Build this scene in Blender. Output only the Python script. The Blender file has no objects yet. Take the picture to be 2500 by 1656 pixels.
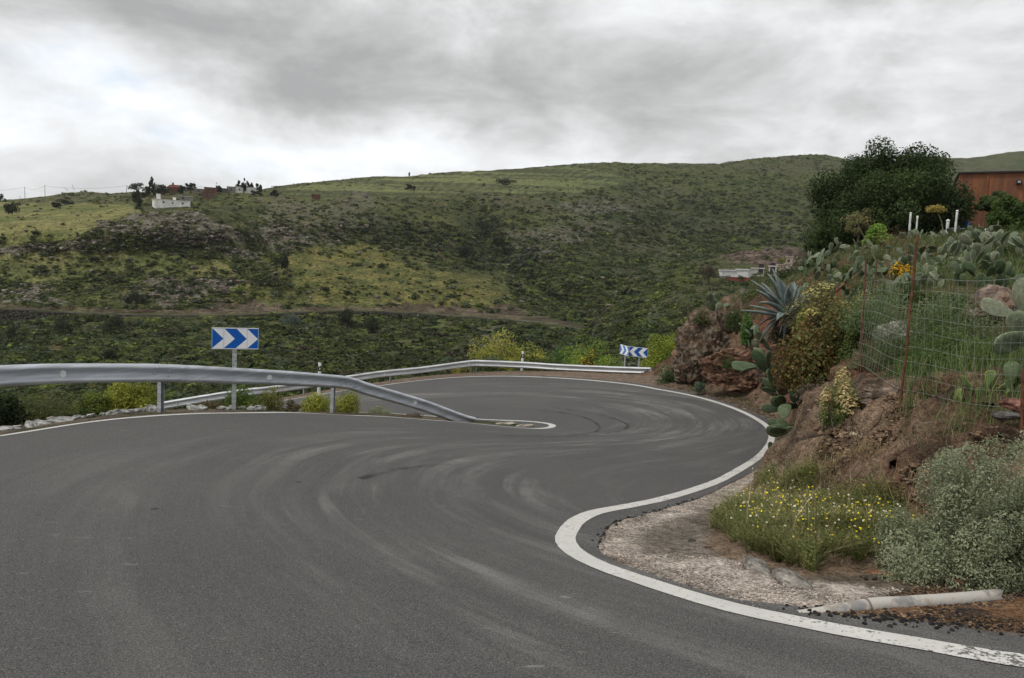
import bpy, math
import numpy as np
from mathutils import Vector, Matrix
from mathutils.geometry import delaunay_2d_cdt

scene = bpy.context.scene
COL = scene.collection
RNG = np.random.default_rng(7)
R = math.radians

# ------------------------------------------------------------------ camera
F = 1850.0                       # focal length in photo pixels (photo 2500 x 1656)
EYE = np.array([0.0, 0.0, 1.6])
PITCH, ROLL = R(5.5), R(2.0)
cam_d = bpy.data.cameras.new("camera")
cam_d.sensor_width = 36.0
cam_d.lens = 36.0 * F / 2500.0
cam_d.clip_start = 0.05
cam_d.clip_end = 8000.0
cam = bpy.data.objects.new("camera", cam_d)
COL.objects.link(cam)
Mcam = Matrix.Rotation(R(90) - PITCH, 4, 'X') @ Matrix.Rotation(ROLL, 4, 'Z')
cam.matrix_world = Matrix.Translation(Vector(EYE)) @ Mcam
scene.camera = cam
M3 = np.array([[Mcam[i][j] for j in range(3)] for i in range(3)])

scene.view_settings.view_transform = 'Standard'
scene.view_settings.look = 'None'
scene.view_settings.exposure = 0.66
scene.view_settings.gamma = 1.0
scene.cycles.volume_bounces = 1
scene.cycles.max_bounces = 5
scene.cycles.diffuse_bounces = 3
scene.cycles.glossy_bounces = 2
scene.cycles.transparent_max_bounces = 6
scene.cycles.use_denoising = True

# ------------------------------------------------------------------ node helpers
class NT:
    def __init__(s, tree):
        s.t = tree; s.n = tree.nodes; s.l = tree.links
    def node(s, kind, **kw):
        n = s.n.new(kind)
        for k, v in kw.items(): setattr(n, k, v)
        return n
    def link(s, a, b): s.l.new(a, b)
    def put(s, sock, v):
        if hasattr(v, 'is_output'): s.l.new(v, sock)
        elif v is not None:
            if isinstance(v, (tuple, list)) and len(v) == 3 and sock.type == 'RGBA': v = (*v, 1)
            sock.default_value = v
    def m(s, op, a, b=None, c=None, clamp=False):
        n = s.node('ShaderNodeMath', operation=op, use_clamp=clamp)
        for i, v in enumerate((a, b, c)):
            if v is not None: s.put(n.inputs[i], v)
        return n.outputs[0]
    def vm(s, op, a, b=None):
        n = s.node('ShaderNodeVectorMath', operation=op)
        s.put(n.inputs[0], a)
        if b is not None: s.put(n.inputs[1], b)
        return n.outputs[0]
    def noise(s, vec, scale, detail=4, rough=.55, dist=0.0, col=False):
        n = s.node('ShaderNodeTexNoise')
        if vec is not None: s.put(n.inputs['Vector'], vec)
        n.inputs['Scale'].default_value = scale
        n.inputs['Detail'].default_value = detail
        n.inputs['Roughness'].default_value = rough
        n.inputs['Distortion'].default_value = dist
        return n.outputs['Color' if col else 'Fac']
    def vor(s, vec, scale, feature='F1', out='Distance'):
        n = s.node('ShaderNodeTexVoronoi', feature=feature)
        if vec is not None: s.put(n.inputs['Vector'], vec)
        n.inputs['Scale'].default_value = scale
        return n.outputs[out]
    def ss(s, v, a, b, lo=0.0, hi=1.0):
        n = s.node('ShaderNodeMapRange', interpolation_type='SMOOTHSTEP')
        s.put(n.inputs[0], v)
        for i, x in enumerate((a, b, lo, hi)): n.inputs[i + 1].default_value = x
        return n.outputs[0]
    def mix(s, f, a, b, mode='MIX'):
        n = s.node('ShaderNodeMix', data_type='RGBA', blend_type=mode)
        s.put(n.inputs[0], f); s.put(n.inputs[6], a); s.put(n.inputs[7], b)
        return n.outputs[2]
    def attr(s, name, out='Color'):
        n = s.node('ShaderNodeAttribute'); n.attribute_name = name
        return n.outputs[out]
    def bump(s, h, strength, dist=.02):
        n = s.node('ShaderNodeBump'); s.put(n.inputs['Height'], h)
        n.inputs['Strength'].default_value = strength
        n.inputs['Distance'].default_value = dist
        return n.outputs[0]

# ------------------------------------------------------------------ sky and sun
SUN_EL, SUN_AZ = R(60), R(-110)         # azimuth from +Y, negative = left
world = bpy.data.worlds.new("World")
scene.world = world
world.use_nodes = True
w = NT(world.node_tree)
w.n.clear()
geo = w.node('ShaderNodeNewGeometry')
tc = w.node('ShaderNodeTexCoord')
dirv = w.vm('NORMALIZE', tc.outputs['Generated'])
sep = w.node('ShaderNodeSeparateXYZ'); w.link(dirv, sep.inputs[0])
sx, sy, sz = sep.outputs
sky = w.node('ShaderNodeTexSky', sky_type='NISHITA')
sky.sun_disc = False
sky.sun_elevation = SUN_EL
sky.sun_rotation = SUN_AZ
sky.air_density = 1.0; sky.dust_density = 1.5
blue = w.mix(1.0, sky.outputs[0], (.105, .105, .105), 'MULTIPLY')
zc = w.m('ADD', w.m('MAXIMUM', sz, 0.0), 0.22)
px_ = w.m('DIVIDE', sx, zc); py_ = w.m('DIVIDE', sy, zc)
cv = w.node('ShaderNodeCombineXYZ'); w.link(px_, cv.inputs[0]); w.link(py_, cv.inputs[1])
nbig = w.noise(cv.outputs[0], 0.42, 7, .55, .35)
mpz = w.node('ShaderNodeMapping'); w.link(dirv, mpz.inputs[0]); mpz.inputs['Scale'].default_value = (1, 1, 2.3)
nmid = w.m('ADD', w.m('MULTIPLY', w.noise(cv.outputs[0], 1.6, 8, .6, .2), .3), w.m('MULTIPLY', w.noise(mpz.outputs[0], 5.0, 9, .60, .3), .7))
# direction coordinates, gently warped so cloud masses are ragged
yy = w.m('MAXIMUM', sy, 0.08)
tu = w.m('DIVIDE', sx, yy); tv = w.m('DIVIDE', sz, yy)
wcol = w.noise(dirv, 5.0, 5, .6, 0.0, True)
ws = w.node('ShaderNodeSeparateXYZ'); w.link(wcol, ws.inputs[0])
tu = w.m('ADD', tu, w.m('MULTIPLY', w.m('SUBTRACT', ws.outputs[0], .5), .22))
tv = w.m('ADD', tv, w.m('MULTIPLY', w.m('SUBTRACT', ws.outputs[1], .5), .11))
def blob(u, v, su, sv, amp, slope=0.0):
    a0 = (u - 1250) / F; e0 = (650 - v) / F
    dx = w.m('SUBTRACT', tu, a0)
    dv = w.m('SUBTRACT', w.m('SUBTRACT', tv, e0), w.m('MULTIPLY', dx, slope))
    a = w.m('POWER', w.m('DIVIDE', dx, su / F), 2.0)
    b = w.m('POWER', w.m('DIVIDE', dv, sv / F), 2.0)
    return w.m('MULTIPLY', w.m('EXPONENT', w.m('MULTIPLY', w.m('ADD', a, b), -1.0)), amp)
BR = [  # u, v, su, sv, amount (bright +, dark -), slope
    (120, 330, 430, 150, .25, 0), (620, 360, 420, 95, .24, -.1), (60, 180, 230, 90, .10, 0), (300, 400, 240, 30, -.10, .05), (160, 255, 130, 26, -.09, .1),
    (560, 130, 520, 95, -.30, -.25), (760, 275, 230, 45, -.22, -.1), (1300, 60, 420, 70, -.12, 0),
    (1300, 190, 430, 90, -.20, -.15), (1850, 160, 620, 90, -.14, 0), (1600, 285, 420, 60, -.10, 0),
    (1000, 395, 620, 40, .26, 0), (1620, 25, 320, 50, .14, 0), (2330, 300, 360, 50, .10, 0),
    (2500, 90, 300, 130, .12, 0), (90, 30, 260, 60, .08, 0)]
acc = None
for b_ in BR:
    o = blob(*b_)
    acc = o if acc is None else w.m('ADD', acc, o)
val = w.m('ADD', w.m('ADD', w.m('MULTIPLY', w.m('SUBTRACT', nbig, .5), .62), w.m('MULTIPLY', w.m('SUBTRACT', nmid, .5), 1.75)), w.m('ADD', acc, .535))
ramp = w.node('ShaderNodeValToRGB')
w.link(val, ramp.inputs[0])
els = ramp.color_ramp.elements
els[0].position = .12; els[0].color = (.27, .272, .275, 1)
els[1].position = .98; els[1].color = (.72, .735, .755, 1)
for p, c in ((.30, (.345, .347, .348)), (.46, (.43, .433, .437)), (.60, (.52, .525, .53)), (.78, (.62, .635, .65))):
    e = els.new(p); e.color = (*c, 1)
gap = w.m('MULTIPLY', w.m('ADD', w.m('ADD', blob(60, 160, 110, 35, 1, 0), blob(270, 225, 170, 28, 1, 0)),
          w.m('ADD', blob(330, 330, 200, 28, .9, -.2), blob(620, 420, 150, 18, .5, 0))),
          w.ss(w.noise(cv.outputs[0], 2.4, 6, .6), .40, .62))
gap = w.m('MULTIPLY', gap, .6, clamp=True)
skyc = w.mix(gap, ramp.outputs[0], w.mix(.5, blue, (.46, .56, .68)))
skyc = w.mix(w.ss(sz, -.06, 0.0), (.08, .085, .08), skyc)
bg = w.node('ShaderNodeBackground'); w.link(skyc, bg.inputs[0]); bg.inputs[1].default_value = 1.0
wo = w.node('ShaderNodeOutputWorld'); w.link(bg.outputs[0], wo.inputs[0])

sun_d = bpy.data.lights.new("sun", 'SUN')
sun_d.energy = 1.25; sun_d.angle = R(14); sun_d.color = (1, .96, .90)
sun = bpy.data.objects.new("sun", sun_d); COL.objects.link(sun)
sd = Vector((math.sin(SUN_AZ) * math.cos(SUN_EL), math.cos(SUN_AZ) * math.cos(SUN_EL), math.sin(SUN_EL)))
sun.rotation_euler = sd.to_track_quat('Z', 'Y').to_euler()

# ------------------------------------------------------------------ basic maths
def ray(u, v):
    d = np.stack([(np.asarray(u, float) - 1250) / F, -(np.asarray(v, float) - 828) / F, -np.ones(np.shape(u))], -1)
    return d @ M3.T
def at(u, v, D):
    """world point seen in direction (u, v) at forward distance D"""
    return EYE + ray(u, v) * np.asarray(D, float)[..., None] if np.ndim(u) else EYE + ray(u, v) * D
def to_px(p):
    q = (np.asarray(p) - EYE) @ M3
    return 1250 + F * q[..., 0] / -q[..., 2], 828 - F * q[..., 1] / -q[..., 2]
def sstep(x, a, b):
    t = np.clip((x - a) / (b - a), 0, 1); return t * t * (3 - 2 * t)
def hsh(ix, iy, iz, seed):
    n = (ix.astype(np.int64) * 374761393 + iy.astype(np.int64) * 668265263 + iz.astype(np.int64) * 2147483647 // 7 + seed * 974634777) & 0xffffffff
    n = ((n ^ (n >> 13)) * 1274126177) & 0xffffffff
    n = ((n ^ (n >> 16)) * 2246822519) & 0xffffffff
    return ((n ^ (n >> 15)) & 0xffffff) / float(0xffffff)
def vnoise(x, y, z=0.0, seed=0):
    x, y, z = np.broadcast_arrays(np.asarray(x, float), np.asarray(y, float), np.asarray(z, float))
    xi, yi, zi = np.floor(x), np.floor(y), np.floor(z)
    fx, fy, fz = x - xi, y - yi, z - zi
    fx, fy, fz = (t * t * (3 - 2 * t) for t in (fx, fy, fz))
    r = 0
    for a in (0, 1):
        for b in (0, 1):
            for c in (0, 1):
                wgt = (fx if a else 1 - fx) * (fy if b else 1 - fy) * (fz if c else 1 - fz)
                r = r + wgt * hsh(xi + a, yi + b, zi + c, seed)
    return r
def fbm(x, y, z=0.0, oct=4, seed=0, gain=.5, lac=2.03):
    s = 0; a = 1; t = 0
    for i in range(oct):
        s = s + a * vnoise(np.asarray(x) * lac ** i, np.asarray(y) * lac ** i, np.asarray(z) * lac ** i, seed + i * 17); t += a; a *= gain
    return s / t
def ridge(x, y, z=0.0, oct=4, seed=0):
    s = 0; a = 1; t = 0
    for i in range(oct):
        n = vnoise(np.asarray(x) * 2.1 ** i, np.asarray(y) * 2.1 ** i, np.asarray(z) * 2.1 ** i, seed + i * 17)
        s = s + a * (1 - abs(2 * n - 1)); t += a; a *= .5
    return s / t
class TPS:
    def __init__(s, xy, z, lam=0.0):
        s.p = np.asarray(xy, float); n = len(s.p)
        K = s.k(np.linalg.norm(s.p[:, None] - s.p[None], axis=2)) + lam * np.eye(n)
        P = np.hstack([np.ones((n, 1)), s.p])
        A = np.block([[K, P], [P.T, np.zeros((3, 3))]])
        s.w = np.linalg.solve(A, np.concatenate([np.asarray(z, float), np.zeros(3)]))
    @staticmethod
    def k(r): return r * r * np.log(r + 1e-9)
    def __call__(s, x, y):
        x = np.asarray(x, float); y = np.asarray(y, float); sh = x.shape
        xf, yf = x.ravel(), y.ravel(); out = np.empty(xf.shape)
        for i in range(0, len(xf), 40000):
            a, b = xf[i:i + 40000], yf[i:i + 40000]
            r = np.sqrt((a[:, None] - s.p[None, :, 0]) ** 2 + (b[:, None] - s.p[None, :, 1]) ** 2)
            out[i:i + 40000] = s.k(r) @ s.w[:-3] + s.w[-3] + s.w[-2] * a + s.w[-1] * b
        return out.reshape(sh)
def resample(P, step):
    P = np.asarray(P, float)
    d = np.concatenate([[0], np.cumsum(np.linalg.norm(np.diff(P, axis=0), axis=1))])
    n = max(2, int(d[-1] / step) + 1); t = np.linspace(0, d[-1], n)
    return np.stack([np.interp(t, d, P[:, k]) for k in range(P.shape[1])], 1)
def smooth(P, sub=8):
    """Catmull-Rom through the points"""
    P = np.asarray(P, float); Q = np.vstack([2 * P[0] - P[1], P, 2 * P[-1] - P[-2]]); out = []
    for i in range(1, len(Q) - 2):
        for t in np.linspace(0, 1, sub, endpoint=False):
            a, b, c, d = Q[i - 1:i + 3]
            out.append(.5 * (2 * b + (c - a) * t + (2 * a - 5 * b + 4 * c - d) * t * t + (3 * b - a - 3 * c + d) * t ** 3))
    out.append(P[-1]); return np.array(out)
def seg_dist(x, y, P, closed=False):
    """distance to polyline, signed side and arc length of nearest point"""
    A = P[:, :2]; B = np.roll(A, -1, 0) if closed else None
    if closed: a, b = A, B
    else: a, b = A[:-1], A[1:]
    L = np.linalg.norm(b - a, axis=1); s0 = np.concatenate([[0], np.cumsum(L)[:-1]])
    x = np.asarray(x, float); sh = x.shape; xf = x.ravel(); yf = np.asarray(y, float).ravel()
    D = np.full(xf.shape, 1e9); S = np.zeros(xf.shape); G = np.zeros(xf.shape)
    for i in range(len(a)):
        e = b[i] - a[i]; px, py = xf - a[i][0], yf - a[i][1]
        t = np.clip((px * e[0] + py * e[1]) / (L[i] ** 2 + 1e-12), 0, 1)
        d = np.hypot(px - t * e[0], py - t * e[1]); k = d < D
        D = np.where(k, d, D); S = np.where(k, s0[i] + t * L[i], S); G = np.where(k, np.sign(e[0] * py - e[1] * px), G)
    return D.reshape(sh), G.reshape(sh), S.reshape(sh)
def inside(x, y, P):
    x = np.asarray(x, float); y = np.asarray(y, float); r = np.zeros(x.shape, bool)
    n = len(P); j = n - 1
    for i in range(n):
        xi, yi, xj, yj = P[i][0], P[i][1], P[j][0], P[j][1]
        c = ((yi > y) != (yj > y)) & (x < (xj - xi) * (y - yi) / (yj - yi + 1e-15) + xi)
        r ^= c; j = i
    return r
def lin(r, g, b, k=1.0):
    f = lambda c: (c / 255 / 12.92 if c <= 10 else ((c / 255 + .055) / 1.055) ** 2.4)
    return (f(r) * k, f(g) * k, f(b) * k)

# ------------------------------------------------------------------ mesh builders
def make_mesh(name, V, Fq=None, Ft=None, mat=None, cols=None, uv=None, smoothf=False, fcols=None):
    """V verts; Fq quads, Ft tris (index arrays); cols per-vertex RGB; fcols per-face RGB"""
    me = bpy.data.meshes.new(name)
    V = np.asarray(V, np.float32)
    me.vertices.add(len(V)); me.vertices.foreach_set('co', V.ravel())
    parts = []; tot = []
    if Fq is not None and len(Fq): parts.append(np.asarray(Fq, np.int32).ravel()); tot += [4] * len(Fq)
    if Ft is not None and len(Ft): parts.append(np.asarray(Ft, np.int32).ravel()); tot += [3] * len(Ft)
    loops = np.concatenate(parts); tot = np.array(tot, np.int32)
    me.loops.add(len(loops)); me.loops.foreach_set('vertex_index', loops)
    me.polygons.add(len(tot))
    me.polygons.foreach_set('loop_start', np.concatenate([[0], np.cumsum(tot)[:-1]]).astype(np.int32))
    me.polygons.foreach_set('loop_total', tot)
    me.polygons.foreach_set('use_smooth', np.full(len(tot), bool(smoothf)))
    me.update(calc_edges=True)
    if cols is not None:
        c = np.ones((len(V), 4), np.float32); c[:, :np.shape(cols)[1]] = cols
        a = me.color_attributes.new('Col', 'FLOAT_COLOR', 'POINT'); a.data.foreach_set('color', c.ravel())
    if fcols is not None:
        c = np.ones((len(tot), 4), np.float32); c[:, :3] = fcols
        c = np.repeat(c, tot, axis=0)
        a = me.color_attributes.new('Col', 'FLOAT_COLOR', 'CORNER'); a.data.foreach_set('color', c.ravel())
    if uv is not None:
        l = me.uv_layers.new(name='UVMap'); l.data.foreach_set('uv', np.asarray(uv, np.float32)[loops].ravel())
    if mat: me.materials.append(mat)
    return me
class MB:
    """collects shapes into one mesh"""
    def __init__(s): s.v = []; s.q = []; s.t = []; s.n = 0; s.cq = []; s.ct = []
    def add(s, V, Q=None, T=None, col=(.5, .5, .5)):
        V = np.asarray(V, float); 
        if Q is not None and len(Q): s.q.append(np.asarray(Q) + s.n); s.cq.append(np.broadcast_to(np.asarray(col, float), (len(Q), 3)) if np.ndim(col) == 1 else np.asarray(col))
        if T is not None and len(T): s.t.append(np.asarray(T) + s.n); s.ct.append(np.broadcast_to(np.asarray(col, float), (len(T), 3)) if np.ndim(col) == 1 else np.asarray(col))
        s.v.append(V); s.n += len(V); return s
    def box(s, c, size, rot=None, col=(.5, .5, .5)):
        x, y, z = np.asarray(size) / 2
        V = np.array([[-x, -y, -z], [x, -y, -z], [x, y, -z], [-x, y, -z], [-x, -y, z], [x, -y, z], [x, y, z], [-x, y, z]])
        if rot is not None: V = V @ np.asarray(rot).T
        return s.add(V + c, [[3, 2, 1, 0], [4, 5, 6, 7], [0, 1, 5, 4], [1, 2, 6, 5], [2, 3, 7, 6], [3, 0, 4, 7]], col=col)
    def tube(s, P, r, n=6, col=(.5, .5, .5), cap=True):
        P = np.asarray(P, float); r = np.broadcast_to(np.asarray(r, float), (len(P),))
        T = np.gradient(P, axis=0); T /= np.linalg.norm(T, axis=1)[:, None] + 1e-9
        up = np.array([0, 0, 1.]) if abs(T[0][2]) < .9 else np.array([1., 0, 0])
        V = []
        for i in range(len(P)):
            a = np.cross(up, T[i]); a /= np.linalg.norm(a) + 1e-9; b = np.cross(T[i], a); up = b if abs(T[i] @ up) > .95 else up
            th = np.arange(n) * 2 * math.pi / n
            V.append(P[i] + r[i] * (np.cos(th)[:, None] * a + np.sin(th)[:, None] * b))
        V = np.vstack(V); m = len(P)
        Q = [[i * n + j, i * n + (j + 1) % n, (i + 1) * n + (j + 1) % n, (i + 1) * n + j] for i in range(m - 1) for j in range(n)]
        Tt = []
        if cap:
            V = np.vstack([V, P[0], P[-1]])
            Tt = [[m * n, (j + 1) % n, j] for j in range(n)] + [[m * n + 1, (m - 1) * n + j, (m - 1) * n + (j + 1) % n] for j in range(n)]
        return s.add(V, Q, Tt, col)
    def mesh(s, name, mat, smoothf=False):
        q = np.vstack(s.q) if s.q else None; t = np.vstack(s.t) if s.t else None
        fc = np.vstack(([np.vstack(s.cq)] if s.q else []) + ([np.vstack(s.ct)] if s.t else []))
        return make_mesh(name, np.vstack(s.v), q, t, mat, fcols=fc, smoothf=smoothf)
def obj(name, me, parent=None, loc=None, label=None, cat=None, group=None, kind=None):
    o = bpy.data.objects.new(name, me); COL.objects.link(o)
    if parent is not None: o.parent = parent
    if loc is not None: o.location = loc
    return tag(o, label, cat, group, kind)
def tag(o, label=None, cat=None, group=None, kind=None):
    if label: o['label'] = label
    if cat: o['category'] = cat
    if group: o['group'] = group
    if kind: o['kind'] = kind
    return o
def empty(name, loc, label=None, cat=None, group=None, rz=0.0):
    o = bpy.data.objects.new(name, None); COL.objects.link(o)
    o.location = loc; o.rotation_euler = (0, 0, rz); o.empty_display_size = .1
    return tag(o, label, cat, group)
def mesh_local(mb, name, mat, origin, smoothf=False):
    mb.v = [a - np.asarray(origin) for a in mb.v]
    return mb.mesh(name, mat, smoothf)
def rotz(a): c, s_ = math.cos(a), math.sin(a); return np.array([[c, -s_, 0], [s_, c, 0], [0, 0, 1.]])
def axes(x, z):
    x = np.asarray(x, float); x /= np.linalg.norm(x); z = np.asarray(z, float); y = np.cross(z, x); y /= np.linalg.norm(y)
    z = np.cross(x, y); return np.stack([x, y, z], 1)

# ------------------------------------------------------------------ materials
def new_mat(name, rough=.7, metal=0.0, spec=.3):
    m = bpy.data.materials.new(name); m.use_nodes = True
    n = NT(m.node_tree); b = n.n['Principled BSDF']
    b.inputs['Roughness'].default_value = rough; b.inputs['Metallic'].default_value = metal
    b.inputs['Specular IOR Level'].default_value = spec
    return m, n, b
def opos(n):
    return n.node('ShaderNodeNewGeometry').outputs['Position']
def mat_attr(name, rough=.7, metal=0.0, spec=.3, var=.25, scale=8.0, bump=0.0, bscale=30.0):
    m, n, b = new_mat(name, rough, metal, spec)
    c = n.attr('Col'); p = n.node('ShaderNodeTexCoord').outputs['Object']
    f = n.ss(n.noise(p, scale, 5, .6), .3, .7, 1 - var, 1 + var)
    n.link(n.mix(1.0, c, n.vm('SCALE', (1, 1, 1)), 'MULTIPLY'), b.inputs['Base Color'])
    sc = n.node('ShaderNodeVectorMath', operation='SCALE'); n.link(c, sc.inputs[0]); n.link(f, sc.inputs['Scale'])
    n.link(sc.outputs[0], b.inputs['Base Color'])
    if bump: n.link(n.bump(n.noise(p, bscale, 5, .65), bump, .02), b.inputs['Normal'])
    return m
def mat_leaf(name, rough=.55, trans=.25):
    m, n, b = new_mat(name, rough, 0, .25)
    c = n.attr('Col'); n.link(c, b.inputs['Base Color'])
    t = n.node('ShaderNodeBsdfTranslucent'); n.link(c, t.inputs[0])
    mx = n.node('ShaderNodeMixShader'); mx.inputs[0].default_value = trans
    out = n.n['Material Output']
    n.link(b.outputs[0], mx.inputs[1]); n.link(t.outputs[0], mx.inputs[2]); n.link(mx.outputs[0], out.inputs[0])
    return m
LEAF = mat_leaf('foliage', .6, .38)
SCRUB = mat_leaf('scrub', .8, .32)
SOLID = mat_attr('painted_surface', .6, 0, .3, .12, 3)
WOOD = mat_attr('bark', .9, 0, .1, .35, 12, .5, 40)
PLASTER = mat_attr('plaster', .9, 0, .1, .18, .6)
RUSTROD = mat_attr('rusty_rod', .85, .1, .2, .4, 14, .4, 120)
PAD = mat_attr('cactus_skin', .6, 0, .3, .3, 7, .25, 60)
n = NT(PAD.node_tree); b = n.n['Principled BSDF']; src = b.inputs['Base Color'].links[0].from_socket; p = n.node('ShaderNodeTexCoord').outputs['Object']
c = n.mix(n.ss(n.vor(p, 9.0), .17, .10, 0, .55), src, (.42, .40, .30)); c = n.mix(n.ss(n.noise(p, 2.6, 5, .6), .58, .72, 0, .6), c, (.16, .13, .075)); n.link(c, b.inputs['Base Color'])
SKIN = mat_attr('agave_skin', .5, 0, .35, .2, 6, .1, 40)
WIRE = mat_attr('galvanised_wire', .5, .5, .5, .2, 20)

# galvanised steel for the barriers
def steel(name, base):
    m, n, b = new_mat(name, .5, .35, .5)
    p = n.node('ShaderNodeTexCoord').outputs['Object']
    mp = n.node('ShaderNodeMapping'); n.link(p, mp.inputs[0]); mp.inputs['Scale'].default_value = (.5, .5, 5)
    a = n.noise(mp.outputs[0], 2.6, 7, .65, .3); d = n.noise(p, 35, 4, .6)
    c = n.mix(n.ss(a, .35, .7), tuple(x * .72 for x in base), tuple(x * 1.12 for x in base))
    c = n.mix(n.ss(d, .55, .8, 0, .18), c, tuple(x * 1.4 for x in base))
    streak = n.ss(n.noise(mp.outputs[0], 6.0, 6, .7, .8), .62, .76, 0, .35)
    c = n.mix(streak, c, (.10, .085, .07))
    n.link(c, b.inputs['Base Color'])
    n.link(n.ss(a, .3, .7, .42, .62), b.inputs['Roughness'])
    n.link(n.bump(n.noise(p, 3, 3, .5), .15, .01), b.inputs['Normal'])
    return m
STEEL = steel('galvanised_steel', (.50, .53, .57))
STEEL2 = steel('pale_galvanised_steel', (.55, .57, .58))

# ------------------------------------------------------------------ road surface (smooth height through surveyed points)
RC = [(405, 1014, 12.2), (0, 1065, 10.2), (562, 1009, 13.7), (830, 1012, 17.5), (1157, 1034, 20.6), (1349, 1040, 22),
      (675, 981, 30), (929, 942, 33), (1100, 922.6, 34.5), (1277, 918, 34), (1455, 929, 32), (1600, 950.6, 29.5),
      (1727, 976, 26.3), (1839, 1019, 22.7), (1884, 1062, 19), (1868, 1100, 15.3), (1756, 1173, 10.7), (1604, 1221, 8.3),
      (1378, 1323, 5.8), (1250, 1656, 3.25), (400, 1023, 31), (2500, 1560, 3.75),
      (405, 1004, 13.5), (200, 1022, 12.6), (0, 1052, 11.6), (562, 999, 15.0), (830, 1006, 19.2), (1100, 1023, 22.0)]
cp = np.array([at(*c) for c in RC])
ctrl = [tuple(p) for p in cp] + [(0, 0, 0.0), (0, -8, .5), (-8, -3, -.1), (9, -2, .35), (-16, -6, -.6), (-14, 4, -1.1), (-40, 25, -9.2), (-22, 8, -2.2),
                                 (-9, 18.5, -2.75), (-16, 17, -3.7), (6, 4, -.25), (-25, 33, -7.0), (2, 40, -3.4), (12, 26, -2.2), (9, 14, -1.7), (-3.3, 7, -.5)]
ctrl = np.array(ctrl)
road_z = TPS(ctrl[:, :2], ctrl[:, 2], .02)
def drop(u, v, zf=None, lo=2.5, hi=60.0, n=240):
    """where the sight line through pixel (u, v) meets the surface zf"""
    zf = zf or road_z
    u = np.atleast_1d(np.asarray(u, float)); v = np.atleast_1d(np.asarray(v, float))
    r = ray(u, v); Ds = np.geomspace(lo, hi, n)
    P = EYE + r[:, None, :] * Ds[None, :, None]
    g = P[..., 2] - zf(P[..., 0], P[..., 1])
    neg = g < 0; k = np.where(neg.any(1), neg.argmax(1), n - 1); k = np.maximum(k, 1)
    a = Ds[k - 1]; b = Ds[k]
    for _ in range(14):
        m = (a + b) / 2; Q = EYE + r * m[:, None]; gm = Q[:, 2] - zf(Q[:, 0], Q[:, 1])
        a = np.where(gm > 0, m, a); b = np.where(gm > 0, b, m)
    return EYE + r * ((a + b) / 2)[:, None]
def dropl(L, zf=None):
    L = np.array(L, float); return drop(L[:, 0], L[:, 1], zf)

inner_px = [(0, 1065), (89, 1051), (177, 1037), (266, 1025.5), (355, 1017.5), (444, 1012), (562, 1009), (650, 1008), (777, 1010.5), (903, 1016), (1030, 1024.5),
            (1094, 1029), (1157, 1034.5), (1220, 1041), (1284, 1046), (1315, 1046.8), (1340, 1044.5), (1349, 1040), (1341, 1035.5), (1315, 1031.5),
            (1268, 1028), (1189, 1025)]
outer_px = [(2500, 1617), (2365, 1594), (2212, 1567), (2060, 1541), (1908, 1511), (1807, 1489), (1705, 1462), (1604, 1430), (1503, 1396),
            (1442, 1371), (1400, 1347), (1381, 1322), (1386, 1297.7), (1409, 1272), (1452, 1252), (1528, 1237), (1604, 1221.7), (1680, 1201), (1756, 1173.5),
            (1807, 1145.6), (1847, 1120), (1872, 1095), (1884, 1066), (1873, 1042), (1839, 1019), (1791, 997), (1727, 976), (1664, 961), (1600, 949.6),
            (1543, 939.5), (1455, 930), (1366, 923.5), (1277, 919.5), (1189, 919), (1100, 922.6), (998, 932.5), (929, 942), (840, 954), (745, 969.5), (675, 981)]
inner = smooth(dropl(inner_px)[:, :2], 6)
outer = smooth(dropl(outer_px)[:, :2], 6)
inner_far = np.array([(-26, -2), (-17, 4), (-11, 8.0), (-9, 9.2)])
inner_full = np.vstack([smooth(np.vstack([inner_far, inner[:1]]), 5)[:-1], inner])
inner_ret = np.array([inner[-1], (-3.4, 22.2), (-6, 22.9), (-10, 24.0), (-20, 26.6), (-42, 31)])
inner_full = np.vstack([inner_full[:-1], smooth(inner_ret, 6)])
outer_full = np.vstack([[(12, 1.2), (7, 2.4)], outer, [(-11.5, 30.6), (-15, 31.6), (-22, 33.0), (-42, 38)]])
def offset(P, d):
    T = np.gradient(P[:, :2], axis=0); T /= np.linalg.norm(T, axis=1)[:, None]
    return P[:, :2] + d * np.stack([-T[:, 1], T[:, 0]], 1)
def ribbon(P, width, lift, zf=road_z, step=.18, jit=0.0):
    """flat strip laid on the surface, half-width may vary along it"""
    P = resample(P[:, :2], step); wd = np.broadcast_to(np.asarray(width, float), (len(P),)) if np.ndim(width) == 0 else np.interp(np.linspace(0, 1, len(P)), np.linspace(0, 1, len(width)), width)
    T = np.gradient(P, axis=0); T /= np.linalg.norm(T, axis=1)[:, None]; N = np.stack([-T[:, 1], T[:, 0]], 1)
    cols_ = []
    for k in (-.5, -.17, .17, .5):
        j = jit * (fbm(P[:, 0] * 9, P[:, 1] * 9, k, 3, 5) - .5) if abs(k) == .5 else 0
        Q = P + N * (wd * k + j)[:, None] if np.ndim(j) else P + N * (wd * k)[:, None]
        cols_.append(np.column_stack([Q, zf(Q[:, 0], Q[:, 1]) + lift]))
    V = np.stack(cols_, 1).reshape(-1, 3); n = len(P)
    Q = np.array([[i * 4 + j, i * 4 + j + 1, (i + 1) * 4 + j + 1, (i + 1) * 4 + j] for i in range(n - 1) for j in range(3)])
    s_ = np.arange(n) * step; uv = np.stack([np.repeat(s_, 4), np.tile([0, .33, .66, 1.0], n)], 1)
    if np.cross(T[0].tolist() + [0], N[0].tolist() + [0])[2] > 0: Q = Q[:, ::-1]
    return V, Q, uv
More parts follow.
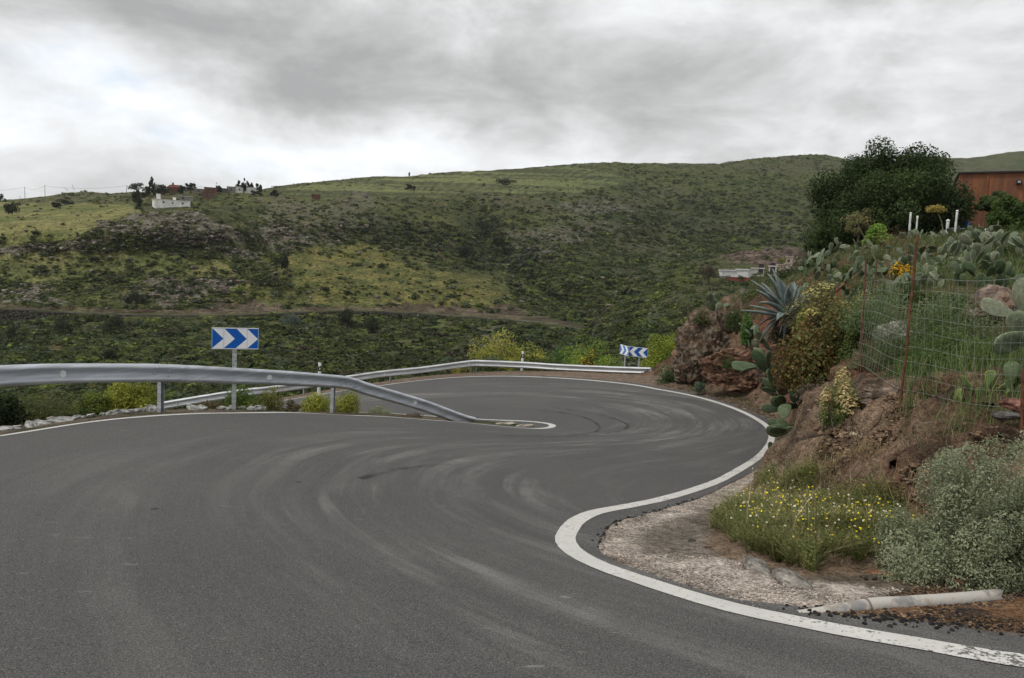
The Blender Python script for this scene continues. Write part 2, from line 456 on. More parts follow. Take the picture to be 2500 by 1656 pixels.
# asphalt outline
gravel_px = [(2500, 1546), (2263, 1516), (2060, 1495), (1933, 1478), (1781, 1460), (1655, 1424), (1543, 1384), (1467, 1350), (1460, 1328), (1472, 1293),
             (1513, 1272), (1604, 1247), (1705, 1216), (1781, 1181), (1857, 1140)]
gravel = dropl(gravel_px)[:, :2]
edge_out = np.vstack([[(12, 2.2), (7, 3.3)], smooth(gravel, 5), offset(outer, -.42)[22 * 6 + 2::2], [(-11.6, 31.0), (-15, 32), (-22, 33.5), (-42, 38.5)]])
up_in = offset(inner_full, .34)
# island notch: keep the dirt between the two inner lines
di, _, _ = seg_dist(inner_full[:, 0], inner_full[:, 1], dropl([(1290, 1041), (1250, 1040)])[:, :2])
tipi = len(inner_full) - 31 - 6 * 5
nose = dropl([(1180, 1033.5), (1225, 1038.5), (1283, 1042.5), (1296, 1041.5), (1275, 1037), (1225, 1033), (1189, 1029)])[:, :2]
cut = int(np.argmin(np.hypot(inner_full[:, 0] - nose[0][0], inner_full[:, 1] - nose[0][1])))
upper_edge = np.vstack([offset(inner_full[:cut], .28)])
lower_edge = np.array([(-1.6, 22.0), (-3.4, 22.0), (-6, 22.7), (-10, 23.8), (-20, 26.4), (-42, 30.8)])
edge_in = np.vstack([upper_edge, nose, lower_edge])
def wob(P, a, f, seed):
    P = resample(P, .16); T = np.gradient(P, axis=0); T /= np.linalg.norm(T, axis=1)[:, None] + 1e-9
    n_ = (fbm(P[:, 0] * f, P[:, 1] * f, 0, 4, seed) - .5) * a
    return P + np.stack([-T[:, 1], T[:, 0]], 1) * n_[:, None]
road_poly = np.vstack([wob(edge_out, .10, 3.0, 3), edge_in[::-1], [(-26, -12), (14, -12)]])
def tri_poly(poly, step_fn_pts):
    pts = [Vector((p[0], p[1])) for p in poly] + [Vector((p[0], p[1])) for p in step_fn_pts]
    n = len(poly)
    r = delaunay_2d_cdt(pts, [(i, (i + 1) % n) for i in range(n)], [list(range(n))], 1, 1e-4)
    V = np.array([(p.x, p.y) for p in r[0]]); T = np.array([f for f in r[2] if len(f) == 3])
    return V, T
gx = np.concatenate([np.arange(-42, -12, .8), np.arange(-12, 10, .3), np.arange(10, 14, .8)])
gy = np.concatenate([np.arange(-12, 1, .8), np.arange(1, 36, .3), np.arange(36, 40, .8)])
GX, GY = np.meshgrid(gx, gy); GX = GX.ravel(); GY = GY.ravel()
ins = inside(GX, GY, road_poly); dd, _, _ = seg_dist(GX, GY, road_poly, True)
k = ins & (dd > .12)
RV, RT = tri_poly(road_poly, np.stack([GX[k], GY[k]], 1))
RZ = road_z(RV[:, 0], RV[:, 1])
track = smooth(np.vstack([dropl([(2250, 1640), (1900, 1560), (1560, 1470), (1250, 1370), (1030, 1270), (960, 1190), (1040, 1125), (1230, 1095),
                     (1450, 1085), (1620, 1068), (1690, 1040), (1660, 1008), (1560, 982), (1400, 965), (1200, 958), (1000, 964), (850, 975)])[:, :2]]), 6)
ud, us_, ss_ = seg_dist(RV[:, 0], RV[:, 1], track)
uvs = np.stack([ud * us_, ss_], 1)

# asphalt
ASPH, n, b = new_mat('asphalt', .88, 0, .22)
p = opos(n)
uvn = n.node('ShaderNodeUVMap'); uvn.uv_map = 'UVMap'; sp = n.node('ShaderNodeSeparateXYZ'); n.link(uvn.outputs[0], sp.inputs[0])
U_, S_ = sp.outputs[0], sp.outputs[1]
def sv(su, ss2, off=0.0):
    c = n.node('ShaderNodeCombineXYZ'); n.link(n.m('MULTIPLY', U_, su), c.inputs[0]); n.link(n.m('MULTIPLY', S_, ss2), c.inputs[1]); c.inputs[2].default_value = off
    return c.outputs[0]
fine = n.noise(p, 130, 4, .8); grit = n.vor(p, 150); mid = n.noise(p, 7, 5, .6); big = n.noise(p, .35, 4, .55)
base = n.mix(n.ss(big, .35, .65), (.042, .042, .0425), (.058, .057, .055))
base = n.mix(n.ss(mid, .3, .7, 0, .35), base, (.048, .047, .046))
base = n.mix(n.ss(fine, .46, .62, 0, .9), base, (.155, .153, .146))
base = n.mix(n.ss(fine, .50, .36, 0, .9), base, (.030, .029, .028))
base = n.mix(n.ss(grit, .20, .05, 0, .5), base, (.30, .29, .27))
patch = n.ss(n.noise(p, .42, 4, .6, .4), .46, .62)
env = n.m('EXPONENT', n.m('MULTIPLY', n.m('POWER', n.m('DIVIDE', U_, 2.4), 2.0), -1.0))
st = n.m('ADD', n.m('MULTIPLY', n.noise(sv(1.5, .13, 2.0), 1.0, 4, .6, .3), .55), n.m('MULTIPLY', n.noise(sv(3.6, .3), 1.0, 6, .68, .25), .45)); st2 = n.noise(sv(9, .5, 4.0), 1.0, 4, .6)
speck = n.ss(n.noise(p, 120, 4, .8), .40, .60)
dust = n.m('MULTIPLY', n.m('MULTIPLY', n.ss(n.m('ADD', n.m('MULTIPLY', st, .85), n.m('MULTIPLY', st2, .15)), .455, .60), n.m('MULTIPLY', env, n.m('ADD', n.m('MULTIPLY', patch, .6), .4))), n.m('ADD', n.m('MULTIPLY', speck, .85), .15), clamp=True)
base = n.mix(n.m('MULTIPLY', dust, .68), base, (.30, .29, .275))
# dark rubber lanes
rub = n.m('MULTIPLY', n.ss(n.noise(sv(4.2, .12, 9.0), 1.0, 4, .6), .56, .70), env)
base = n.mix(n.m('MULTIPLY', rub, .35), base, (.050, .049, .048))
# chalky scrapes, stretched across the road
mp = n.node('ShaderNodeMapping'); n.link(p, mp.inputs[0]); mp.inputs['Scale'].default_value = (2.4, 9, 1); mp.inputs['Rotation'].default_value = (0, 0, .1)
scr = n.m('MULTIPLY', n.ss(n.noise(mp.outputs[0], 1.0, 6, .7), .64, .70), n.ss(n.noise(p, .22, 3, .5), .40, .55))
base = n.mix(n.m('MULTIPLY', scr, .45), base, (.33, .32, .30))
spots = n.ss(n.vor(p, 1.1), .045, .03, 0, .9)
base = n.mix(spots, base, (.03, .03, .03))
n.link(base, b.inputs['Base Color'])
n.link(n.bump(n.m('ADD', fine, n.m('MULTIPLY', mid, .3)), .4, .006), b.inputs['Normal'])
obj('road', make_mesh('road', np.column_stack([RV, RZ]), None, RT, ASPH, uv=uvs, smoothf=True), kind='structure')

# painted lines
PAINT, n, b = new_mat('road_paint', .8, 0, .25)
p = opos(n); wear = n.noise(p, 34, 5, .75); wz = n.noise(p, 1.4, 4, .6); ch = n.noise(p, .5, 3, .5)
dist_ = n.m('LENGTH' if False else 'MULTIPLY', 1.0, 1.0)
thr = n.m('SUBTRACT', wear, n.m('MULTIPLY', n.ss(wz, .42, .74), .16))
worn = n.ss(thr, .40, .31)
c = n.mix(n.ss(wz, .3, .7), (.46, .45, .42), (.57, .56, .53))
c = n.mix(n.ss(n.noise(p, 12, 5, .7), .5, .8, 0, .5), c, (.33, .32, .29))
uvn = n.node('ShaderNodeUVMap'); uvn.uv_map = 'UVMap'; sp = n.node('ShaderNodeSeparateXYZ'); n.link(uvn.outputs[0], sp.inputs[0])
c = n.mix(worn, c, (.10, .097, .09)); n.link(c, b.inputs['Base Color'])
n.link(n.bump(wear, .5, .008), b.inputs['Normal'])
wo_ = np.interp(np.linspace(0, 1, 60), [0, .05, .13, .2, .45, .6, 1], [.22, .20, .165, .15, .15, .16, .16])
V, Q, uv = ribbon(outer_full, wo_, .0045, jit=.018)
obj('road_line', make_mesh('edge_line', V, Q, None, PAINT, uv=uv), kind='structure')
tag(bpy.data.objects['road_line'], None)
V, Q, uv = ribbon(inner_full, .20, .0045, jit=.012)
obj('road_line', make_mesh('inner_line', V, Q, None, PAINT, uv=uv), kind='structure')
# tyre marks
SKID, n, b = new_mat('tyre_rubber_mark', .8, 0, .2)
b.inputs['Base Color'].default_value = (.028, .028, .03, 1)
uvn = n.node('ShaderNodeUVMap'); uvn.uv_map = 'UVMap'; sp = n.node('ShaderNodeSeparateXYZ'); n.link(uvn.outputs[0], sp.inputs[0])
prof = n.m('SUBTRACT', 1.0, n.m('POWER', n.m('ABSOLUTE', n.m('SUBTRACT', n.m('MULTIPLY', sp.outputs[1], 2.0), 1.0)), 2.0))
al = n.m('MULTIPLY', n.m('MULTIPLY', prof, n.ss(n.noise(opos(n), 1.6, 5, .7), .35, .65)), .62, clamp=True)
n.link(al, b.inputs['Alpha'])
for i, L in enumerate([
    [(1290, 1000), (1366, 1008), (1420, 1018), (1455, 1034), (1462, 1050), (1430, 1060), (1366, 1066), (1277, 1066), (1200, 1064)],
    [(1350, 995), (1440, 1009), (1490, 1020), (1526, 1034), (1532, 1043), (1514, 1054), (1450, 1063), (1380, 1067)],
    [(1100, 1135), (1000, 1143), (930, 1155), (880, 1170)]]):
    V, Q, uv = ribbon(smooth(dropl(L)[:, :2], 6), .13, .011)
    obj('tyre_mark', make_mesh('tyre_mark', V, Q, None, SKID, uv=uv), kind='structure')

# ------------------------------------------------------------------ near terrain
TC = [(2490, 1040, 6.3), (2200, 975, 8), (2102, 885, 12), (2010, 900, 12.8), (1990, 850, 15), (1925, 785, 20), (1900, 775, 22.5), (1830, 745, 28), (1720, 755, 31.5),
      (2300, 905, 10), (2150, 855, 13), (2450, 950, 8.3), (2000, 740, 20.5), (2200, 720, 17), (2450, 730, 14), (2450, 600, 21), (2200, 600, 24), (2050, 650, 24),
      (2100, 606, 28), (2300, 610, 29), (2500, 604, 35), (2500, 585, 50), (1960, 655, 31), (1870, 700, 31), (1800, 722, 34), (3200, 900, 8), (3200, 600, 25), (3000, 560, 45),
      (1800, 775, 45), (2000, 690, 48), (2200, 640, 55), (1600, 940, 36.5), (1555, 933, 38), (1650, 925, 36), (1690, 905, 38), (1500, 930, 40)]
tp = [tuple(at(*c)) for c in TC] + [(6, 0, .7), (12, -8, 1.4), (30, -8, 3), (2.7, 5.2, -.35), (45, 10, 6), (45, 50, 8),
      (0, 46, -9), (-15, 43, -12), (9, 45, -6), (-30, 50, -16), (0, 70, -16), (25, 75, -8), (-40, 70, -20), (-45, 0, -8), (-30, 5, -6), (-16, 11, -4.2), (-12, 13, -3.2), (-45, -12, -6), (-20, -12, -2)]
tp = np.array(tp)
terr_z = TPS(tp[:, :2], tp[:, 2], .05)
foot_px = [(2700, 1500), (2440, 1445), (2200, 1400), (1960, 1405), (1800, 1370), (1720, 1330), (1738, 1250), (1800, 1190), (1870, 1150), (1925, 1100), (1925, 1060), (1895, 1020),
           (1845, 990), (1780, 965), (1700, 945)]
foot = dropl(foot_px)[:, :2]
flat_poly = np.vstack([[(14, 1.8), (8, 3.4)], smooth(foot, 4), offset(outer, -2.1)[29 * 6::3], [(-12, 32.3), (-16, 33.3), (-24, 35), (-45, 40)], [(-45, 22)],
                       [(-24, 21), (-15, 16), (-11.5, 12.5), (-13, 9.5), (-20, 4), (-30, -3), (-45, -12), (-45, -20), (14, -20)]])
def bank_w(x, y):
    right = 1.05 + 1.3 * sstep(-y, -10, -7) + .9 * sstep(y, 20, 24)
    return np.where((x > 0.8) & (y < 36), right, 5.0)
def near_z(x, y, detail=True):
    x = np.asarray(x, float); y = np.asarray(y, float)
    zr = road_z(x, y); d, _, _ = seg_dist(x, y, flat_poly, True); out = ~inside(x, y, flat_poly)
    d = np.where(out, d, 0); wgt = sstep(d / bank_w(x, y), 0, 1)
    z = zr * (1 - wgt) + terr_z(x, y) * wgt
    if detail:
        z = z + sstep(d, .05, 1.2) * ((fbm(x * .9, y * .9, 0, 4, 11) - .5) * (.7 - .45 * sstep(d, 2.5, 5)) + (ridge(x * 2.4, y * 2.4, 0, 3, 12) - .6) * .25) * np.where(y > 31, .25, 1) - .22 * sstep(d, .0, .8) * (y > 31)
    return z
def ns(a, b, st): return np.arange(a, b - 1e-6, st)
xs = np.concatenate([ns(-45, -14, .7), ns(-14, 1, .22), ns(1, 14, .085), ns(14, 22, .3), ns(22, 46, .9)])
ys = np.concatenate([ns(-14, 3, .6), ns(3, 26, .095), ns(26, 38, .2), ns(38, 48, .5), ns(48, 76, 1.2)])
X, Y = np.meshgrid(xs, ys)
d_f, _, _ = seg_dist(X, Y, flat_poly, True); outm = ~inside(X, Y, flat_poly); d_f = np.where(outm, d_f, 0)
Z = near_z(X, Y)
d_r, _, _ = seg_dist(X, Y, road_poly, True); inr = inside(X, Y, road_poly)
# the ground dips under the asphalt sheet and is a little rough on the verge
verge = np.where(inr, 0, sstep(d_r, 0, .35)) * (1 - sstep(d_f, .05, .6))
Z = Z - np.where(inr, .008 + .13 * sstep(d_r, .0, .45), .004) + verge * (fbm(X * 5, Y * 5, 0, 3, 31) - .42) * .055
bankm = sstep(d_f, .05, .5) * (1 - sstep(d_f, 2.6, 4.5)) * (X > .8)
nx_ = (fbm(X * 2.2, Y * 2.2, Z * 2.2, 5, 41, .62) - .5) * .75; ny_ = (fbm(X * 2.2, Y * 2.2, Z * 2.2, 5, 43, .62) - .5) * .6; nz_ = (ridge(X * 5, Y * 5, Z * 5, 4, 47) - .6) * .26 + (vnoise(X * 9, Y * 9, Z * 9, 8) - .5) * .12
PX = X + nx_ * bankm; PY = Y + ny_ * bankm; PZ = Z + nz_ * bankm
# colours of the soil zones
def mixc(a, b, t): return a * (1 - t[..., None]) + np.asarray(b) * t[..., None]
C = np.zeros(X.shape + (3,)) + np.array((.165, .118, .080))
n1 = fbm(X * .8, Y * .8, 0, 4, 51); n2 = fbm(X * 3.5, Y * 3.5, Z * 2, 4, 52); n3 = fbm(X * .3, Y * .3, 0, 3, 53)
C = mixc(C, (.100, .052, .032), sstep(n1, .38, .60) * sstep(d_f, .1, .6))
C = mixc(C, (.19, .125, .08), sstep(n2, .56, .72) * sstep(d_f, .1, .6))
C = mixc(C, (.065, .045, .032), sstep(n2, .46, .30) * sstep(d_f, .1, .6))
red = sstep(n3 + .25 * n2, .62, .76) * (X > 1) * (Y > 14) * sstep(d_f, .1, .5) * (1 - sstep(d_f, 1.2, 2.2))
C = mixc(C, (.20, .085, .05), red * .8)
green = sstep(n1 + .3 * n2, .52, .7) * sstep(d_f, 2.0, 4.0)
C = mixc(C, (.045, .055, .02), np.where(X > 1, green, np.clip(green + .5 * sstep(d_f, .5, 2), 0, 1)))
C = mixc(C, (.075, .075, .035), (X > 1) * sstep(d_f, 1.8, 3.2) * .75)
valley = sstep(Y, 36.3, 38) * (X < 10)
C = mixc(C, (.045, .05, .022), valley)
wedge = (~inr) & (d_f < .01) & (X < 2.5) & (Y < 26)
C = mixc(C, (.12, .095, .07), wedge * 1.0); C = mixc(C, (.05, .055, .022), wedge * sstep(n1, .45, .6))
# gravel apron of the pull-in
gp = np.vstack([smooth(gravel, 3), foot[::-1][5:]])
gd, _, _ = seg_dist(X, Y, gravel[:, :2]); ing = inside(X, Y, np.vstack([gravel, dropl([(1930, 1120), (1850, 1170), (1790, 1215), (1740, 1260), (1725, 1335), (1830, 1395), (1960, 1425), (2060, 1420), (2150, 1440), (2120, 1475)])[:, :2]]))
pale = np.where(ing, 1 - .80 * sstep(gd + .35 * (n1 - .5), .18, .50) * (Y > 5.2), 0)
C = mixc(C, (.44, .38, .33), pale * (.9 + .5 * (n2 - .4)).clip(0, 1))
C = mixc(C, (.16, .135, .112), np.where(ing, sstep(gd + .35 * (n1 - .5), .18, .50) * (Y > 5.2), 0) * .9)
orange = inside(X, Y, dropl([(2060, 1497), (2263, 1520), (2700, 1590), (2700, 1420), (2350, 1445), (2120, 1478)])[:, :2])
C = mixc(C, (.16, .085, .042), orange * (.55 + .6 * n2).clip(0, 1)); C = mixc(C, (.035, .03, .028), orange * sstep(n2, .5, .36))
far_verge = (~inr) & (d_f < .01) & (Y > 26)
C = mixc(C, (.17, .13, .10), far_verge * .7)
GROUND, n, b = new_mat('soil', .95, 0, .12)
p = opos(n); c = n.attr('Col')
f1 = n.m('ADD', n.m('MULTIPLY', n.noise(p, 16, 6, .7), .5), n.m('MULTIPLY', n.noise(p, 48, 5, .75), .5)); f2 = n.noise(p, 3, 5, .6); f3 = n.vor(p, 38)
sc = n.node('ShaderNodeVectorMath', operation='SCALE'); n.link(c, sc.inputs[0]); n.link(n.m('MULTIPLY', n.ss(f1, .38, .62, .40, 1.65), n.ss(f2, .3, .7, .75, 1.25)), sc.inputs['Scale'])
cc = n.mix(n.ss(f3, .22, .05, 0, .4), sc.outputs[0], n.mix(.5, c, (.42, .38, .33)))
n.link(cc, b.inputs['Base Color'])
f4 = n.noise(p, 55, 4, .7)
n.link(n.bump(n.m('ADD', n.m('ADD', f1, n.m('MULTIPLY', f4, .5)), n.m('MULTIPLY', f3, -.8)), .9, .035), b.inputs['Normal'])
ny, nx = X.shape; idx = np.arange(nx * ny).reshape(ny, nx)
Qg = np.stack([idx[:-1, :-1], idx[:-1, 1:], idx[1:, 1:], idx[1:, :-1]], -1).reshape(-1, 4)
obj('ground', make_mesh('ground', np.stack([PX, PY, PZ], -1).reshape(-1, 3), Qg, None, GROUND, cols=C.reshape(-1, 3), smoothf=True), kind='structure')
def gz(x, y): return float(near_z(np.array([x]), np.array([y]))[0])
def on_ground(u, v, D):
    q = at(u, v, D); return np.array([q[0], q[1], gz(q[0], q[1])])

# ------------------------------------------------------------------ the far hillside across the valley
HC = [(-600, 1000, 62), (0, 1000, 62), (900, 1000, 62), (1600, 980, 62), (2600, 980, 75), (0, 900, 92), (700, 900, 88), (1300, 900, 85), (0, 845, 140), (700, 840, 140), (1300, 850, 115),
      (-600, 750, 205), (0, 752, 205), (300, 763, 208), (640, 764, 218), (1000, 761, 232), (1240, 777, 222), (1433, 803, 190), (1700, 800, 200), (2600, 800, 220),
      (0, 795, 200), (640, 785, 203), (1000, 790, 215), (0, 690, 225), (640, 690, 238), (1240, 700, 262), (1700, 690, 300),
      (0, 600, 250), (500, 600, 262), (900, 600, 305), (1300, 600, 350), (1600, 600, 410), (1900, 560, 470), (2600, 560, 600),
      (-600, 530, 290), (0, 530, 290), (420, 510, 288), (800, 500, 360), (1200, 500, 440), (1600, 500, 540), (2000, 450, 700), (2600, 450, 900),
      (-600, 489, 470), (0, 488, 470), (400, 465, 420), (640, 461, 480), (900, 432, 620), (1300, 408, 700), (1600, 396, 760), (1980, 375, 900), (2300, 380, 1150), (2500, 368, 1250), (3300, 350, 1300)]
HC = np.array(HC, float)
hD = TPS(np.column_stack([HC[:, 0] / 1000, HC[:, 1] / 220]), np.log(HC[:, 2]), .004)
SKY = np.array([(-700, 494), (0, 489), (30, 488), (61, 485), (111, 480), (169, 470), (210, 468), (270, 472), (314, 469), (355, 468), (406, 463), (473, 462), (558, 467), (642, 462), (693, 452),
       (743, 447), (800, 442), (869, 435), (920, 431), (994, 430.5), (1072, 422), (1173, 417), (1258, 413), (1325, 407), (1410, 400), (1501, 396), (1552, 399), (1620, 398), (1687, 400),
       (1755, 400), (1778, 396), (1839, 387), (1907, 382), (1975, 377), (2018, 377), (2052, 386), (2083, 394), (2150, 398), (2230, 388), (2285, 381), (2329, 387), (2372, 385), (2410, 380), (2461, 372), (2500, 369), (3300, 340)], float)
FR = np.array([(-700, 748), (0, 750), (101, 755), (203, 759), (372, 764), (507, 766), (642, 763), (800, 757), (869, 756), (1004, 760), (1105, 767), (1241, 776), (1342, 786), (1433, 803), (1480, 816)], float)
def hillD(u, v): return np.exp(hD(np.asarray(u, float) / 1000, np.asarray(v, float) / 220))
uu = np.concatenate([ns(-700, -60, 12), ns(-60, 2250, 3.2), ns(2250, 3300, 14)])
tt = np.concatenate([np.linspace(0, .22, 40, endpoint=False), np.linspace(.22, 1, 200)])
Uh, Th = np.meshgrid(uu, tt); Vs = np.interp(Uh, SKY[:, 0], SKY[:, 1]); Vh = 1010 + (Vs - 1010) * Th
Dh = hillD(Uh, Vh)
P0 = at(Uh, Vh, Dh)
frv = np.interp(Uh, FR[:, 0], FR[:, 1]); nearroad = np.exp(-((Vh - frv) / 11) ** 2) * (Uh < 1500)
def inpoly(u, v, pts): return inside(u, v, np.array(pts, float)).astype(float)
def soft(u, v, pts, jit=22, seed=3):
    ju = (fbm(u / 40, v / 22, 0, 4, seed) - .5) * jit * 2.4; jv = (fbm(u / 40, v / 22, 5, 4, seed + 1) - .5) * jit
    return inpoly(u + ju, v + jv, pts)
def gauss(u, v, cu, cv_, su, sv_): return np.exp(-((u - cu) / su) ** 2 - ((v - cv_) / sv_) ** 2)
def hill_zones(u, v):
    z = {}
    z['plateau'] = np.maximum(soft(u, v, [(-700, 494), (0, 495), (330, 500), (360, 520), (250, 540), (180, 590), (60, 590), (0, 640), (-700, 640)]),
                              .75 * soft(u, v, [(-700, 600), (100, 625), (330, 600), (560, 640), (560, 680), (300, 660), (100, 690), (-700, 690)], 40, 8))
    z['terrace'] = soft(u, v, [(640, 470), (860, 440), (1200, 415), (1420, 405), (1560, 445), (1400, 470), (1100, 478), (800, 485)], 16, 12)
    z['orchard'] = np.maximum(soft(u, v, [(760, 600), (930, 600), (1010, 665), (1230, 665), (1250, 745), (900, 750), (650, 748), (600, 735), (700, 690), (690, 640)], 26, 15),
                              .8 * soft(u, v, [(540, 700), (640, 690), (720, 745), (560, 745)], 20, 17))
    z['rock'] = np.clip(soft(u, v, [(250, 545), (330, 520), (480, 515), (560, 560), (640, 640), (560, 625), (420, 590), (270, 570)], 30, 21) + soft(u, v, [(-100, 610), (30, 600), (140, 590), (240, 585), (200, 610), (30, 622)], 14, 22)
                + .9 * soft(u, v, [(0, 700), (110, 690), (160, 740), (0, 745)], 30, 23) + .9 * soft(u, v, [(300, 700), (420, 670), (590, 690), (570, 715), (420, 745), (300, 735)], 36, 24)
                + .7 * soft(u, v, [(580, 570), (680, 540), (760, 590), (690, 620)], 30, 25) + .9 * soft(u, v, [(1370, 495), (1500, 490), (1570, 520), (1400, 525)], 24, 26)
                + .6 * soft(u, v, [(1250, 560), (1400, 540), (1560, 555), (1350, 600), (1240, 660)], 50, 27) + .5 * soft(u, v, [(1140, 800), (1230, 790), (1240, 860), (1140, 870)], 20, 28)
                + .5 * soft(u, v, [(640, 500), (900, 480), (960, 560), (800, 600), (640, 560)], 60, 29), 0, 1)
    fr = np.interp(u, FR[:, 0], FR[:, 1])
    z['cut'] = ((v < fr) & (v > fr - 26 * fbm(u / 30, 0 * u, 0, 3, 4) * 2 * np.clip(np.exp(-((u - 600) / 90) ** 4) + np.exp(-((u - 1130) / 180) ** 4) + .25, 0, 1))) * 1.0
    z['gully'] = np.clip(gauss(u, v, 1180, 580, 70, 80) + gauss(u, v, 1250, 640, 120, 40) + .7 * gauss(u, v, 930, 560, 130, 40) + .6 * gauss(u, v, 1700, 540, 200, 60), 0, 1)
    z['lush'] = np.clip(soft(u, v, [(40, 820), (200, 805), (330, 830), (250, 880), (60, 880)], 30, 33) + .6 * (v > fr) * sstep(fbm(u / 50, v / 25, 0, 3, 35), .48, .62), 0, 1)
    z['bare'] = gauss(u, v, 235, 930, 70, 20) + gauss(u, v, 160, 850, 60, 14) * .6
    return z
def hill_colour(u, v, P):
    z = hill_zones(u, v)
    # patterns live on the ground: noise in world metres
    x, y, h = P[..., 0], P[..., 1], P[..., 2]
    a = fbm(x / 22, y / 22, h / 10, 4, 61); b_ = fbm(x / 5, y / 5, h / 3.2, 4, 62); c_ = fbm(x / 60, y / 60, h / 25, 3, 63)
    C = np.zeros(u.shape + (3,)) + np.array((.080, .084, .034))
    C = mixc(C, (.050, .058, .025), sstep(a, .42, .60)); C = mixc(C, (.125, .122, .048), sstep(b_, .52, .68) * .7)
    C = mixc(C, (.10, .088, .06), sstep(c_ + .5 * b_, .76, .90) * .6)
    C = mixc(C, mixc(np.zeros_like(C) + (.20, .185, .080), (.13, .14, .052), sstep(a, .42, .58)), z['plateau'] * (.62 + .5 * b_).clip(0, 1))
    st = fbm(x / 90, h / 1.6, y / 260, 3, 65)
    C = mixc(C, mixc(np.zeros_like(C) + (.15, .158, .070), (.060, .066, .034), sstep(st, .47, .58)), z['terrace'] * .9)
    C = mixc(C, mixc(np.zeros_like(C) + (.165, .145, .055), (.088, .095, .036), sstep(b_ + .3 * a, .50, .75)), z['orchard'] * .85)
    rk = ridge(x / 3.0, y / 3.0, h / 2.4, 4, 66)
    rcol = mixc(np.zeros_like(C) + (.150, .135, .115), (.066, .06, .048), sstep(rk, .72, .92))
    C = mixc(C, rcol, z['rock'] * sstep(b_ + .3 * a, .38, .58) * .95)
    C = mixc(C, mixc(np.zeros_like(C) + (.075, .055, .043), (.13, .10, .078), sstep(b_, .45, .65)), z['cut'] * .95)
    C = mixc(C, (.026, .033, .017), z['gully'] * .75)
    C = mixc(C, (.075, .105, .026), z['lush'] * sstep(b_, .42, .6) * .8)
    C = mixc(C, (.16, .085, .055), z['bare'] * .8)
    rt = sstep(u, 1100, 1500)[..., None]; return C * (np.array((1.06, 1.08, .98)) * (1 - rt) + np.array((.86, .93, .86)) * rt), z
Ch, Zh = hill_colour(Uh, Vh, P0)
gl = np.array([(1105, 440), (1150, 500), (1175, 560), (1195, 620), (1290, 690), (1440, 775)], float); gd1, _, _ = seg_dist(Uh, Vh, gl)
gl2 = np.array([(560, 500), (640, 560), (620, 640), (560, 700)], float); gd2, _, _ = seg_dist(Uh, Vh, gl2); gl3 = np.array([(1560, 420), (1640, 500), (1620, 600), (1500, 700)], float); gd3, _, _ = seg_dist(Uh, Vh, gl3)
crease = .12 * np.exp(-gd1 / 70) + .03 * np.exp(-gd2 / 50) + .07 * np.exp(-gd3 / 70)
Dbase = Dh; Dh = Dh * (1 + crease * (1 - nearroad) * np.clip((1 - Th) * 6, 0, 1)); P0 = at(Uh, Vh, Dh)
def hillD(u, v, base=hillD):
    u = np.asarray(u, float); v = np.asarray(v, float); a_, _, _ = seg_dist(u, v, gl); b2, _, _ = seg_dist(u, v, gl2); c2, _, _ = seg_dist(u, v, gl3)
    f_ = np.interp(u, FR[:, 0], FR[:, 1]); sk = np.interp(u, SKY[:, 0], SKY[:, 1]); nr = np.exp(-((v - f_) / 11) ** 2) * (u < 1500)
    return base(u, v) * (1 + (.12 * np.exp(-a_ / 70) + .03 * np.exp(-b2 / 50) + .07 * np.exp(-c2 / 70)) * (1 - nr) * np.clip((v - sk) / (1010 - sk) * 6, 0, 1))
damp = (1 - nearroad) * np.clip((1 - Th) * 25 + .15, 0, 1)
rockd = ridge(P0[..., 0] / 7, P0[..., 1] / 7, P0[..., 2] / 4, 4, 71)
disp = (fbm(P0[..., 0] / 26, P0[..., 1] / 26, P0[..., 2] / 14, 4, 72) - .5) * .024 + Zh['rock'] * (rockd - .6) * .012 + (fbm(P0[..., 0] / 4, P0[..., 1] / 4, P0[..., 2] / 3, 3, 73) - .5) * .008
Dh2 = Dh * (1 + disp * damp)
Ph = at(Uh, Vh, Dh2)
Ph[..., 2] += (fbm(Ph[..., 0] / 6, Ph[..., 1] / 6, 0, 3, 74) - .5) * .0022 * Dh * np.clip(Th * 3 - 1.7, .2, 1) * (1 - nearroad)
# the land carries on behind the skyline
back = []
for kx, dz in ((1.03, -4), (1.15, -25), (1.4, -80), (1.7, -140)):
    q = Ph[-1].copy(); q[:, :2] *= kx; q[:, 2] += dz; back.append(q)
Pall = np.concatenate([Ph, np.array(back)], 0); Call = np.concatenate([Ch, np.repeat(Ch[-1:], 4, 0)], 0)
def grid_faces(nr, nc):
    i = np.arange(nr * nc).reshape(nr, nc)
    return np.stack([i[:-1, :-1], i[:-1, 1:], i[1:, 1:], i[1:, :-1]], -1).reshape(-1, 4)
HILL, n, b = new_mat('hillside_grass_and_rock', .95, 0, .08)
p = opos(n); c = n.attr('Col')
f1 = n.noise(p, .9, 6, .7); f2 = n.noise(p, .16, 5, .65)
sc = n.node('ShaderNodeVectorMath', operation='SCALE'); n.link(c, sc.inputs[0])
n.link(n.m('MULTIPLY', n.ss(f1, .34, .66, .45, 1.6), n.ss(f2, .3, .7, .75, 1.25)), sc.inputs['Scale'])
n.link(sc.outputs[0], b.inputs['Base Color']); n.link(n.bump(f1, 1.0, 1.2), b.inputs['Normal'])
obj('hillside', make_mesh('hillside', Pall.reshape(-1, 3), grid_faces(*Pall.shape[:2]), None, HILL, cols=Call.reshape(-1, 3), smoothf=True), kind='structure')

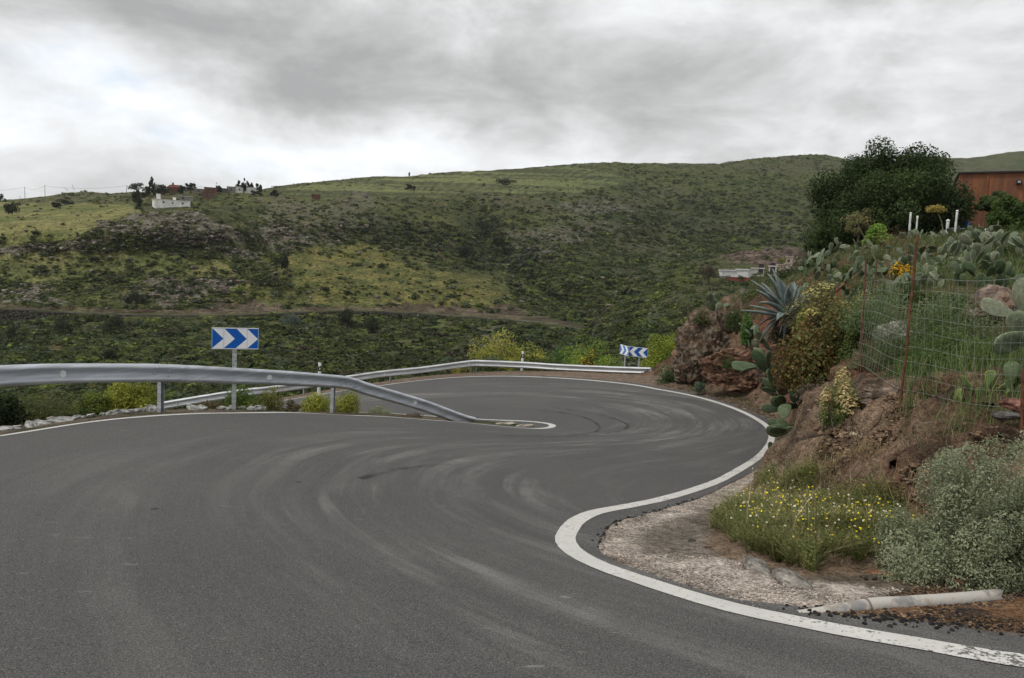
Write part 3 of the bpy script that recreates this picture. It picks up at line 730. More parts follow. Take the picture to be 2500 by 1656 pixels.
# the nearer spur on the right, carrying the small houses
CR = np.array([(1290, 905), (1360, 862), (1400, 826), (1434, 800), (1501, 757), (1603, 700), (1637, 676), (1687, 642), (1772, 622), (1839, 609), (1975, 590), (2100, 545), (2300, 500), (2500, 440), (3500, 380)], float)
CD = np.array([(1290, 85), (1400, 112), (1500, 135), (1603, 160), (1772, 190), (2000, 225), (2500, 260), (3500, 300)], float)
def spurD(u, v):
    vc = np.interp(u, CR[:, 0], CR[:, 1]); t = np.clip((v - vc) / (1000 - vc), 0, 1.0)
    return np.interp(u, CD[:, 0], CD[:, 1]) * (50 / np.interp(u, CD[:, 0], CD[:, 1])) ** (t ** .85)
us2 = np.concatenate([ns(1290, 2150, 3.4), ns(2150, 3500, 25)]); tt2 = np.linspace(0, 1, 130)
Us, Ts = np.meshgrid(us2, tt2); Vc = np.interp(Us, CR[:, 0], CR[:, 1]); Vsn = 1000 + (Vc - 1000) * Ts
Ds = spurD(Us, Vsn); Pq = at(Us, Vsn, Ds)
Cs, _ = hill_colour(Us + 5000, Vsn + 4000, Pq)
rz_ = np.clip(gauss(Us, Vsn, 1870, 622, 110, 22) + gauss(Us, Vsn, 1940, 655, 60, 30), 0, 1)
rk = ridge(Pq[..., 0] / 2.2, Pq[..., 1] / 2.2, Pq[..., 2] / 1.5, 4, 86)
Cs = mixc(Cs, mixc(np.zeros_like(Cs) + (.15, .115, .092), (.045, .032, .026), sstep(rk, .62, .84)), sstep(rz_ + .5 * fbm(Us / 12, Vsn / 8, 0, 3, 5) - .25, .25, .45) * .95)
dspl = ((fbm(Pq[..., 0] / 12, Pq[..., 1] / 12, Pq[..., 2] / 8, 4, 82) - .5) * .05 + rz_ * (rk - .6) * .03) * np.clip((1 - Ts) * 20, 0, 1)
Pq = at(Us, Vsn, Ds * (1 + dspl))
Pq[..., 2] += (fbm(Pq[..., 0] / 3, Pq[..., 1] / 3, 0, 3, 84) - .5) * .8
bk = []
for kx, dz in ((1.04, -3), (1.3, -18), (1.7, -40)):
    q = Pq[-1].copy(); q[:, :2] *= kx; q[:, 2] += dz; bk.append(q)
Pq2 = np.concatenate([Pq, np.array(bk)], 0); Cq2 = np.concatenate([Cs, np.repeat(Cs[-1:], 3, 0)], 0)
obj('spur_slope', make_mesh('spur_slope', Pq2.reshape(-1, 3), grid_faces(*Pq2.shape[:2]), None, HILL, cols=Cq2.reshape(-1, 3), smoothf=True), kind='structure')

# land beyond everything, out to the horizon
gb = MB(); s_ = 2400
gb.add([(-s_, -s_, -45), (s_, -s_, -45), (s_, s_, -45), (-s_, s_, -45)], [[0, 1, 2, 3]], col=(.05, .055, .025))
obj('valley_floor', gb.mesh('valley_floor', HILL), kind='structure')

# ------------------------------------------------------------------ the road across the valley
fr = smooth(FR, 5); frD = hillD(fr[:, 0], fr[:, 1])
pin = at(fr[:, 0], fr[:, 1] + 1, frD + 2); pout = at(fr[:, 0], fr[:, 1] + 1, frD - 6.0); pout[:, 2] = pin[:, 2]
V = np.stack([pin, pout], 1).reshape(-1, 3); m_ = len(pin)
Qr = [[2 * i, 2 * i + 1, 2 * i + 3, 2 * i + 2] for i in range(m_ - 1)]
mb = MB(); mb.add(V, Qr, col=(.06, .055, .05)); obj('far_road', mb.mesh('far_road', SOLID), kind='structure')
STONE, n, b = new_mat('dry_stone', .95, 0, .1)
p = opos(n); vo = n.vor(p, 1.5, 'F1', 'Distance'); c = n.mix(n.ss(vo, .15, .6), (.105, .088, .078), (.028, .024, .022)); c = n.mix(n.ss(n.noise(p, .5, 5, .65), .45, .65), c, (.045, .05, .03))
n.link(c, b.inputs['Base Color']); n.link(n.bump(vo, .8, .4), b.inputs['Normal'])
PARA = mat_attr('parapet_concrete', .9, 0, .1, .35, .15)
wroot = empty('retaining_wall', tuple(pout[m_ // 2]), 'long dark dry stone retaining wall with a pale parapet, carrying the road across the valley', 'retaining wall')
orr = pout[m_ // 2]
lowv = pout.copy(); lowv[:, 2] -= np.interp(fr[:, 0], [-700, 0, 130, 240, 520, 650, 700, 960, 1010, 1250, 1480], [7, 6.5, 6, 2.4, 2.4, 4, 4.2, 4, 3, 2.5, 2.5]); lowv[:, :2] *= .995
mb = MB(); V = np.stack([pout + (0, 0, -.02), lowv], 1).reshape(-1, 3); mb.add(V - orr, [[2 * i, 2 * i + 1, 2 * i + 3, 2 * i + 2] for i in range(m_ - 1)])
obj('stone_face', mb.mesh('stone_face', STONE), wroot)
mb = MB(); a0 = pout * 1.0; hgt = .38
inn = a0.copy(); inn[:, :2] *= 1.002
V = np.stack([a0 + (0, 0, -.3), a0 + (0, 0, hgt), inn + (0, 0, hgt), inn + (0, 0, -.3)], 1).reshape(-1, 3)
mb.add(V - orr, [[4 * i + j, 4 * i + 4 + j, 4 * i + 5 + j, 4 * i + 1 + j] for i in range(m_ - 1) for j in range(3)], col=(.14, .128, .10))
obj('parapet', mb.mesh('parapet', PARA), wroot)

# ------------------------------------------------------------------ scrub
def leafcloud(cen, nor, size, rng, asp=1.0, jit=.45):
    """one quad per leaf or tuft: centres, facing directions, sizes -> V, Q"""
    N = len(cen); nn = nor + rng.normal(0, jit, (N, 3)); nn /= np.linalg.norm(nn, axis=1)[:, None] + 1e-9
    t = rng.normal(0, 1, (N, 3)); t -= (t * nn).sum(1)[:, None] * nn; t /= np.linalg.norm(t, axis=1)[:, None] + 1e-9
    b_ = np.cross(nn, t); s = np.broadcast_to(size, (N,))[:, None]
    k = s * nn * .18
    V = np.stack([cen - t * s * .5 - k, cen + b_ * s * .5 * asp, cen + t * s * .5 - k, cen - b_ * s * .5 * asp], 1).reshape(-1, 3)
    return V, np.arange(4 * N).reshape(N, 4)
def dome(n, rng, zlo=-.15):
    d = rng.normal(0, 1, (n * 8 + 8, 3)); d /= np.linalg.norm(d, axis=1)[:, None]; d = d[d[:, 2] > zlo][:n]; return d
def shrub_proto(n_, seed, size=.5, lumps=5):
    rng = np.random.default_rng(seed); C0 = []; N0 = []
    lc = dome(lumps, rng, -.1) * rng.uniform(.25, .62, (lumps, 1)); lr = rng.uniform(.38, .6, lumps)
    per = n_ // lumps
    for c, r in zip(lc, lr):
        d = dome(per, rng, -.35); C0.append(c + d * r * rng.uniform(.8, 1.08, (len(d), 1))); N0.append(d)
    C0 = np.vstack(C0); N0 = np.vstack(N0); C0[:, 2] *= .8
    V, Q = leafcloud(C0, N0 + (0, 0, .35), size * rng.uniform(.6, 1.2, len(C0)), rng)
    return V, Q, rng.uniform(.72, 1.28, len(C0))
def scatter(name, pts, rad, cols, protos, mat, label, cat, squash=.75, rng=RNG, kind='stuff', tri=False):
    Vs_, Qs_, Cs_ = [], [], []; off = 0
    which = rng.integers(0, len(protos), len(pts))
    for k, (V, Q, sh) in enumerate(protos):
        I = np.where(which == k)[0]
        if not len(I): continue
        a = rng.uniform(0, 6.28, len(I)); ca, sa = np.cos(a), np.sin(a)
        r = rad[I]; sq = squash * rng.uniform(.7, 1.2, len(I))
        x = (V[None, :, 0] * ca[:, None] - V[None, :, 1] * sa[:, None]) * r[:, None]
        y = (V[None, :, 0] * sa[:, None] + V[None, :, 1] * ca[:, None]) * r[:, None]
        z = V[None, :, 2] * (r * sq)[:, None]
        W = np.stack([x, y, z], -1) + pts[I][:, None, :]
        Vs_.append(W.reshape(-1, 3).astype(np.float32))
        Qs_.append((Q[None] + (np.arange(len(I)) * len(V))[:, None, None] + off).reshape(-1, Q.shape[1])); off += len(I) * len(V)
        Cs_.append((cols[I][:, None, :] * sh[None, :, None]).reshape(-1, 3))
    me = make_mesh(name, np.vstack(Vs_), None if tri else np.vstack(Qs_), np.vstack(Qs_) if tri else None, mat, fcols=np.vstack(Cs_))
    return obj(name, me, label=label, cat=cat, kind=kind)
protos = [shrub_proto(34, 100 + i) for i in range(6)]
def shrub_cols(N, rng, u=None, v=None, lushness=0.0):
    pal = np.array([(.050, .060, .024), (.034, .043, .020), (.068, .080, .028), (.105, .118, .034), (.076, .086, .056), (.080, .066, .045), (.135, .15, .045)])
    w_ = np.array([.28, .19, .21, .13, .09, .06, .04]); return pal[rng.choice(7, N, p=w_)] * rng.uniform(.75, 1.3, (N, 1)) * np.array((1.22, 1.32, 1.22))
def sample_hill(N, rng, dens):
    U, V, = [], []
    while len(U) < N:
        u = rng.uniform(-350, 2350, 20000); top = np.interp(u, SKY[:, 0], SKY[:, 1]); v = top + (1000 - top) * rng.uniform(0, 1, 20000) ** 1.0
        k = rng.uniform(0, 1, 20000) < dens(u, v)
        U += list(u[k]); V += list(v[k])
    return np.array(U[:N]), np.array(V[:N])
def dens(u, v):
    z = hill_zones(u, v); fr_ = np.interp(u, FR[:, 0], FR[:, 1])
    d = np.ones(u.shape) * (.62 + .38 * sstep(u, 1150, 1450)) * (.45 + .9 * fbm(u / 60, v / 30, 0, 3, 91))
    d = d * (1 - .90 * z['plateau']) * (1 - .86 * z['terrace']) * (1 - .80 * z['orchard']) * (1 - .55 * z['rock'])
    d = np.where((u < 1500) & (v > fr_ - 9) & (v < fr_ + 13), 0, d); d = d * (1 - .8 * z['cut']) * (1 - .5 * z['bare'])
    d = d * (1 + .6 * z['gully'])
    return np.clip(d, 0, 1)
us3, vs3 = sample_hill(27000, RNG, dens)
Dsh = hillD(us3, vs3); pp = at(us3, vs3, Dsh * .997)
size_px = RNG.gamma(5, 1.25, len(us3)) * np.interp(vs3, [400, 480, 600, 755, 780, 950], [.5, .85, 1.3, 1.6, 2.3, 3.4]) * np.where(us3 > 1300, .92, 1)
rad = np.clip(size_px, 2.2, 36) * Dsh / F
colr = shrub_cols(len(us3), RNG)
zz = hill_zones(us3, vs3)
colr = np.where((RNG.uniform(0, 1, len(us3)) < .5 * zz['gully'])[:, None], np.array([(.035, .046, .026)]), colr)
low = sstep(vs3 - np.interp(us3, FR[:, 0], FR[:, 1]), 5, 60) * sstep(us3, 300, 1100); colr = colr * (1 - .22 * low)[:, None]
pp[:, 2] -= rad * .12
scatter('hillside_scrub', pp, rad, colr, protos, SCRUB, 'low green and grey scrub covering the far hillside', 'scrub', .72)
# scrub of the nearer spur
N = 4200
u4 = RNG.uniform(1290, 2350, N * 2); top = np.interp(u4, CR[:, 0], CR[:, 1]); v4 = top + (985 - top) * RNG.uniform(0, 1, N * 2) ** 1.05
keep = np.ones(len(u4), bool)
for (a0, a1, b0, b1) in ((1750, 1935, 640, 682), (1895, 1940, 622, 668)): keep &= ~((u4 > a0) & (u4 < a1) & (v4 > b0) & (v4 < b1 + 6))
rzz = gauss(u4, v4, 1870, 625, 100, 22) + gauss(u4, v4, 1940, 655, 60, 30)
keep &= RNG.uniform(0, 1, len(u4)) > np.clip(rzz * 1.1, 0, .93); u4 = u4[keep][:N]; v4 = v4[keep][:N]
D4 = spurD(u4, v4); p4_ = at(u4, v4, D4 * .995)
r4 = np.clip(RNG.gamma(5, 1.5, len(u4)) * np.interp(v4, [600, 700, 900], [.9, 1.35, 2.4]), 3, 34) * D4 / F
p4_[:, 2] -= r4 * .15
protos2 = [shrub_proto(60, 140 + i, .40, 6) for i in range(5)]
scatter('spur_scrub', p4_, r4, shrub_cols(len(u4), RNG), protos2, SCRUB, 'dense green scrub on the nearer slope below the small white houses', 'scrub', .75)

# grey rocks breaking through the far slope
def stone_proto(seed):
    rng = np.random.default_rng(seed); import bmesh
    bm = bmesh.new(); bmesh.ops.create_icosphere(bm, subdivisions=1, radius=1.0); V = np.array([v.co[:] for v in bm.verts]); T_ = np.array([[v.index for v in f.verts] for f in bm.faces]); bm.free()
    V = V * rng.uniform(.65, 1.25, (len(V), 1)) * np.array([1.1, .9, .8]); return V, T_, rng.uniform(.8, 1.2, len(T_))
SP = [stone_proto(s_) for s_ in range(6)]
STONES, n, b = new_mat('loose_rock', .95, 0, .1)
c = n.attr('Col'); p = opos(n); sc = n.node('ShaderNodeVectorMath', operation='SCALE'); n.link(c, sc.inputs[0]); n.link(n.ss(n.noise(p, 3, 6, .7), .35, .65, .6, 1.35), sc.inputs['Scale']); n.link(sc.outputs[0], b.inputs['Base Color'])
rg = np.random.default_rng(90); U5 = rg.uniform(-300, 1700, 60000); top = np.interp(U5, SKY[:, 0], SKY[:, 1]); V5 = top + (760 - top) * rg.uniform(0, 1, 60000)
z5 = hill_zones(U5, V5); k = rg.uniform(0, 1, 60000) < np.clip(z5['rock'] * .55 * (fbm(U5 / 26, V5 / 9, 0, 3, 95) > .46) + .012, 0, 1)
k &= V5 < np.interp(U5, FR[:, 0], FR[:, 1]) - 6; U5, V5 = U5[k][:5200], V5[k][:5200]; D5 = hillD(U5, V5)
r5 = rg.gamma(3.2, 1.0, len(U5)).clip(1, 9) * np.interp(V5, [450, 600], [.7, 1.05]) * D5 / F
c5 = np.array([(.15, .135, .115), (.20, .18, .155), (.11, .095, .08), (.17, .135, .105)])[rg.integers(0, 4, len(U5))] * rg.uniform(.8, 1.2, (len(U5), 1))
scatter('hillside_rocks', at(U5, V5, D5 * .998), r5, c5, SP, STONES, 'grey boulders and ledges breaking through the far slope', 'rocks', .75, rg, tri=True)

# ------------------------------------------------------------------ safety barriers
PROF = [(0, .155), (.012, .153), (.045, .138), (.075, .118), (.085, .098), (.078, .078), (.045, .055), (.014, .022), (.008, 0), (.014, -.022), (.045, -.055), (.078, -.078), (.085, -.098), (.075, -.118), (.045, -.138), (.012, -.153), (0, -.155)]
PF = np.array(PROF); PB = PF[::-1] - (.006, 0); PROF2 = np.vstack([PF, PB])
def frames(P, side):
    T = np.gradient(P, axis=0); T /= np.linalg.norm(T, axis=1)[:, None]
    Nn = np.cross(T, (0, 0, 1.)); Nn /= np.linalg.norm(Nn, axis=1)[:, None]; Nn *= side
    Up = np.cross(Nn, T) * side; Up *= np.sign(Up[:, 2:3]); return T, Nn, Up
def barrier(label, pts, side, post_at, refl_at, splice_at, mat, post_down=.9, end_cap=True, turn_end=False):
    C = np.array([at(*q) for q in pts]); C[:, 2] -= .155
    P = resample(smooth(C, 6), .12); o = P[len(P) // 2].copy(); o[2] -= .6
    root = empty('guardrail', tuple(o), label, 'guardrail')
    T, Nn, Up = frames(P, side)
    V = (P[:, None, :] + PROF2[None, :, :1] * Nn[:, None] + PROF2[None, :, 1:] * Up[:, None]).reshape(-1, 3); k_ = len(PROF2)
    Q = [[i * k_ + j, (i + 1) * k_ + j, (i + 1) * k_ + (j + 1) % k_, i * k_ + (j + 1) % k_] for i in range(len(P) - 1) for j in range(k_)]
    mb = MB(); mb.add(V - o, Q); obj('beam', mb.mesh('beam', mat, True), root)
    U_, V_ = to_px(P)
    def nearest(u): return int(np.argmin(abs(U_ - u)))
    pm = MB()
    for a_, b_ in (((0, -.031, 0), (.09, .006, 1)), ((0, .031, 0), (.09, .006, 1)), ((-.042, 0, 0), (.006, .062, 1))): pm.box(np.array(a_) + (0, 0, -.5), b_)
    pme = pm.mesh('post', mat)
    sm = MB(); sm.box((0, 0, 0), (.10, .07, .2)); sme = sm.mesh('spacer', mat)
    for u in post_at:
        i = nearest(u); c = P[i] - Nn[i] * .15; g = gz(c[0], c[1]); h = max(.35, c[2] + .10 - g + .25)
        q = obj('post', pme, root); q.location = tuple(c - o + (0, 0, .10)); q.scale = (1, 1, h); q.rotation_euler = (0, R(1.5), math.atan2(Nn[i][1], Nn[i][0]))
        q = obj('spacer', sme, root); q.location = tuple(P[i] - Nn[i] * .056 - o); q.rotation_euler = (0, 0, math.atan2(Nn[i][1], Nn[i][0]))
    rm = MB()  # trapezoid reflector, white face and rusty back
    rm.add([(0, -.004, -.055), (.075, -.004, -.028), (.075, -.004, .028), (0, -.004, .055), (0, .004, -.055), (.075, .004, -.028), (.075, .004, .028), (0, .004, .055)],
           [[0, 1, 2, 3], [7, 6, 5, 4], [0, 4, 5, 1], [1, 5, 6, 2], [2, 6, 7, 3], [3, 7, 4, 0]], col=[(.78, .78, .76), (.45, .2, .13), (.5, .5, .5), (.5, .5, .5), (.5, .5, .5), (.45, .25, .2)])
    rme = rm.mesh('reflector', SOLID)
    for u in refl_at:
        i = nearest(u); q = obj('reflector', rme, root); q.location = tuple(P[i] + Nn[i] * .012 - o)
        q.rotation_euler = (0, 0, math.atan2(Nn[i][1], Nn[i][0]) + R(26)); q.scale = (1.25, 1, 1.35)
    bm_ = MB(); th = np.arange(8) * math.pi / 4
    bm_.tube([(0, 0, 0), (.016, 0, 0), (.022, 0, 0)], [.022, .022, .010], 8); bme = bm_.mesh('bolt', mat, True)
    lm = MB(); 
    for u in splice_at:
        i = nearest(u)
        for du, pz, px in ((-2, .098, .086), (-2, 0, .008), (-2, -.098, .086), (0, .05, .042), (0, -.05, .042), (2, .098, .086), (2, -.098, .086)):
            j = min(max(i + du, 0), len(P) - 1); q = obj('bolt', bme, root); q.location = tuple(P[j] + Nn[j] * px + Up[j] * pz - o); q.rotation_euler = (0, 0, math.atan2(Nn[j][1], Nn[j][0]))
        # the overlapping beam end: a slim raised lip
        j = min(i + 3, len(P) - 2); PL = P[[j, j + 1]]; W_ = (PL[:, None, :] + (PROF2[None, :17, :1] + .007) * Nn[[j, j + 1]][:, None] + PROF2[None, :17, 1:] * Up[[j, j + 1]][:, None])
        W_[1] = W_[0] + (T[j] * .016); lm = MB(); lm.add(W_.reshape(-1, 3) - o, [[a, a + 17, a + 18, a + 1] for a in range(16)]); obj('beam_lip', lm.mesh('beam_lip', mat), root)
    if end_cap:
        c = P[-1]; th = np.linspace(-math.pi / 2, math.pi / 2, 9)
        n_ = Nn[-1]; t_ = T[-1]; W_ = []
        for a in th:
            for z in (-.155, .155): W_.append(c + n_ * (.04 + .075 * math.sin(a)) * 1.0 + t_ * .075 * math.cos(a) + Up[-1] * z)
        em = MB(); em.add(np.array(W_) - o, [[2 * a, 2 * a + 2, 2 * a + 3, 2 * a + 1] for a in range(8)]); obj('end_piece', em.mesh('end_piece', mat, True), root)
    return root, P
near_pts = [(-420, 915, 9.2), (-200, 902, 9.9), (0, 892, 10.8), (148, 888, 11.6), (296, 888, 12.3), (405, 889.5, 12.9), (562, 897.7, 14.3), (700, 906, 15.9), (790, 913.5, 17.4), (838, 918, 18.2), (868, 925, 18.6), (903, 937, 18.9), (1030, 975, 20.1), (1125, 1010, 21.0), (1157, 1019, 21.3)]
barrier('near grey guardrail whose end slopes down into the road island', near_pts, 1, [-190, 412, 824], [147, 655, 1012], [405, 838], STEEL, end_cap=False)
far_pts = [(392, 982, 30.6), (500, 964, 31), (591, 950, 31.4), (665, 942.5, 31.9), (760, 930, 32.8), (856, 916, 33.8), (935, 905, 34.5), (1030, 895.6, 35.2), (1105, 885.5, 35.8), (1150, 880, 36.0), (1180, 879.6, 36.0),
           (1277, 883.5, 35.8), (1366, 889, 35.3), (1484, 894, 34.6), (1560, 896.6, 34.0), (1590, 897.3, 33.7)]
barrier('far pale guardrail on the outside of the lower bend', far_pts, 1, [480, 745, 957, 1150, 1164, 1272 + 90, 1480, 1572], [935, 1144, 1353, 1578, 430], [1000, 1166], STEEL2)

# ------------------------------------------------------------------ chevron panels
SIGNM = mat_attr('sign_sheeting', .5, 0, .3, .02, 2)
BLUE, WHITE = (.0, .105, .46), (.86, .87, .89)
def chevron_sign(u, vb, vt, D, W_, H_, yaw, lean, polys, seams, label, post_x, blue=BLUE, group=None, base_drop=.4):
    """yaw turns the face away from the camera; polys are white arrows in unit panel coordinates"""
    b0 = at(u, vb, D); t0 = at(u, vt, D); h = t0[2] - b0[2]
    f = math.atan2(b0[0], b0[1])     # towards the camera
    root = empty('chevron_sign', tuple(b0), label, 'road sign', group, rz=-f + yaw); root.rotation_euler[1] = lean
    m = MB(); m.box((0, 0, h - H_ / 2), (W_, .022, H_), col=(.5, .52, .53)); pn = obj('panel', m.mesh('panel', SIGNM), root)
    m = MB(); m.box((0, -.0125, h - H_ / 2), (W_ - .004, .003, H_ - .004), col=blue); obj('blue_field', m.mesh('blue_field', SIGNM), pn)
    for P in polys:
        P = np.array(P); x = (P[:, 0] - .5) * W_; z = h - P[:, 1] * H_; n_ = len(P)
        V = np.vstack([np.stack([x, np.full(n_, -.0165), z], 1), np.stack([x, np.full(n_, -.0142), z], 1)])
        T_ = [[0, 1, 5], [1, 2, 5], [2, 3, 5], [3, 4, 5]] if n_ == 6 else [[0, i, i + 1] for i in range(1, n_ - 1)]
        Q_ = [[i, (i + 1) % n_, (i + 1) % n_ + n_, i + n_] for i in range(n_)]
        m = MB(); m.add(V, Q_, T_, col=WHITE); obj('white_arrow', m.mesh('white_arrow', SIGNM), pn)
    m = MB()
    for z in (h - .006, h - H_ + .006): m.box((0, -.018, z), (W_, .004, .012), col=WHITE)
    for x in (-W_ / 2 + .006, W_ / 2 - .006): m.box((x, -.018, h - H_ / 2), (.010, .004, H_ - .024), col=(.35, .5, .75))
    obj('border', m.mesh('border', SIGNM), pn)
    if seams:
        for s in seams:
            m = MB(); m.box(((s - .5) * W_, -.0185, h - H_ / 2), (.005, .002, H_ - .03), col=(.33, .34, .36)); obj('seam', m.mesh('seam', SIGNM), pn)
    m = MB(); m.box((post_x, .055, (h - base_drop) / 2 - .03), (.08, .04, h + base_drop - .06)); ps = obj('post', m.mesh('post', STEEL2), root)
    for z in (h - .12, h - H_ + .1):
        m = MB(); m.box((post_x, .03, z), (.12, .01, .03)); obj('clamp', m.mesh('clamp', STEEL2), ps)
    m = MB(); m.box((0, 0, 0), (.014, .003, .022), col=(.03, .03, .03)); hole = m.mesh('bolt_hole', SIGNM)
    for k in range(5): q = obj('bolt_hole', hole, ps); q.location = (post_x + .018 * (-1) ** k, .0335, h - H_ - .06 - k * .085)
    return root
A = [(.02, .04), (.268, .04), (.49, .515), (.255, .96), (.013, .96), (.25, .515)]
B = [(.53, .04), (.758, .04), (.986, .515), (.758, .96), (.51, .96), (.745, .515)]
chevron_sign(572, 1001, 799, 14.6, .84, .405, R(0), R(.8), [A, B], [.255, .752], 'blue and white chevron sign with two arrows pointing right, behind the near guardrail', -.01)
M1 = [(1 - x, y) for x, y in A][::-1]; M2 = [(1 - x, y) for x, y in B][::-1]
def rot6(L): return [L[(i + 0) % 6] for i in range(6)]
# arrows need their notch vertex last: rebuild mirrored lists in that order
M1 = [(1 - A[i][0], A[i][1]) for i in range(6)]; M2 = [(1 - B[i][0], B[i][1]) for i in range(6)]
chevron_sign(1552, 928, 847, 34.8, .84, .44, R(-4), R(2.5), [M1, M2], None, 'small blue and white chevron sign with arrows pointing left, near the far rail end', .06, (.01, .10, .42))
chevron_sign(1520.5, 926, 842.5, 35.0, .84, .44, R(-62), R(1.5), [A, B], None, 'obliquely turned blue and white chevron sign, left of the small left-pointing one', .0, (.10, .22, .55))

# ------------------------------------------------------------------ white marker posts
def delineator(u, vb, vt, D, label):
    b0 = at(u, vb, D); h = (vb - vt) * D / F
    root = empty('marker_post', tuple(b0), label, 'marker post', rz=-math.atan2(b0[0], b0[1])); root.rotation_euler[1] = R(2.0)
    def seg(z0, z1, k, col, name, cut=0.0):
        m = MB(); w_, d_ = .062 * k, .05 * k
        n_ = 10; th = np.arange(n_) * 2 * math.pi / n_; x = w_ * np.cos(th); y = d_ * np.sin(th)
        V = np.vstack([np.stack([x, y, np.full(n_, z0)], 1), np.stack([x, y, z1 + cut * np.cos(th)], 1)])
        V = np.vstack([V, [(0, 0, z1)]])
        m.add(V, [[i, (i + 1) % n_, (i + 1) % n_ + n_, i + n_] for i in range(n_)], [[2 * n_, n_ + i, n_ + (i + 1) % n_] for i in range(n_)], col)
        return obj(name, m.mesh(name, SOLID, False), root)
    seg(-.3, h * .74, 1, (.72, .73, .72), 'shaft'); seg(h * .735, h * .90, 1.03, (.012, .012, .014), 'black_band', .02); seg(h * .885, h, 1.0, (.78, .79, .78), 'cap', -.035)
    m = MB(); m.box((0, -.055, h * .82), (.05, .006, .09), col=(.55, .56, .5)); obj('reflector', m.mesh('reflector', SIGNM), root)
delineator(778, 961, 886, 29.2, 'white marker post with black band standing behind the near guardrail')
delineator(1273, 917, 858, 36.4, 'white marker post with black band behind the far guardrail, by the yellow-green bush')

# ------------------------------------------------------------------ concrete lumps along the road edge
ROCKM, n, b = new_mat('rough_rock', .95, 0, .12)
p = n.node('ShaderNodeTexCoord').outputs['Object']; c = n.attr('Col')
f1 = n.noise(p, 9, 7, .7); f2 = n.noise(p, 2.2, 5, .6); sc = n.node('ShaderNodeVectorMath', operation='SCALE'); n.link(c, sc.inputs[0])
n.link(n.m('MULTIPLY', n.ss(f1, .32, .68, .45, 1.5), n.ss(f2, .3, .7, .7, 1.25)), sc.inputs['Scale']); n.link(sc.outputs[0], b.inputs['Base Color'])
n.link(n.bump(n.m('ADD', f1, n.m('MULTIPLY', n.noise(p, 30, 4, .7), .5)), .9, .05), b.inputs['Normal'])
def ico(sub):
    import bmesh
    bm = bmesh.new(); bmesh.ops.create_icosphere(bm, subdivisions=sub, radius=1.0)
    V = np.array([v.co[:] for v in bm.verts]); T_ = np.array([[v.index for v in f.verts] for f in bm.faces]); bm.free(); return V, T_
ICO = {k: ico(k) for k in (2, 3, 4, 5)}
def rock_mesh(name, rad, seed, sub=4, amp=.35, freq=1.3, strata=0.0, cols=((.16, .14, .12),), cut=.0, mat=ROCKM):
    V, T_ = ICO[sub]; rng = np.random.default_rng(seed); W_ = V.copy()
    for _ in range(9):    # flatten facets
        d = rng.normal(0, 1, 3); d /= np.linalg.norm(d); h = rng.uniform(.62, .92); s = W_ @ d; W_ = W_ - np.maximum(s - h, 0)[:, None] * d * .85
    q = V * freq + seed * 3.1
    a = (fbm(q[:, 0], q[:, 1], q[:, 2], 4, seed) - .5) * amp * 1.6 + (ridge(q[:, 0] * 2.2, q[:, 1] * 2.2, q[:, 2] * (2.2 + 5 * strata), 4, seed + 5) - .65) * amp * .7
    W_ = W_ * (1 + a)[:, None] * np.array(rad)
    cl = np.array(cols, float); t = fbm(q[:, 0] * 2, q[:, 1] * 2, q[:, 2] * (2 + 3 * strata), 4, seed + 9); t = np.clip((t - .3) / .4, 0, .999) * (len(cl) - 1)
    i = np.floor(t).astype(int); i = np.minimum(i, len(cl) - 2) if len(cl) > 1 else i * 0; fr_ = (t - i)[:, None]
    C = cl[i] * (1 - fr_) + cl[np.minimum(i + 1, len(cl) - 1)] * fr_
    return make_mesh(name, W_, None, T_, mat, cols=C, smoothf=False)
lump = [rock_mesh('concrete_lump', (.16, .11, .075), 200 + i, 3, .5, 1.6, 0, ((.30, .30, .29), (.42, .42, .40), (.26, .25, .23))) for i in range(4)]
rg = np.random.default_rng(5)
LP = [(5, 1046), (40, 1044), (75, 1042), (95, 1033), (118, 1034), (140, 1030), (165, 1024), (192, 1008), (196, 1020), (222, 1020), (250, 1016), (280, 1010), (300, 1008), (322, 1006), (335, 1004), (370, 1006), (384, 1004), (470, 1000), (490, 1001), (540, 1000), (565, 1001),
      (590, 999), (612, 998), (632, 1000), (20, 1040), (160, 1034)]
lump_lab = ['flat grey concrete lump lying along the verge edge beside the near white line']
for k_, (u, v) in enumerate(LP):
    q = at(u, v, 11.1 + u / 640 * 4.1); g = gz(q[0], q[1]); s = rg.uniform(.35, .85)
    o = obj('concrete_lump', lump[k_ % 4], loc=(q[0], q[1], g + .03), label=lump_lab[0], cat='rubble', group='pale concrete lumps along the near road edge')
    o.scale = (s * 1.3, s, s * rg.uniform(.7, 1.3)); o.rotation_euler = (rg.uniform(-.3, .3), rg.uniform(-.3, .3), rg.uniform(0, 6))
# raised stones in the island
for u, v, sx_, lab in ((1236, 1036.5, .34, 'low flat kerb stone in the island, nearer the rail end'), (1283, 1042, .30, 'low flat kerb stone at the tip of the island')):
    q = drop(u, v)[0]; o = obj('kerb_stone', rock_mesh('kerb_stone', (sx_, .12, .05), 230 + int(u), 3, .2, 1.2, 0, ((.28, .25, .20), (.36, .33, .28))), loc=(q[0], q[1], q[2] + .02), label=lab, cat='kerb stone')
    o.rotation_euler = (0, 0, R(24))

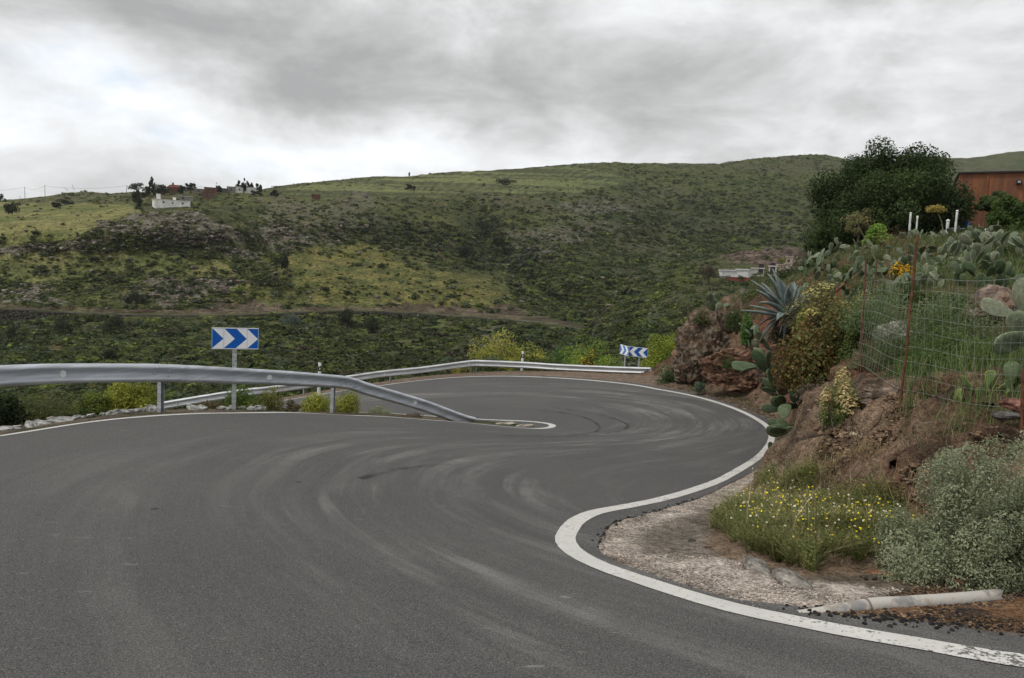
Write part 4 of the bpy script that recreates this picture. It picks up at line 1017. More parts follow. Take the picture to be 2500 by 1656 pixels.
# ------------------------------------------------------------------ plants
def pick(pal, n, rng):
    C = np.array([c for c, _ in pal]); w_ = np.array([x for _, x in pal], float); return C[rng.choice(len(C), n, p=w_ / w_.sum())] * rng.uniform(.75, 1.25, (n, 1)) * 1.6
def fit(cen, lc, flat):
    """stretch a crown so that it fills its stated width and height"""
    for a in (0, 1, 2):
        lo, hi = np.percentile(cen[:, a], [1.5, 98.5])
        if a == 2 and flat: lo = 0; o, k = 0, 1 / hi
        else: o, k = (lo + hi) / 2, 2 / (hi - lo)
        cen[:, a] = (cen[:, a] - o) * k; lc[:, a] = (lc[:, a] - o) * k
    return cen, lc
def bush_mesh(radii, n_, leaf, pal, lumps, seed, asp=.55, zlo=-.2, fill=.25, up=.3, lsize=.42):
    rng = np.random.default_rng(seed); rx, ry, rz = radii
    d = dome(lumps, rng, zlo); k = rng.uniform(.30, .92, (lumps, 1)); lc = d * k; lr = rng.uniform(.6, 1.25, lumps) * lsize
    cen, nor, col = [], [], []
    shade = pick(pal, lumps, rng); per = rng.multinomial(n_, lr ** 2 / (lr ** 2).sum())
    for c, r, m_, s in zip(lc, lr, per, shade):
        dd_ = rng.normal(0, 1, (m_, 3)); dd_ /= np.linalg.norm(dd_, axis=1)[:, None]; rr = np.where(rng.uniform(0, 1, m_) < fill, rng.uniform(.3, 1, m_), rng.uniform(.82, 1.18, m_))
        q = c + dd_ * (r * rr)[:, None]; cen.append(q); nor.append(dd_)
        col.append(.45 * s + .55 * pick(pal, m_, rng))
    cen = np.vstack(cen); nor = np.vstack(nor); col = np.vstack(col)
    k = cen[:, 2] > -.12; cen, nor, col = cen[k], nor[k], col[k]
    cen, lc = fit(cen, lc, True)
    cen = cen * np.array([rx, ry, rz])
    V, Q = leafcloud(cen, nor + (0, 0, up), leaf * rng.uniform(.6, 1.35, len(cen)), rng, asp, .6)
    return V, Q, col, lc * np.array([rx, ry, rz]), lr
def bush(name, label, cat, u, vb, D, wpx, hpx, n_, leaf, pal, lumps=14, seed=1, stems=9, flowers=None, group=None, asp=.55, depth=1.0, lsize=.42, tint=(.10, .08, .06), up=.3, fill=.25, part='foliage'):
    b0 = at(u, vb, D); rx = wpx / 2 * D / F / 1.12; rz = hpx * D / F / 1.12
    rng = np.random.default_rng(seed + 1000); n_ = int(n_ * 1.35)
    need = math.sqrt(2.0 * 2 * math.pi * (rx * rx * depth + 2 * rx * rz) / 3 / (n_ * .5 * asp)); leaf = max(leaf, min(need, leaf * 2.0)) if asp > .3 else leaf
    root = empty(name, tuple(b0), label, cat, group)
    V, Q, col, lc, lr = bush_mesh((rx, rx * depth, rz), n_, leaf, pal, lumps, seed, asp, lsize=lsize, up=up, fill=fill)
    obj(part, make_mesh(part, V, Q, None, LEAF, fcols=col), root)
    if stems:
        m = MB()
        for i in range(stems):
            e = lc[i % len(lc)] * rng.uniform(.6, .95); s0 = np.array([rng.normal(0, .06 * rx), rng.normal(0, .06 * rx), -.25]); md = (s0 + e) / 2 + rng.normal(0, .06 * rx, 3)
            m.tube([s0, md * .7 + s0 * .3, md, e], np.array([.022, .018, .014, .007]) * (.5 + rx), 5, tint)
        obj('stems', m.mesh('stems', WOOD), root)
    if flowers:
        nf, fs, fpal, top = flowers
        dd_ = dome(nf, rng, top); i = rng.integers(0, len(lc), nf); q = (lc[i] / np.array([rx, rx * depth, rz]) + dd_ * (lr[i] * rng.uniform(.95, 1.2, nf))[:, None]) * np.array([rx, rx * depth, rz])
        k = q[:, 2] > rz * top * .5; q = q[k]; dd_ = dd_[k]
        V, Q = leafcloud(q, dd_ + (0, 0, .5), fs * rng.uniform(.6, 1.3, len(q)), rng, .9, .3)
        obj('flowers', make_mesh('flowers', V, Q, None, LEAF, fcols=pick(fpal, len(q), rng)), root, kind='stuff')
    return root
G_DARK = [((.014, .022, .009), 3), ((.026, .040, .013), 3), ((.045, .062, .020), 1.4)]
G_MID = [((.035, .055, .016), 3), ((.06, .085, .024), 3), ((.10, .125, .035), 1.2)]
G_YEL = [((.15, .17, .028), 3), ((.23, .24, .038), 3), ((.30, .30, .05), 1.8), ((.06, .08, .02), 1)]
G_OLIVE = [((.055, .06, .025), 3), ((.09, .09, .035), 3), ((.13, .12, .05), 1)]
G_GREY = [((.15, .17, .105), 3), ((.21, .23, .15), 3), ((.29, .30, .19), 2), ((.095, .115, .065), 1.5)]
G_ORG = [((.12, .062, .022), 2.2), ((.085, .085, .025), 3), ((.045, .06, .018), 3), ((.17, .10, .03), 1.2), ((.16, .155, .05), 1.6)]
YEL = [((.42, .32, .02), 2), ((.34, .28, .03), 1)]
# between and behind the barriers, left
bush('shrub', 'large yellow-green shrub under the near guardrail, left of its middle post', 'shrub', 318, 1003, 14.0, 130, 78, 5200, .05, G_YEL, 18, 3, flowers=(300, .05, [((.30, .30, .04), 1)], .3))
bush('shrub', 'small yellow-green shrub just left of the large one under the near guardrail', 'shrub', 215, 1008, 13.4, 100, 50, 2400, .045, G_YEL[:1] + G_MID, 12, 4)
bush('shrub', 'tall grassy green shrub at the left edge under the guardrail', 'shrub', 120, 1022, 12.9, 150, 80, 3600, .05, G_MID + G_OLIVE, 16, 5, asp=.25)
bush('shrub', 'dark green shrub at the far left edge below the guardrail', 'shrub', 8, 1030, 12.6, 120, 75, 3000, .05, G_DARK, 13, 6, group=None)
bush('shrub', 'green leafy shrub right of the near chevron sign post', 'shrub', 592, 1001, 15.8, 95, 62, 3200, .045, [((.05, .09, .02), 3), ((.09, .13, .03), 2), ((.14, .15, .04), 1)], 14, 7)
bush('shrub', 'yellowish thin-stemmed shrub below the middle guardrail reflector', 'shrub', 655, 1003, 16.2, 78, 60, 2000, .045, G_OLIVE + G_YEL[:2], 12, 8, stems=18, tint=(.16, .11, .06))
bush('shrub', 'brown dry low shrub between the two posts near the chevron sign', 'shrub', 500, 1002, 15.0, 90, 26, 1300, .04, [((.12, .10, .05), 2), ((.09, .07, .04), 2), ((.08, .09, .03), 1)], 10, 9, stems=14)
bush('shrub', 'bright yellow-green round shrub left of the guardrail end post', 'shrub', 775, 1004, 18.6, 82, 44, 2300, .05, G_YEL, 12, 10, stems=12)
bush('shrub', 'bright yellow-green shrub leaning right behind the guardrail end post', 'shrub', 838, 1004, 19.2, 84, 50, 2300, .05, G_YEL, 12, 11, stems=14)
bush('shrub', 'dark dry shrub left of the yellow-green pair by the guardrail end', 'shrub', 706, 1004, 17.4, 56, 26, 900, .04, [((.07, .055, .035), 2), ((.10, .09, .04), 2)], 8, 12, stems=16)
bush('shrub', 'small silvery shrub under the sloping end of the near guardrail', 'shrub', 928, 1014, 19.8, 58, 22, 1300, .035, G_GREY, 9, 13, stems=4)
bush('dry_tuft', 'low brown twiggy tuft under the sloping guardrail, right of the silvery shrub', 'dry plant', 1000, 1021, 20.4, 66, 14, 420, .03, [((.10, .075, .05), 1), ((.15, .12, .09), 1)], 8, 14, stems=20, tint=(.13, .10, .08))
# behind the far barrier
bush('bush', 'tall yellow-green bush with a raised top, behind the far guardrail by the marker post', 'bush', 1243, 915, 39, 190, 96, 6500, .11, [((.24, .24, .045), 3), ((.15, .17, .04), 3), ((.30, .28, .07), 1.4), ((.05, .06, .02), 1)], 22, 20, lsize=.34)
bush('bush', 'dense green bush left of the small chevron signs behind the far rail', 'bush', 1440, 922, 38, 150, 88, 5600, .10, [((.14, .20, .035), 3), ((.20, .26, .05), 3), ((.06, .09, .02), 1)], 20, 21, lsize=.36)
bush('bush', 'bright green bush between the small chevron signs and the rock cut', 'bush', 1617, 915, 38, 112, 106, 5200, .10, [((.15, .19, .025), 3), ((.21, .24, .035), 3), ((.06, .08, .015), 1)], 18, 22, lsize=.4)
bush('bush', 'rounded bush topped with yellow flowers behind the far rail', 'bush', 1436, 915, 36.6, 48, 60, 1600, .07, G_OLIVE, 10, 23, flowers=(420, .09, YEL, .15), depth=.9)
bush('bush', 'dull olive bush under the far guardrail at its bend', 'bush', 1131, 921, 37.6, 60, 34, 1100, .08, G_OLIVE + YEL[1:], 9, 24)
bush('bush', 'dark grey-green bush at the left end of the yellow-green one behind the far rail', 'bush', 1190, 917, 38, 120, 52, 2600, .09, G_MID + G_GREY[:1], 14, 25)
bush('bush', 'low dark green bush under the far rail right of its marker post', 'bush', 1330, 920, 37.5, 130, 50, 2600, .09, G_DARK + G_MID, 14, 26)
bush('bush', 'pale green bush behind the rail, in the gap right of the yellow-green bush', 'bush', 1350, 905, 42, 110, 68, 2400, .10, [((.05, .085, .025), 2), ((.08, .12, .035), 2)], 13, 27)
bush('bush', 'dark green bush filling the corner below the bright green bush', 'bush', 1655, 925, 37, 90, 60, 2600, .09, G_DARK, 12, 28)
bush('leafy_plant', 'grey-green leafy clump at the foot of the rock cut, right of the rail end', 'plant', 1633, 938, 31, 66, 50, 1700, .10, [((.05, .08, .03), 2), ((.09, .13, .06), 2)], 10, 29, asp=.35, stems=5)
bush('leafy_plant', 'smaller bluish leafy clump on the verge below the rock cut', 'plant', 1706, 955, 27.5, 30, 24, 500, .06, [((.06, .09, .06), 1), ((.10, .14, .09), 1)], 6, 30, stems=3)

for i, (u, w_) in enumerate([(1200, 70), (1262, 66), (1322, 60), (1385, 70), (1440, 60), (1495, 60), (1548, 56)]):
    bush('bush', 'low dark bush under the far guardrail beam, ' + ['left of its marker post', 'directly behind its marker post', 'right of its marker post', 'midway between marker post and yellow bush', 'below the yellow-flowered bush', 'left of the small chevron signs', 'below the small chevron signs'][i], 'bush', u, 925, 37.0, w_, 34, 1100, .08, G_DARK + G_MID, 8, 900 + i)

def near_c(x, y): return near_z(x, y, False)
# ------------------------------------------------------------------ rock cut and boulders on the right bank
RB = ((.09, .065, .048), (.16, .118, .085), (.22, .17, .125), (.12, .085, .06))
RR = ((.08, .042, .028), (.135, .072, .046), (.17, .11, .075), (.10, .055, .036))
def rock(name, label, u, vc, D, wpx, hpx, seed, cols=RB, sub=5, amp=.4, strata=.3, depth=.8, rz=0.0, ry=0.0, freq=1.3, cat='rock', group=None):
    c = at(u, vc, D); rx = wpx / 2 * D / F; rzz = hpx / 2 * D / F
    o = obj(name, rock_mesh(name, (rx, rx * depth, rzz), seed, sub, amp, freq, strata, cols), loc=tuple(c), label=label, cat=cat, group=group)
    o.rotation_euler = (0, ry, rz - math.atan2(c[0], c[1])); return o
rock('rock_outcrop', 'tall weathered brown rock face at the left end of the road cut', 1738, 858, 29.6, 165, 200, 305, ((.06, .045, .034), (.115, .09, .066), (.17, .135, .10), (.095, .07, .05), (.09, .048, .03)), 5, .36, 1.0, .8, ry=R(-10), freq=2.6)
rock('rock_outcrop', 'red earthy rock shoulder bulging out below the brown rock face', 1800, 905, 26.6, 170, 120, 302, RR, 5, .34, .6, .8, freq=2.8)
rock('rock_outcrop', 'lower brown rock step at the far left foot of the road cut', 1688, 892, 30.4, 90, 110, 317, ((.10, .07, .05), (.17, .12, .09), (.22, .17, .13)), 5, .36, .9, .8, freq=2.6)
rock('rock_outcrop', 'grey rough rock top behind the agave, above the road cut', 1826, 745, 31.0, 90, 66, 303, ((.06, .055, .05), (.13, .12, .105), (.19, .175, .155)), 5, .45, .2)
rock('rock_outcrop', 'dark brown rock bulge under the overhanging bush on the cut face', 1905, 900, 19.5, 110, 130, 304, ((.06, .042, .032), (.11, .075, .055), (.15, .10, .07)), 5, .4, .4)
rock('boulder', 'large reddish-brown boulder among the cacti behind the wire fence', 2428, 752, 12.2, 118, 108, 305, ((.10, .07, .055), (.17, .12, .095), (.24, .19, .16), (.20, .13, .09)), 5, .32, .1, .8, cat='boulder')
rock('boulder', 'pale grey boulder behind the grass to the left of the tall rusty fence rod', 2186, 822, 12.2, 98, 76, 306, ((.24, .22, .20), (.34, .31, .29), (.18, .16, .145)), 4, .28, .2, cat='boulder')
rock('boulder', 'flat brown layered rock jutting from the bank at the foot of the rusty rod', 2152, 968, 8.6, 120, 62, 307, ((.085, .06, .045), (.15, .115, .085), (.20, .16, .125)), 5, .34, .9, .9, cat='boulder')
rock('stone', 'red stone at the foot of the right-hand fence rod', 2482, 990, 6.5, 74, 32, 308, ((.16, .075, .055), (.23, .12, .09)), 4, .2, .2, cat='stone')
rock('stone', 'grey slab under the red stone by the right-hand fence rod', 2455, 1014, 6.4, 78, 24, 309, ((.07, .065, .06), (.12, .11, .10)), 4, .2, .3, cat='stone')
rock('stone', 'reddish stone standing upright among the flowering weeds', 2084, 1294, 6.0, 36, 42, 310, ((.17, .10, .06), (.23, .14, .09)), 4, .2, .2, cat='stone')
rock('stone', 'pale grey angular stone lying among the flowering weeds', 2070, 1326, 5.9, 60, 40, 311, ((.30, .26, .22), (.40, .36, .31), (.22, .19, .16)), 4, .3, .3, cat='stone')
rock('stone', 'broken flat terracotta slab above the end of the white pipe', 2150, 1405, 5.05, 78, 24, 312, ((.24, .12, .07), (.30, .17, .11)), 4, .14, .1, .5, cat='stone')
rock('stone', 'second flat terracotta slab, right of the first and half buried', 2335, 1417, 4.8, 70, 14, 313, ((.20, .11, .07), (.25, .14, .09)), 4, .14, .1, .5, cat='stone')
rock('stone', 'small dark stone lying alone on the gravel apron', 1690, 1322, 6.0, 20, 12, 314, ((.06, .05, .045), (.09, .075, .065)), 3, .3, 0, cat='stone')
rock('stone', 'dark reddish stone at the left corner of the weeds', 1727, 1344, 5.75, 30, 20, 315, ((.09, .05, .035), (.13, .08, .055)), 3, .3, 0, cat='stone')
rock('stone', 'beige stone on the bank crest left of the fence rods', 2001, 713, 19.8, 30, 24, 316, ((.28, .18, .13), (.36, .26, .2)), 3, .25, 0, cat='stone')
rock('rock_outcrop', 'dark craggy rock joining the brown face and the red shoulder', 1770, 820, 29.5, 90, 120, 318, ((.05, .038, .03), (.10, .075, .055), (.15, .11, .08)), 5, .4, .8, .8, freq=2.6)
# small litter stones along the bank foot
peb = [rock_mesh('pebble', (.05, .04, .03), 330 + i, 2, .4, 1.5, 0, ((.12, .085, .06), (.2, .16, .125))) for i in range(3)]
rg = np.random.default_rng(8); L = dropl([(u, np.interp(u, [1700, 1780, 1850, 1900, 1940], [957, 978, 1003, 1035, 1075]) ) for u in np.linspace(1690, 1935, 26)])
for k_, q in enumerate(L):
    x, y = q[0] + rg.uniform(-.1, .5), q[1] + rg.uniform(-.3, .4); s = rg.uniform(.8, 2.2)
    o = obj('loose_stone', peb[k_ % 3], loc=(x, y, gz(x, y) + .01), label='small brown loose stone fallen at the foot of the red cut bank', cat='stone', group='loose stones along the foot of the cut'); o.scale = (s, s, s); o.rotation_euler = (0, 0, rg.uniform(0, 6))

# ------------------------------------------------------------------ prickly pears
def pad_mesh(name, seed, tint):
    rng = np.random.default_rng(seed); nu, nv = 14, 9; V = []; C = []
    for j in range(nv + 1):
        ph = math.pi * j / nv
        for i in range(nu):
            th = 2 * math.pi * i / nu; t = (1 - math.cos(ph)) / 2
            w_ = (.27 + .025 * (seed % 4)) * math.sin(ph) ** .82 * (.62 + .55 * t); bend = .06 * math.sin(t * 3)
            V.append((w_ * math.cos(th), .13 * w_ * 1.3 * math.sin(th) + bend, t)); e = abs(math.cos(th)) ** 6
            C.append(np.array(tint) * (1 + .75 * e + rng.uniform(-.12, .12)))
    Q = [[j * nu + i, j * nu + (i + 1) % nu, (j + 1) * nu + (i + 1) % nu, (j + 1) * nu + i] for j in range(nv) for i in range(nu)]
    return make_mesh(name, V, Q, None, PAD, cols=np.array(C), smoothf=True)
PADS = {'grey': [pad_mesh('pad', 400 + i, t) for i, t in enumerate([(.105, .13, .078), (.13, .155, .092), (.085, .11, .062), (.15, .165, .105)])],
        'green': [pad_mesh('pad', 410 + i, t) for i, t in enumerate([(.055, .085, .038), (.07, .10, .045), (.05, .072, .035)])],
        'yellow': [pad_mesh('pad', 420 + i, t) for i, t in enumerate([(.10, .15, .045), (.15, .18, .05), (.07, .12, .045)])]}
def cactus(label, u, vb, D, n_, pad_px, seed, kind='grey', nbase=3, lean=0.0, tilt=35, group='prickly pear plants on the right bank', spread=.35, droop=0.0, hmax=99):
    rng = np.random.default_rng(seed); b0 = at(u, vb, D); L_ = pad_px * D / F
    root = empty('prickly_pear', tuple(b0), label, 'cactus', group)
    fr_ = []
    for i in range(nbase):
        a = rng.uniform(0, 6.28); Mx = Matrix.Translation((rng.normal(0, spread) * L_ * 1.5, rng.normal(0, spread) * L_, -.12 * L_)) @ Matrix.Rotation(lean + R(rng.uniform(-tilt, tilt)), 4, 'Y') @ Matrix.Rotation(R(rng.uniform(-25, 25)) , 4, 'X') @ Matrix.Rotation(a, 4, 'Z')
        fr_.append((Mx, 0))
    out = list(fr_); qn = list(fr_)
    while len(out) < n_ and qn:
        Mx, lv = qn.pop(0)
        for _ in range(rng.integers(1, 4)):
            a = R(rng.uniform(-75, 75)); s = .97 ** lv
            P_ = Vector((math.sin(a) * .34, .02, .60 + .36 * math.cos(a)))
            M2_ = Mx @ Matrix.Translation(P_ * L_ * s) @ Matrix.Rotation(a * .75, 4, 'Y') @ Matrix.Rotation(R(rng.uniform(-32, 32)), 4, 'X') @ Matrix.Rotation(rng.uniform(-1.2, 1.2), 4, 'Z')
            if droop: M2_ = M2_ @ Matrix.Rotation(R(rng.uniform(0, droop)), 4, 'X')
            tip = M2_ @ Vector((0, 0, L_))
            if (tip.z < -.35 * L_ and not droop) or tip.z > hmax * L_: continue
            out.append((M2_, lv + 1)); qn.append((M2_, lv + 1))
            if len(out) >= n_: break
    P_ = PADS[kind]
    for Mx, lv in out[:n_]:
        q = obj('pad', P_[int(rng.integers(0, len(P_)))], root); s = L_ * rng.uniform(.78, 1.12)
        q.matrix_basis = Mx @ Matrix.Diagonal((s, s, s, 1))
    return root
# big mass on the slope under the garden wall: u, v base, D, pads, pad size in photo px
CM = [(2030, 672, 24, 18, 30, 'green', 'leftmost, dark green cactus under the dark tree'), (2088, 645, 25, 20, 32, 'grey', 'cactus at the foot of the dark tree, second from the left'),
      (2135, 618, 26, 18, 32, 'grey', 'cactus with narrow upright pads just right of the light green weed'), (2120, 690, 20, 20, 36, 'grey', 'cactus behind the thin left fence rod'),
      (2215, 625, 24, 20, 34, 'grey', 'cactus directly behind the tip of the tall rusty rod'), (2205, 672, 19, 18, 36, 'green', 'darker cactus left of the tall rusty rod, under the yellow flowers'),
      (2280, 600, 26, 16, 32, 'grey', 'cactus under the left part of the garden wall'), (2255, 715, 16, 18, 40, 'grey', 'cactus low behind the upper fence wire, right of the rusty rod'),
      (2345, 640, 20, 22, 38, 'grey', 'cactus right of the fennel bush, below the blue parasol'), (2330, 706, 16, 20, 42, 'grey', 'cactus directly left of the large reddish boulder'),
      (2405, 612, 20, 22, 42, 'grey', 'tall cactus with large pale pads under the green tree'), (2420, 668, 16, 22, 44, 'grey', 'cactus right above the large reddish boulder'),
      (2475, 625, 17, 22, 50, 'grey', 'cactus at the right edge under the green tree'), (2480, 700, 13, 18, 50, 'green', 'dark green cactus at the right edge above the big pads'),
      (2180, 640, 24, 20, 32, 'grey', 'cactus midway between the left rod tip and the tall rod tip'), (2150, 672, 21, 20, 34, 'grey', 'cactus just above and right of the left fence rod'), (2250, 655, 20, 20, 36, 'grey', 'cactus right of the tall rod, beside the fennel bush'),
      (2310, 650, 21, 20, 36, 'grey', 'cactus behind the fennel bush on its right'), (2365, 672, 17.5, 20, 40, 'grey', 'cactus above the left shoulder of the large boulder'), (2095, 700, 20, 18, 32, 'green', 'low cactus left of the left fence rod'), (2245, 600, 26, 18, 32, 'grey', 'cactus under the left end of the garden wall, behind the rod tip'),
      (2380, 585, 25, 14, 34, 'grey', 'small cactus against the right end of the garden wall'), (2060, 720, 19, 14, 30, 'green', 'low dull cactus above the flowering bush'),
      (2160, 745, 15, 14, 34, 'grey', 'pale cactus in the grey grass behind the left fence rod'), (2290, 760, 13, 14, 40, 'green', 'low green cactus in the tall grass left of the boulder')]
for i, (u, v, D, n_, pp_, kd, lb) in enumerate(CM): cactus(lb, u, v, D, int(n_ * 1.7), pp_ * .72, 500 + i, kd, nbase=14, spread=1.6, hmax=1.6 if v < 660 else 2.2)
cactus('large cactus with broad flat pads at the right edge, in front of the boulder', 2520, 830, 7.6, 9, 100, 531, 'grey', 3, R(-35), 30)
cactus('yellowish-green cactus growing low at the foot of the fence on the right', 2395, 985, 7.4, 12, 48, 532, 'yellow', 6, 0, 25, spread=.6)
cactus('dark cactus low at the right edge behind the wire, by the red stone', 2475, 975, 7.2, 10, 52, 533, 'green', 4, 0, 40, spread=.5)
cactus('small cactus with narrow pads hanging below the agave', 1868, 850, 19.6, 12, 32, 534, 'grey', 3, R(-60), 30, droop=25)
cactus('cactus with four fleshy dark pads sticking out over the middle of the cut', 1925, 905, 16.2, 7, 54, 535, 'green', 3, R(-62), 28, droop=10)
cactus('dark cactus hanging from the bank above the bend in the white line', 1955, 985, 14.2, 16, 50, 536, 'green', 5, R(-58), 34, droop=22)
cactus('lowest dark cactus at the foot of the bank, beside the outer line', 1950, 1050, 13.2, 13, 46, 537, 'green', 4, R(-70), 34, droop=25)
cactus('low dark cactus tucked behind the weeds at the corner of the bank', 1935, 1140, 10.8, 8, 40, 538, 'green', 3, R(-40), 40)
cactus('tiny cactus on the rock top left of the agave', 1752, 758, 30.5, 8, 24, 539, 'grey', 3, 0, 30)

# ------------------------------------------------------------------ agave
AG = at(1925, 772, 19.6)
root = empty('agave', tuple(AG), 'big blue-grey agave rosette on the bank crest above dead hanging leaves', 'agave')
def blade(p0, p1, bend, w_, n_=12, cup=.22, col=(.12, .16, .155), edge=(.20, .24, .22), rng=RNG):
    p0, p1, bend = map(lambda q: np.asarray(q, float), (p0, p1, bend)); t = np.linspace(0, 1, n_)[:, None]
    c = (1 - t) ** 2 * p0 + 2 * t * (1 - t) * bend + t * t * p1; T = np.gradient(c, axis=0); T /= np.linalg.norm(T, axis=1)[:, None]
    S = np.cross(T, (0, 0, 1.)); S /= np.linalg.norm(S, axis=1)[:, None] + 1e-6; N_ = np.cross(S, T)
    pw = np.interp(t[:, 0], [0, .15, .45, .75, .93, 1], [.75, .8, 1, .72, .22, .02]) * w_ / 2
    V = []; C = []
    for k_, a, cc in ((-1, cup, edge), (-.5, .05, col), (0, 0, col), (.5, .05, col), (1, cup, edge)):
        V.append(c + S * (pw * k_)[:, None] + N_ * (pw * a)[:, None]); C.append(np.tile(cc, (n_, 1)))
    for k_ in (.5, -.5): V.append(c + S * (pw * k_)[:, None] - N_ * (.02 + pw * .25)[:, None]); C.append(np.tile(col, (n_, 1)))
    V = np.stack(V, 1); C = np.stack(C, 1) * np.random.default_rng(int(abs(p1[0] * 997)) + 1).uniform(.85, 1.15, (n_, 1, 1)); m_ = V.shape[1]
    Q = [[i * m_ + j, i * m_ + (j + 1) % m_, (i + 1) * m_ + (j + 1) % m_, (i + 1) * m_ + j] for i in range(n_ - 1) for j in range(m_)]
    return V.reshape(-1, 3), Q, C.reshape(-1, 3)
rg = np.random.default_rng(21)
tips = [(1834, 684, .0), (1874, 667, -.1), (1912, 690, .2), (1948, 695, -.15), (1852, 738, -.3), (1896, 782, -.7), (1809, 757, .1), (1998, 722, .05), (1975, 708, .3), (1940, 688, .35),
        (1893, 675, .4), (1925, 700, -.5), (1886, 655, .2), (1860, 690, .3), (1968, 690, -.2), (1845, 706, -.1), (2005, 712, .2), (1962, 735, -.5), (1870, 712, -.4), (1990, 745, -.2), (1830, 745, .4), (1905, 682, -.3), (1955, 700, .1), (1930, 690, .0)]
for i, (tu_, tv_, dd_) in enumerate(tips):
    q = at(tu_, tv_, 19.6 + dd_) - AG; hor = q * (1, 1, 0); base_ = hor * .08 + (0, 0, -.02)
    bd = hor * .45 + np.array([0, 0, max(q[2], .1) * .72 + .16]) if i in (5, 7, 19, 4) else hor * .42 + np.array([0, 0, q[2] * .62 + .02])
    if i == 7: bd = hor * .75 + np.array([0, 0, q[2] + .32])
    V, Q, C = blade(base_, q, bd, rg.uniform(.22, .29), col=np.array((.10, .135, .13)) * rg.uniform(.8, 1.25), edge=(.21, .25, .225))
    obj('leaf', make_mesh('leaf', V, Q, None, SKIN, cols=C, smoothf=True), root)
for i in range(34):
    a = rg.uniform(2.2, 6.8); ln = rg.uniform(.5, 1.35); q = np.array([math.cos(a) * ln * .8, math.sin(a) * ln * .6 - .25, -rg.uniform(.1, .75)])
    V, Q, C = blade((0, -.05, -.05), q, q * (.6, .6, 0) + (0, 0, .06), rg.uniform(.05, .10), 9, .5, (.045, .043, .038), (.075, .07, .06))
    obj('dead_leaf', make_mesh('dead_leaf', V, Q, None, SKIN, cols=C, smoothf=True), root)

# ------------------------------------------------------------------ bushes of the right bank
bush('bush', 'rounded bush with rusty orange and green leaves hanging over the middle of the bank', 'bush', 2005, 930, 13.6, 200, 185, 14000, .062, G_ORG, 30, 40, lsize=.34, stems=16, tint=(.16, .13, .10), asp=.8)
bush('bush', 'greener leafy bush at the right side of the orange-leaved one', 'bush', 2075, 880, 13.0, 70, 110, 3600, .045, G_MID, 14, 41, asp=.8)
bush('bush', 'olive bush with pale yellow flower heads on the bank top, right of the agave', 'bush', 2030, 790, 14.8, 190, 100, 8000, .04, G_OLIVE + [((.16, .13, .06), 2)], 26, 42, lsize=.32, flowers=(1500, .05, [((.38, .36, .16), 2), ((.45, .40, .12), 1)], .1))
bush('bush', 'bright green tuft on the left side of the orange-leaved bush', 'bush', 1945, 905, 14.6, 50, 150, 3000, .045, [((.12, .15, .03), 2), ((.08, .12, .03), 2), ((.18, .19, .05), 1)], 14, 43, lsize=.36)
bush('leafy_plant', 'bright green round-leaved plant hanging left under the agave', 'plant', 1823, 832, 21.5, 34, 66, 1100, .07, [((.06, .12, .03), 2), ((.09, .17, .04), 1)], 9, 44, asp=.9, stems=3)
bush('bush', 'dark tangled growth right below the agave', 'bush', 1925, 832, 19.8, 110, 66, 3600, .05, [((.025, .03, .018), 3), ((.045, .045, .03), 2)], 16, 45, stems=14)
bush('flowering_plant', 'straw-coloured flower clusters with narrow green leaves on the bank under the rusty rod', 'flowering plant', 2056, 1028, 8.8, 105, 125, 5200, .03, [((.06, .10, .025), 3), ((.10, .13, .035), 1)], 16, 46, lsize=.36, asp=.3,
     flowers=(3600, .034, [((.36, .29, .15), 3), ((.46, .38, .22), 1)], .12), tint=(.2, .17, .14), stems=10)
bush('bush', 'silvery grey-green bush filling the right edge in front of the bank', 'bush', 2400, 1425, 5.0, 500, 350, 60000, .023, G_GREY, 150, 47, lsize=.15, asp=.45, stems=26, depth=.7, fill=.12, up=.5, tint=(.12, .10, .07))
bush('bush', 'upper part of a pale yellowish-grey bush at the right edge above the silvery one', 'bush', 2480, 1170, 6.4, 150, 90, 7000, .024, [((.16, .17, .08), 2), ((.22, .22, .12), 2), ((.10, .12, .07), 2)], 16, 48, lsize=.34)
bush('bush', 'silvery bush spreading low left of the big one, into the weeds', 'bush', 2220, 1395, 5.35, 130, 130, 7500, .019, G_GREY[:1] + G_MID[:1] + G_GREY[2:], 20, 49, lsize=.3)
bush('shrub', 'yellow-green shrub on the rock top at the crest of the cut', 'shrub', 1787, 752, 31.5, 50, 42, 1400, .08, G_YEL, 9, 50)
bush('shrub', 'smaller yellow-green shrub left of the crest shrub', 'shrub', 1747, 752, 31.8, 38, 24, 800, .08, G_YEL[:1] + G_MID, 7, 51)
bush('bush', 'dull green bush under the dark tree, at the left end of the cacti', 'bush', 1985, 668, 29, 100, 60, 4000, .08, [((.05, .06, .025), 2), ((.08, .085, .035), 2), ((.035, .045, .02), 2)], 16, 52)
bush('bush', 'brownish green bush above the agave to its right', 'bush', 2000, 745, 21.5, 130, 70, 4600, .06, G_OLIVE + [((.12, .085, .04), 1)], 18, 53)
bush('bush', 'dark green bush left of the cactus slope, below the dull bush', 'bush', 1935, 720, 30, 110, 66, 3200, .08, G_MID + G_DARK, 14, 54)
bush('shrub', 'grey-green tall grass-like shrub behind the left part of the wire fence', 'shrub', 2160, 900, 11.6, 150, 150, 6500, .055, [((.08, .115, .045), 3), ((.13, .155, .08), 2), ((.06, .09, .03), 2)], 24, 55, asp=.14, lsize=.4, stems=20, tint=(.22, .2, .15))
bush('shrub', 'pale greyish-green feathery shrub behind the fence, above the pale boulder', 'shrub', 2130, 800, 12.8, 190, 120, 7000, .05, [((.10, .14, .06), 3), ((.15, .19, .10), 2), ((.07, .10, .035), 3)], 24, 56, asp=.25, lsize=.36)
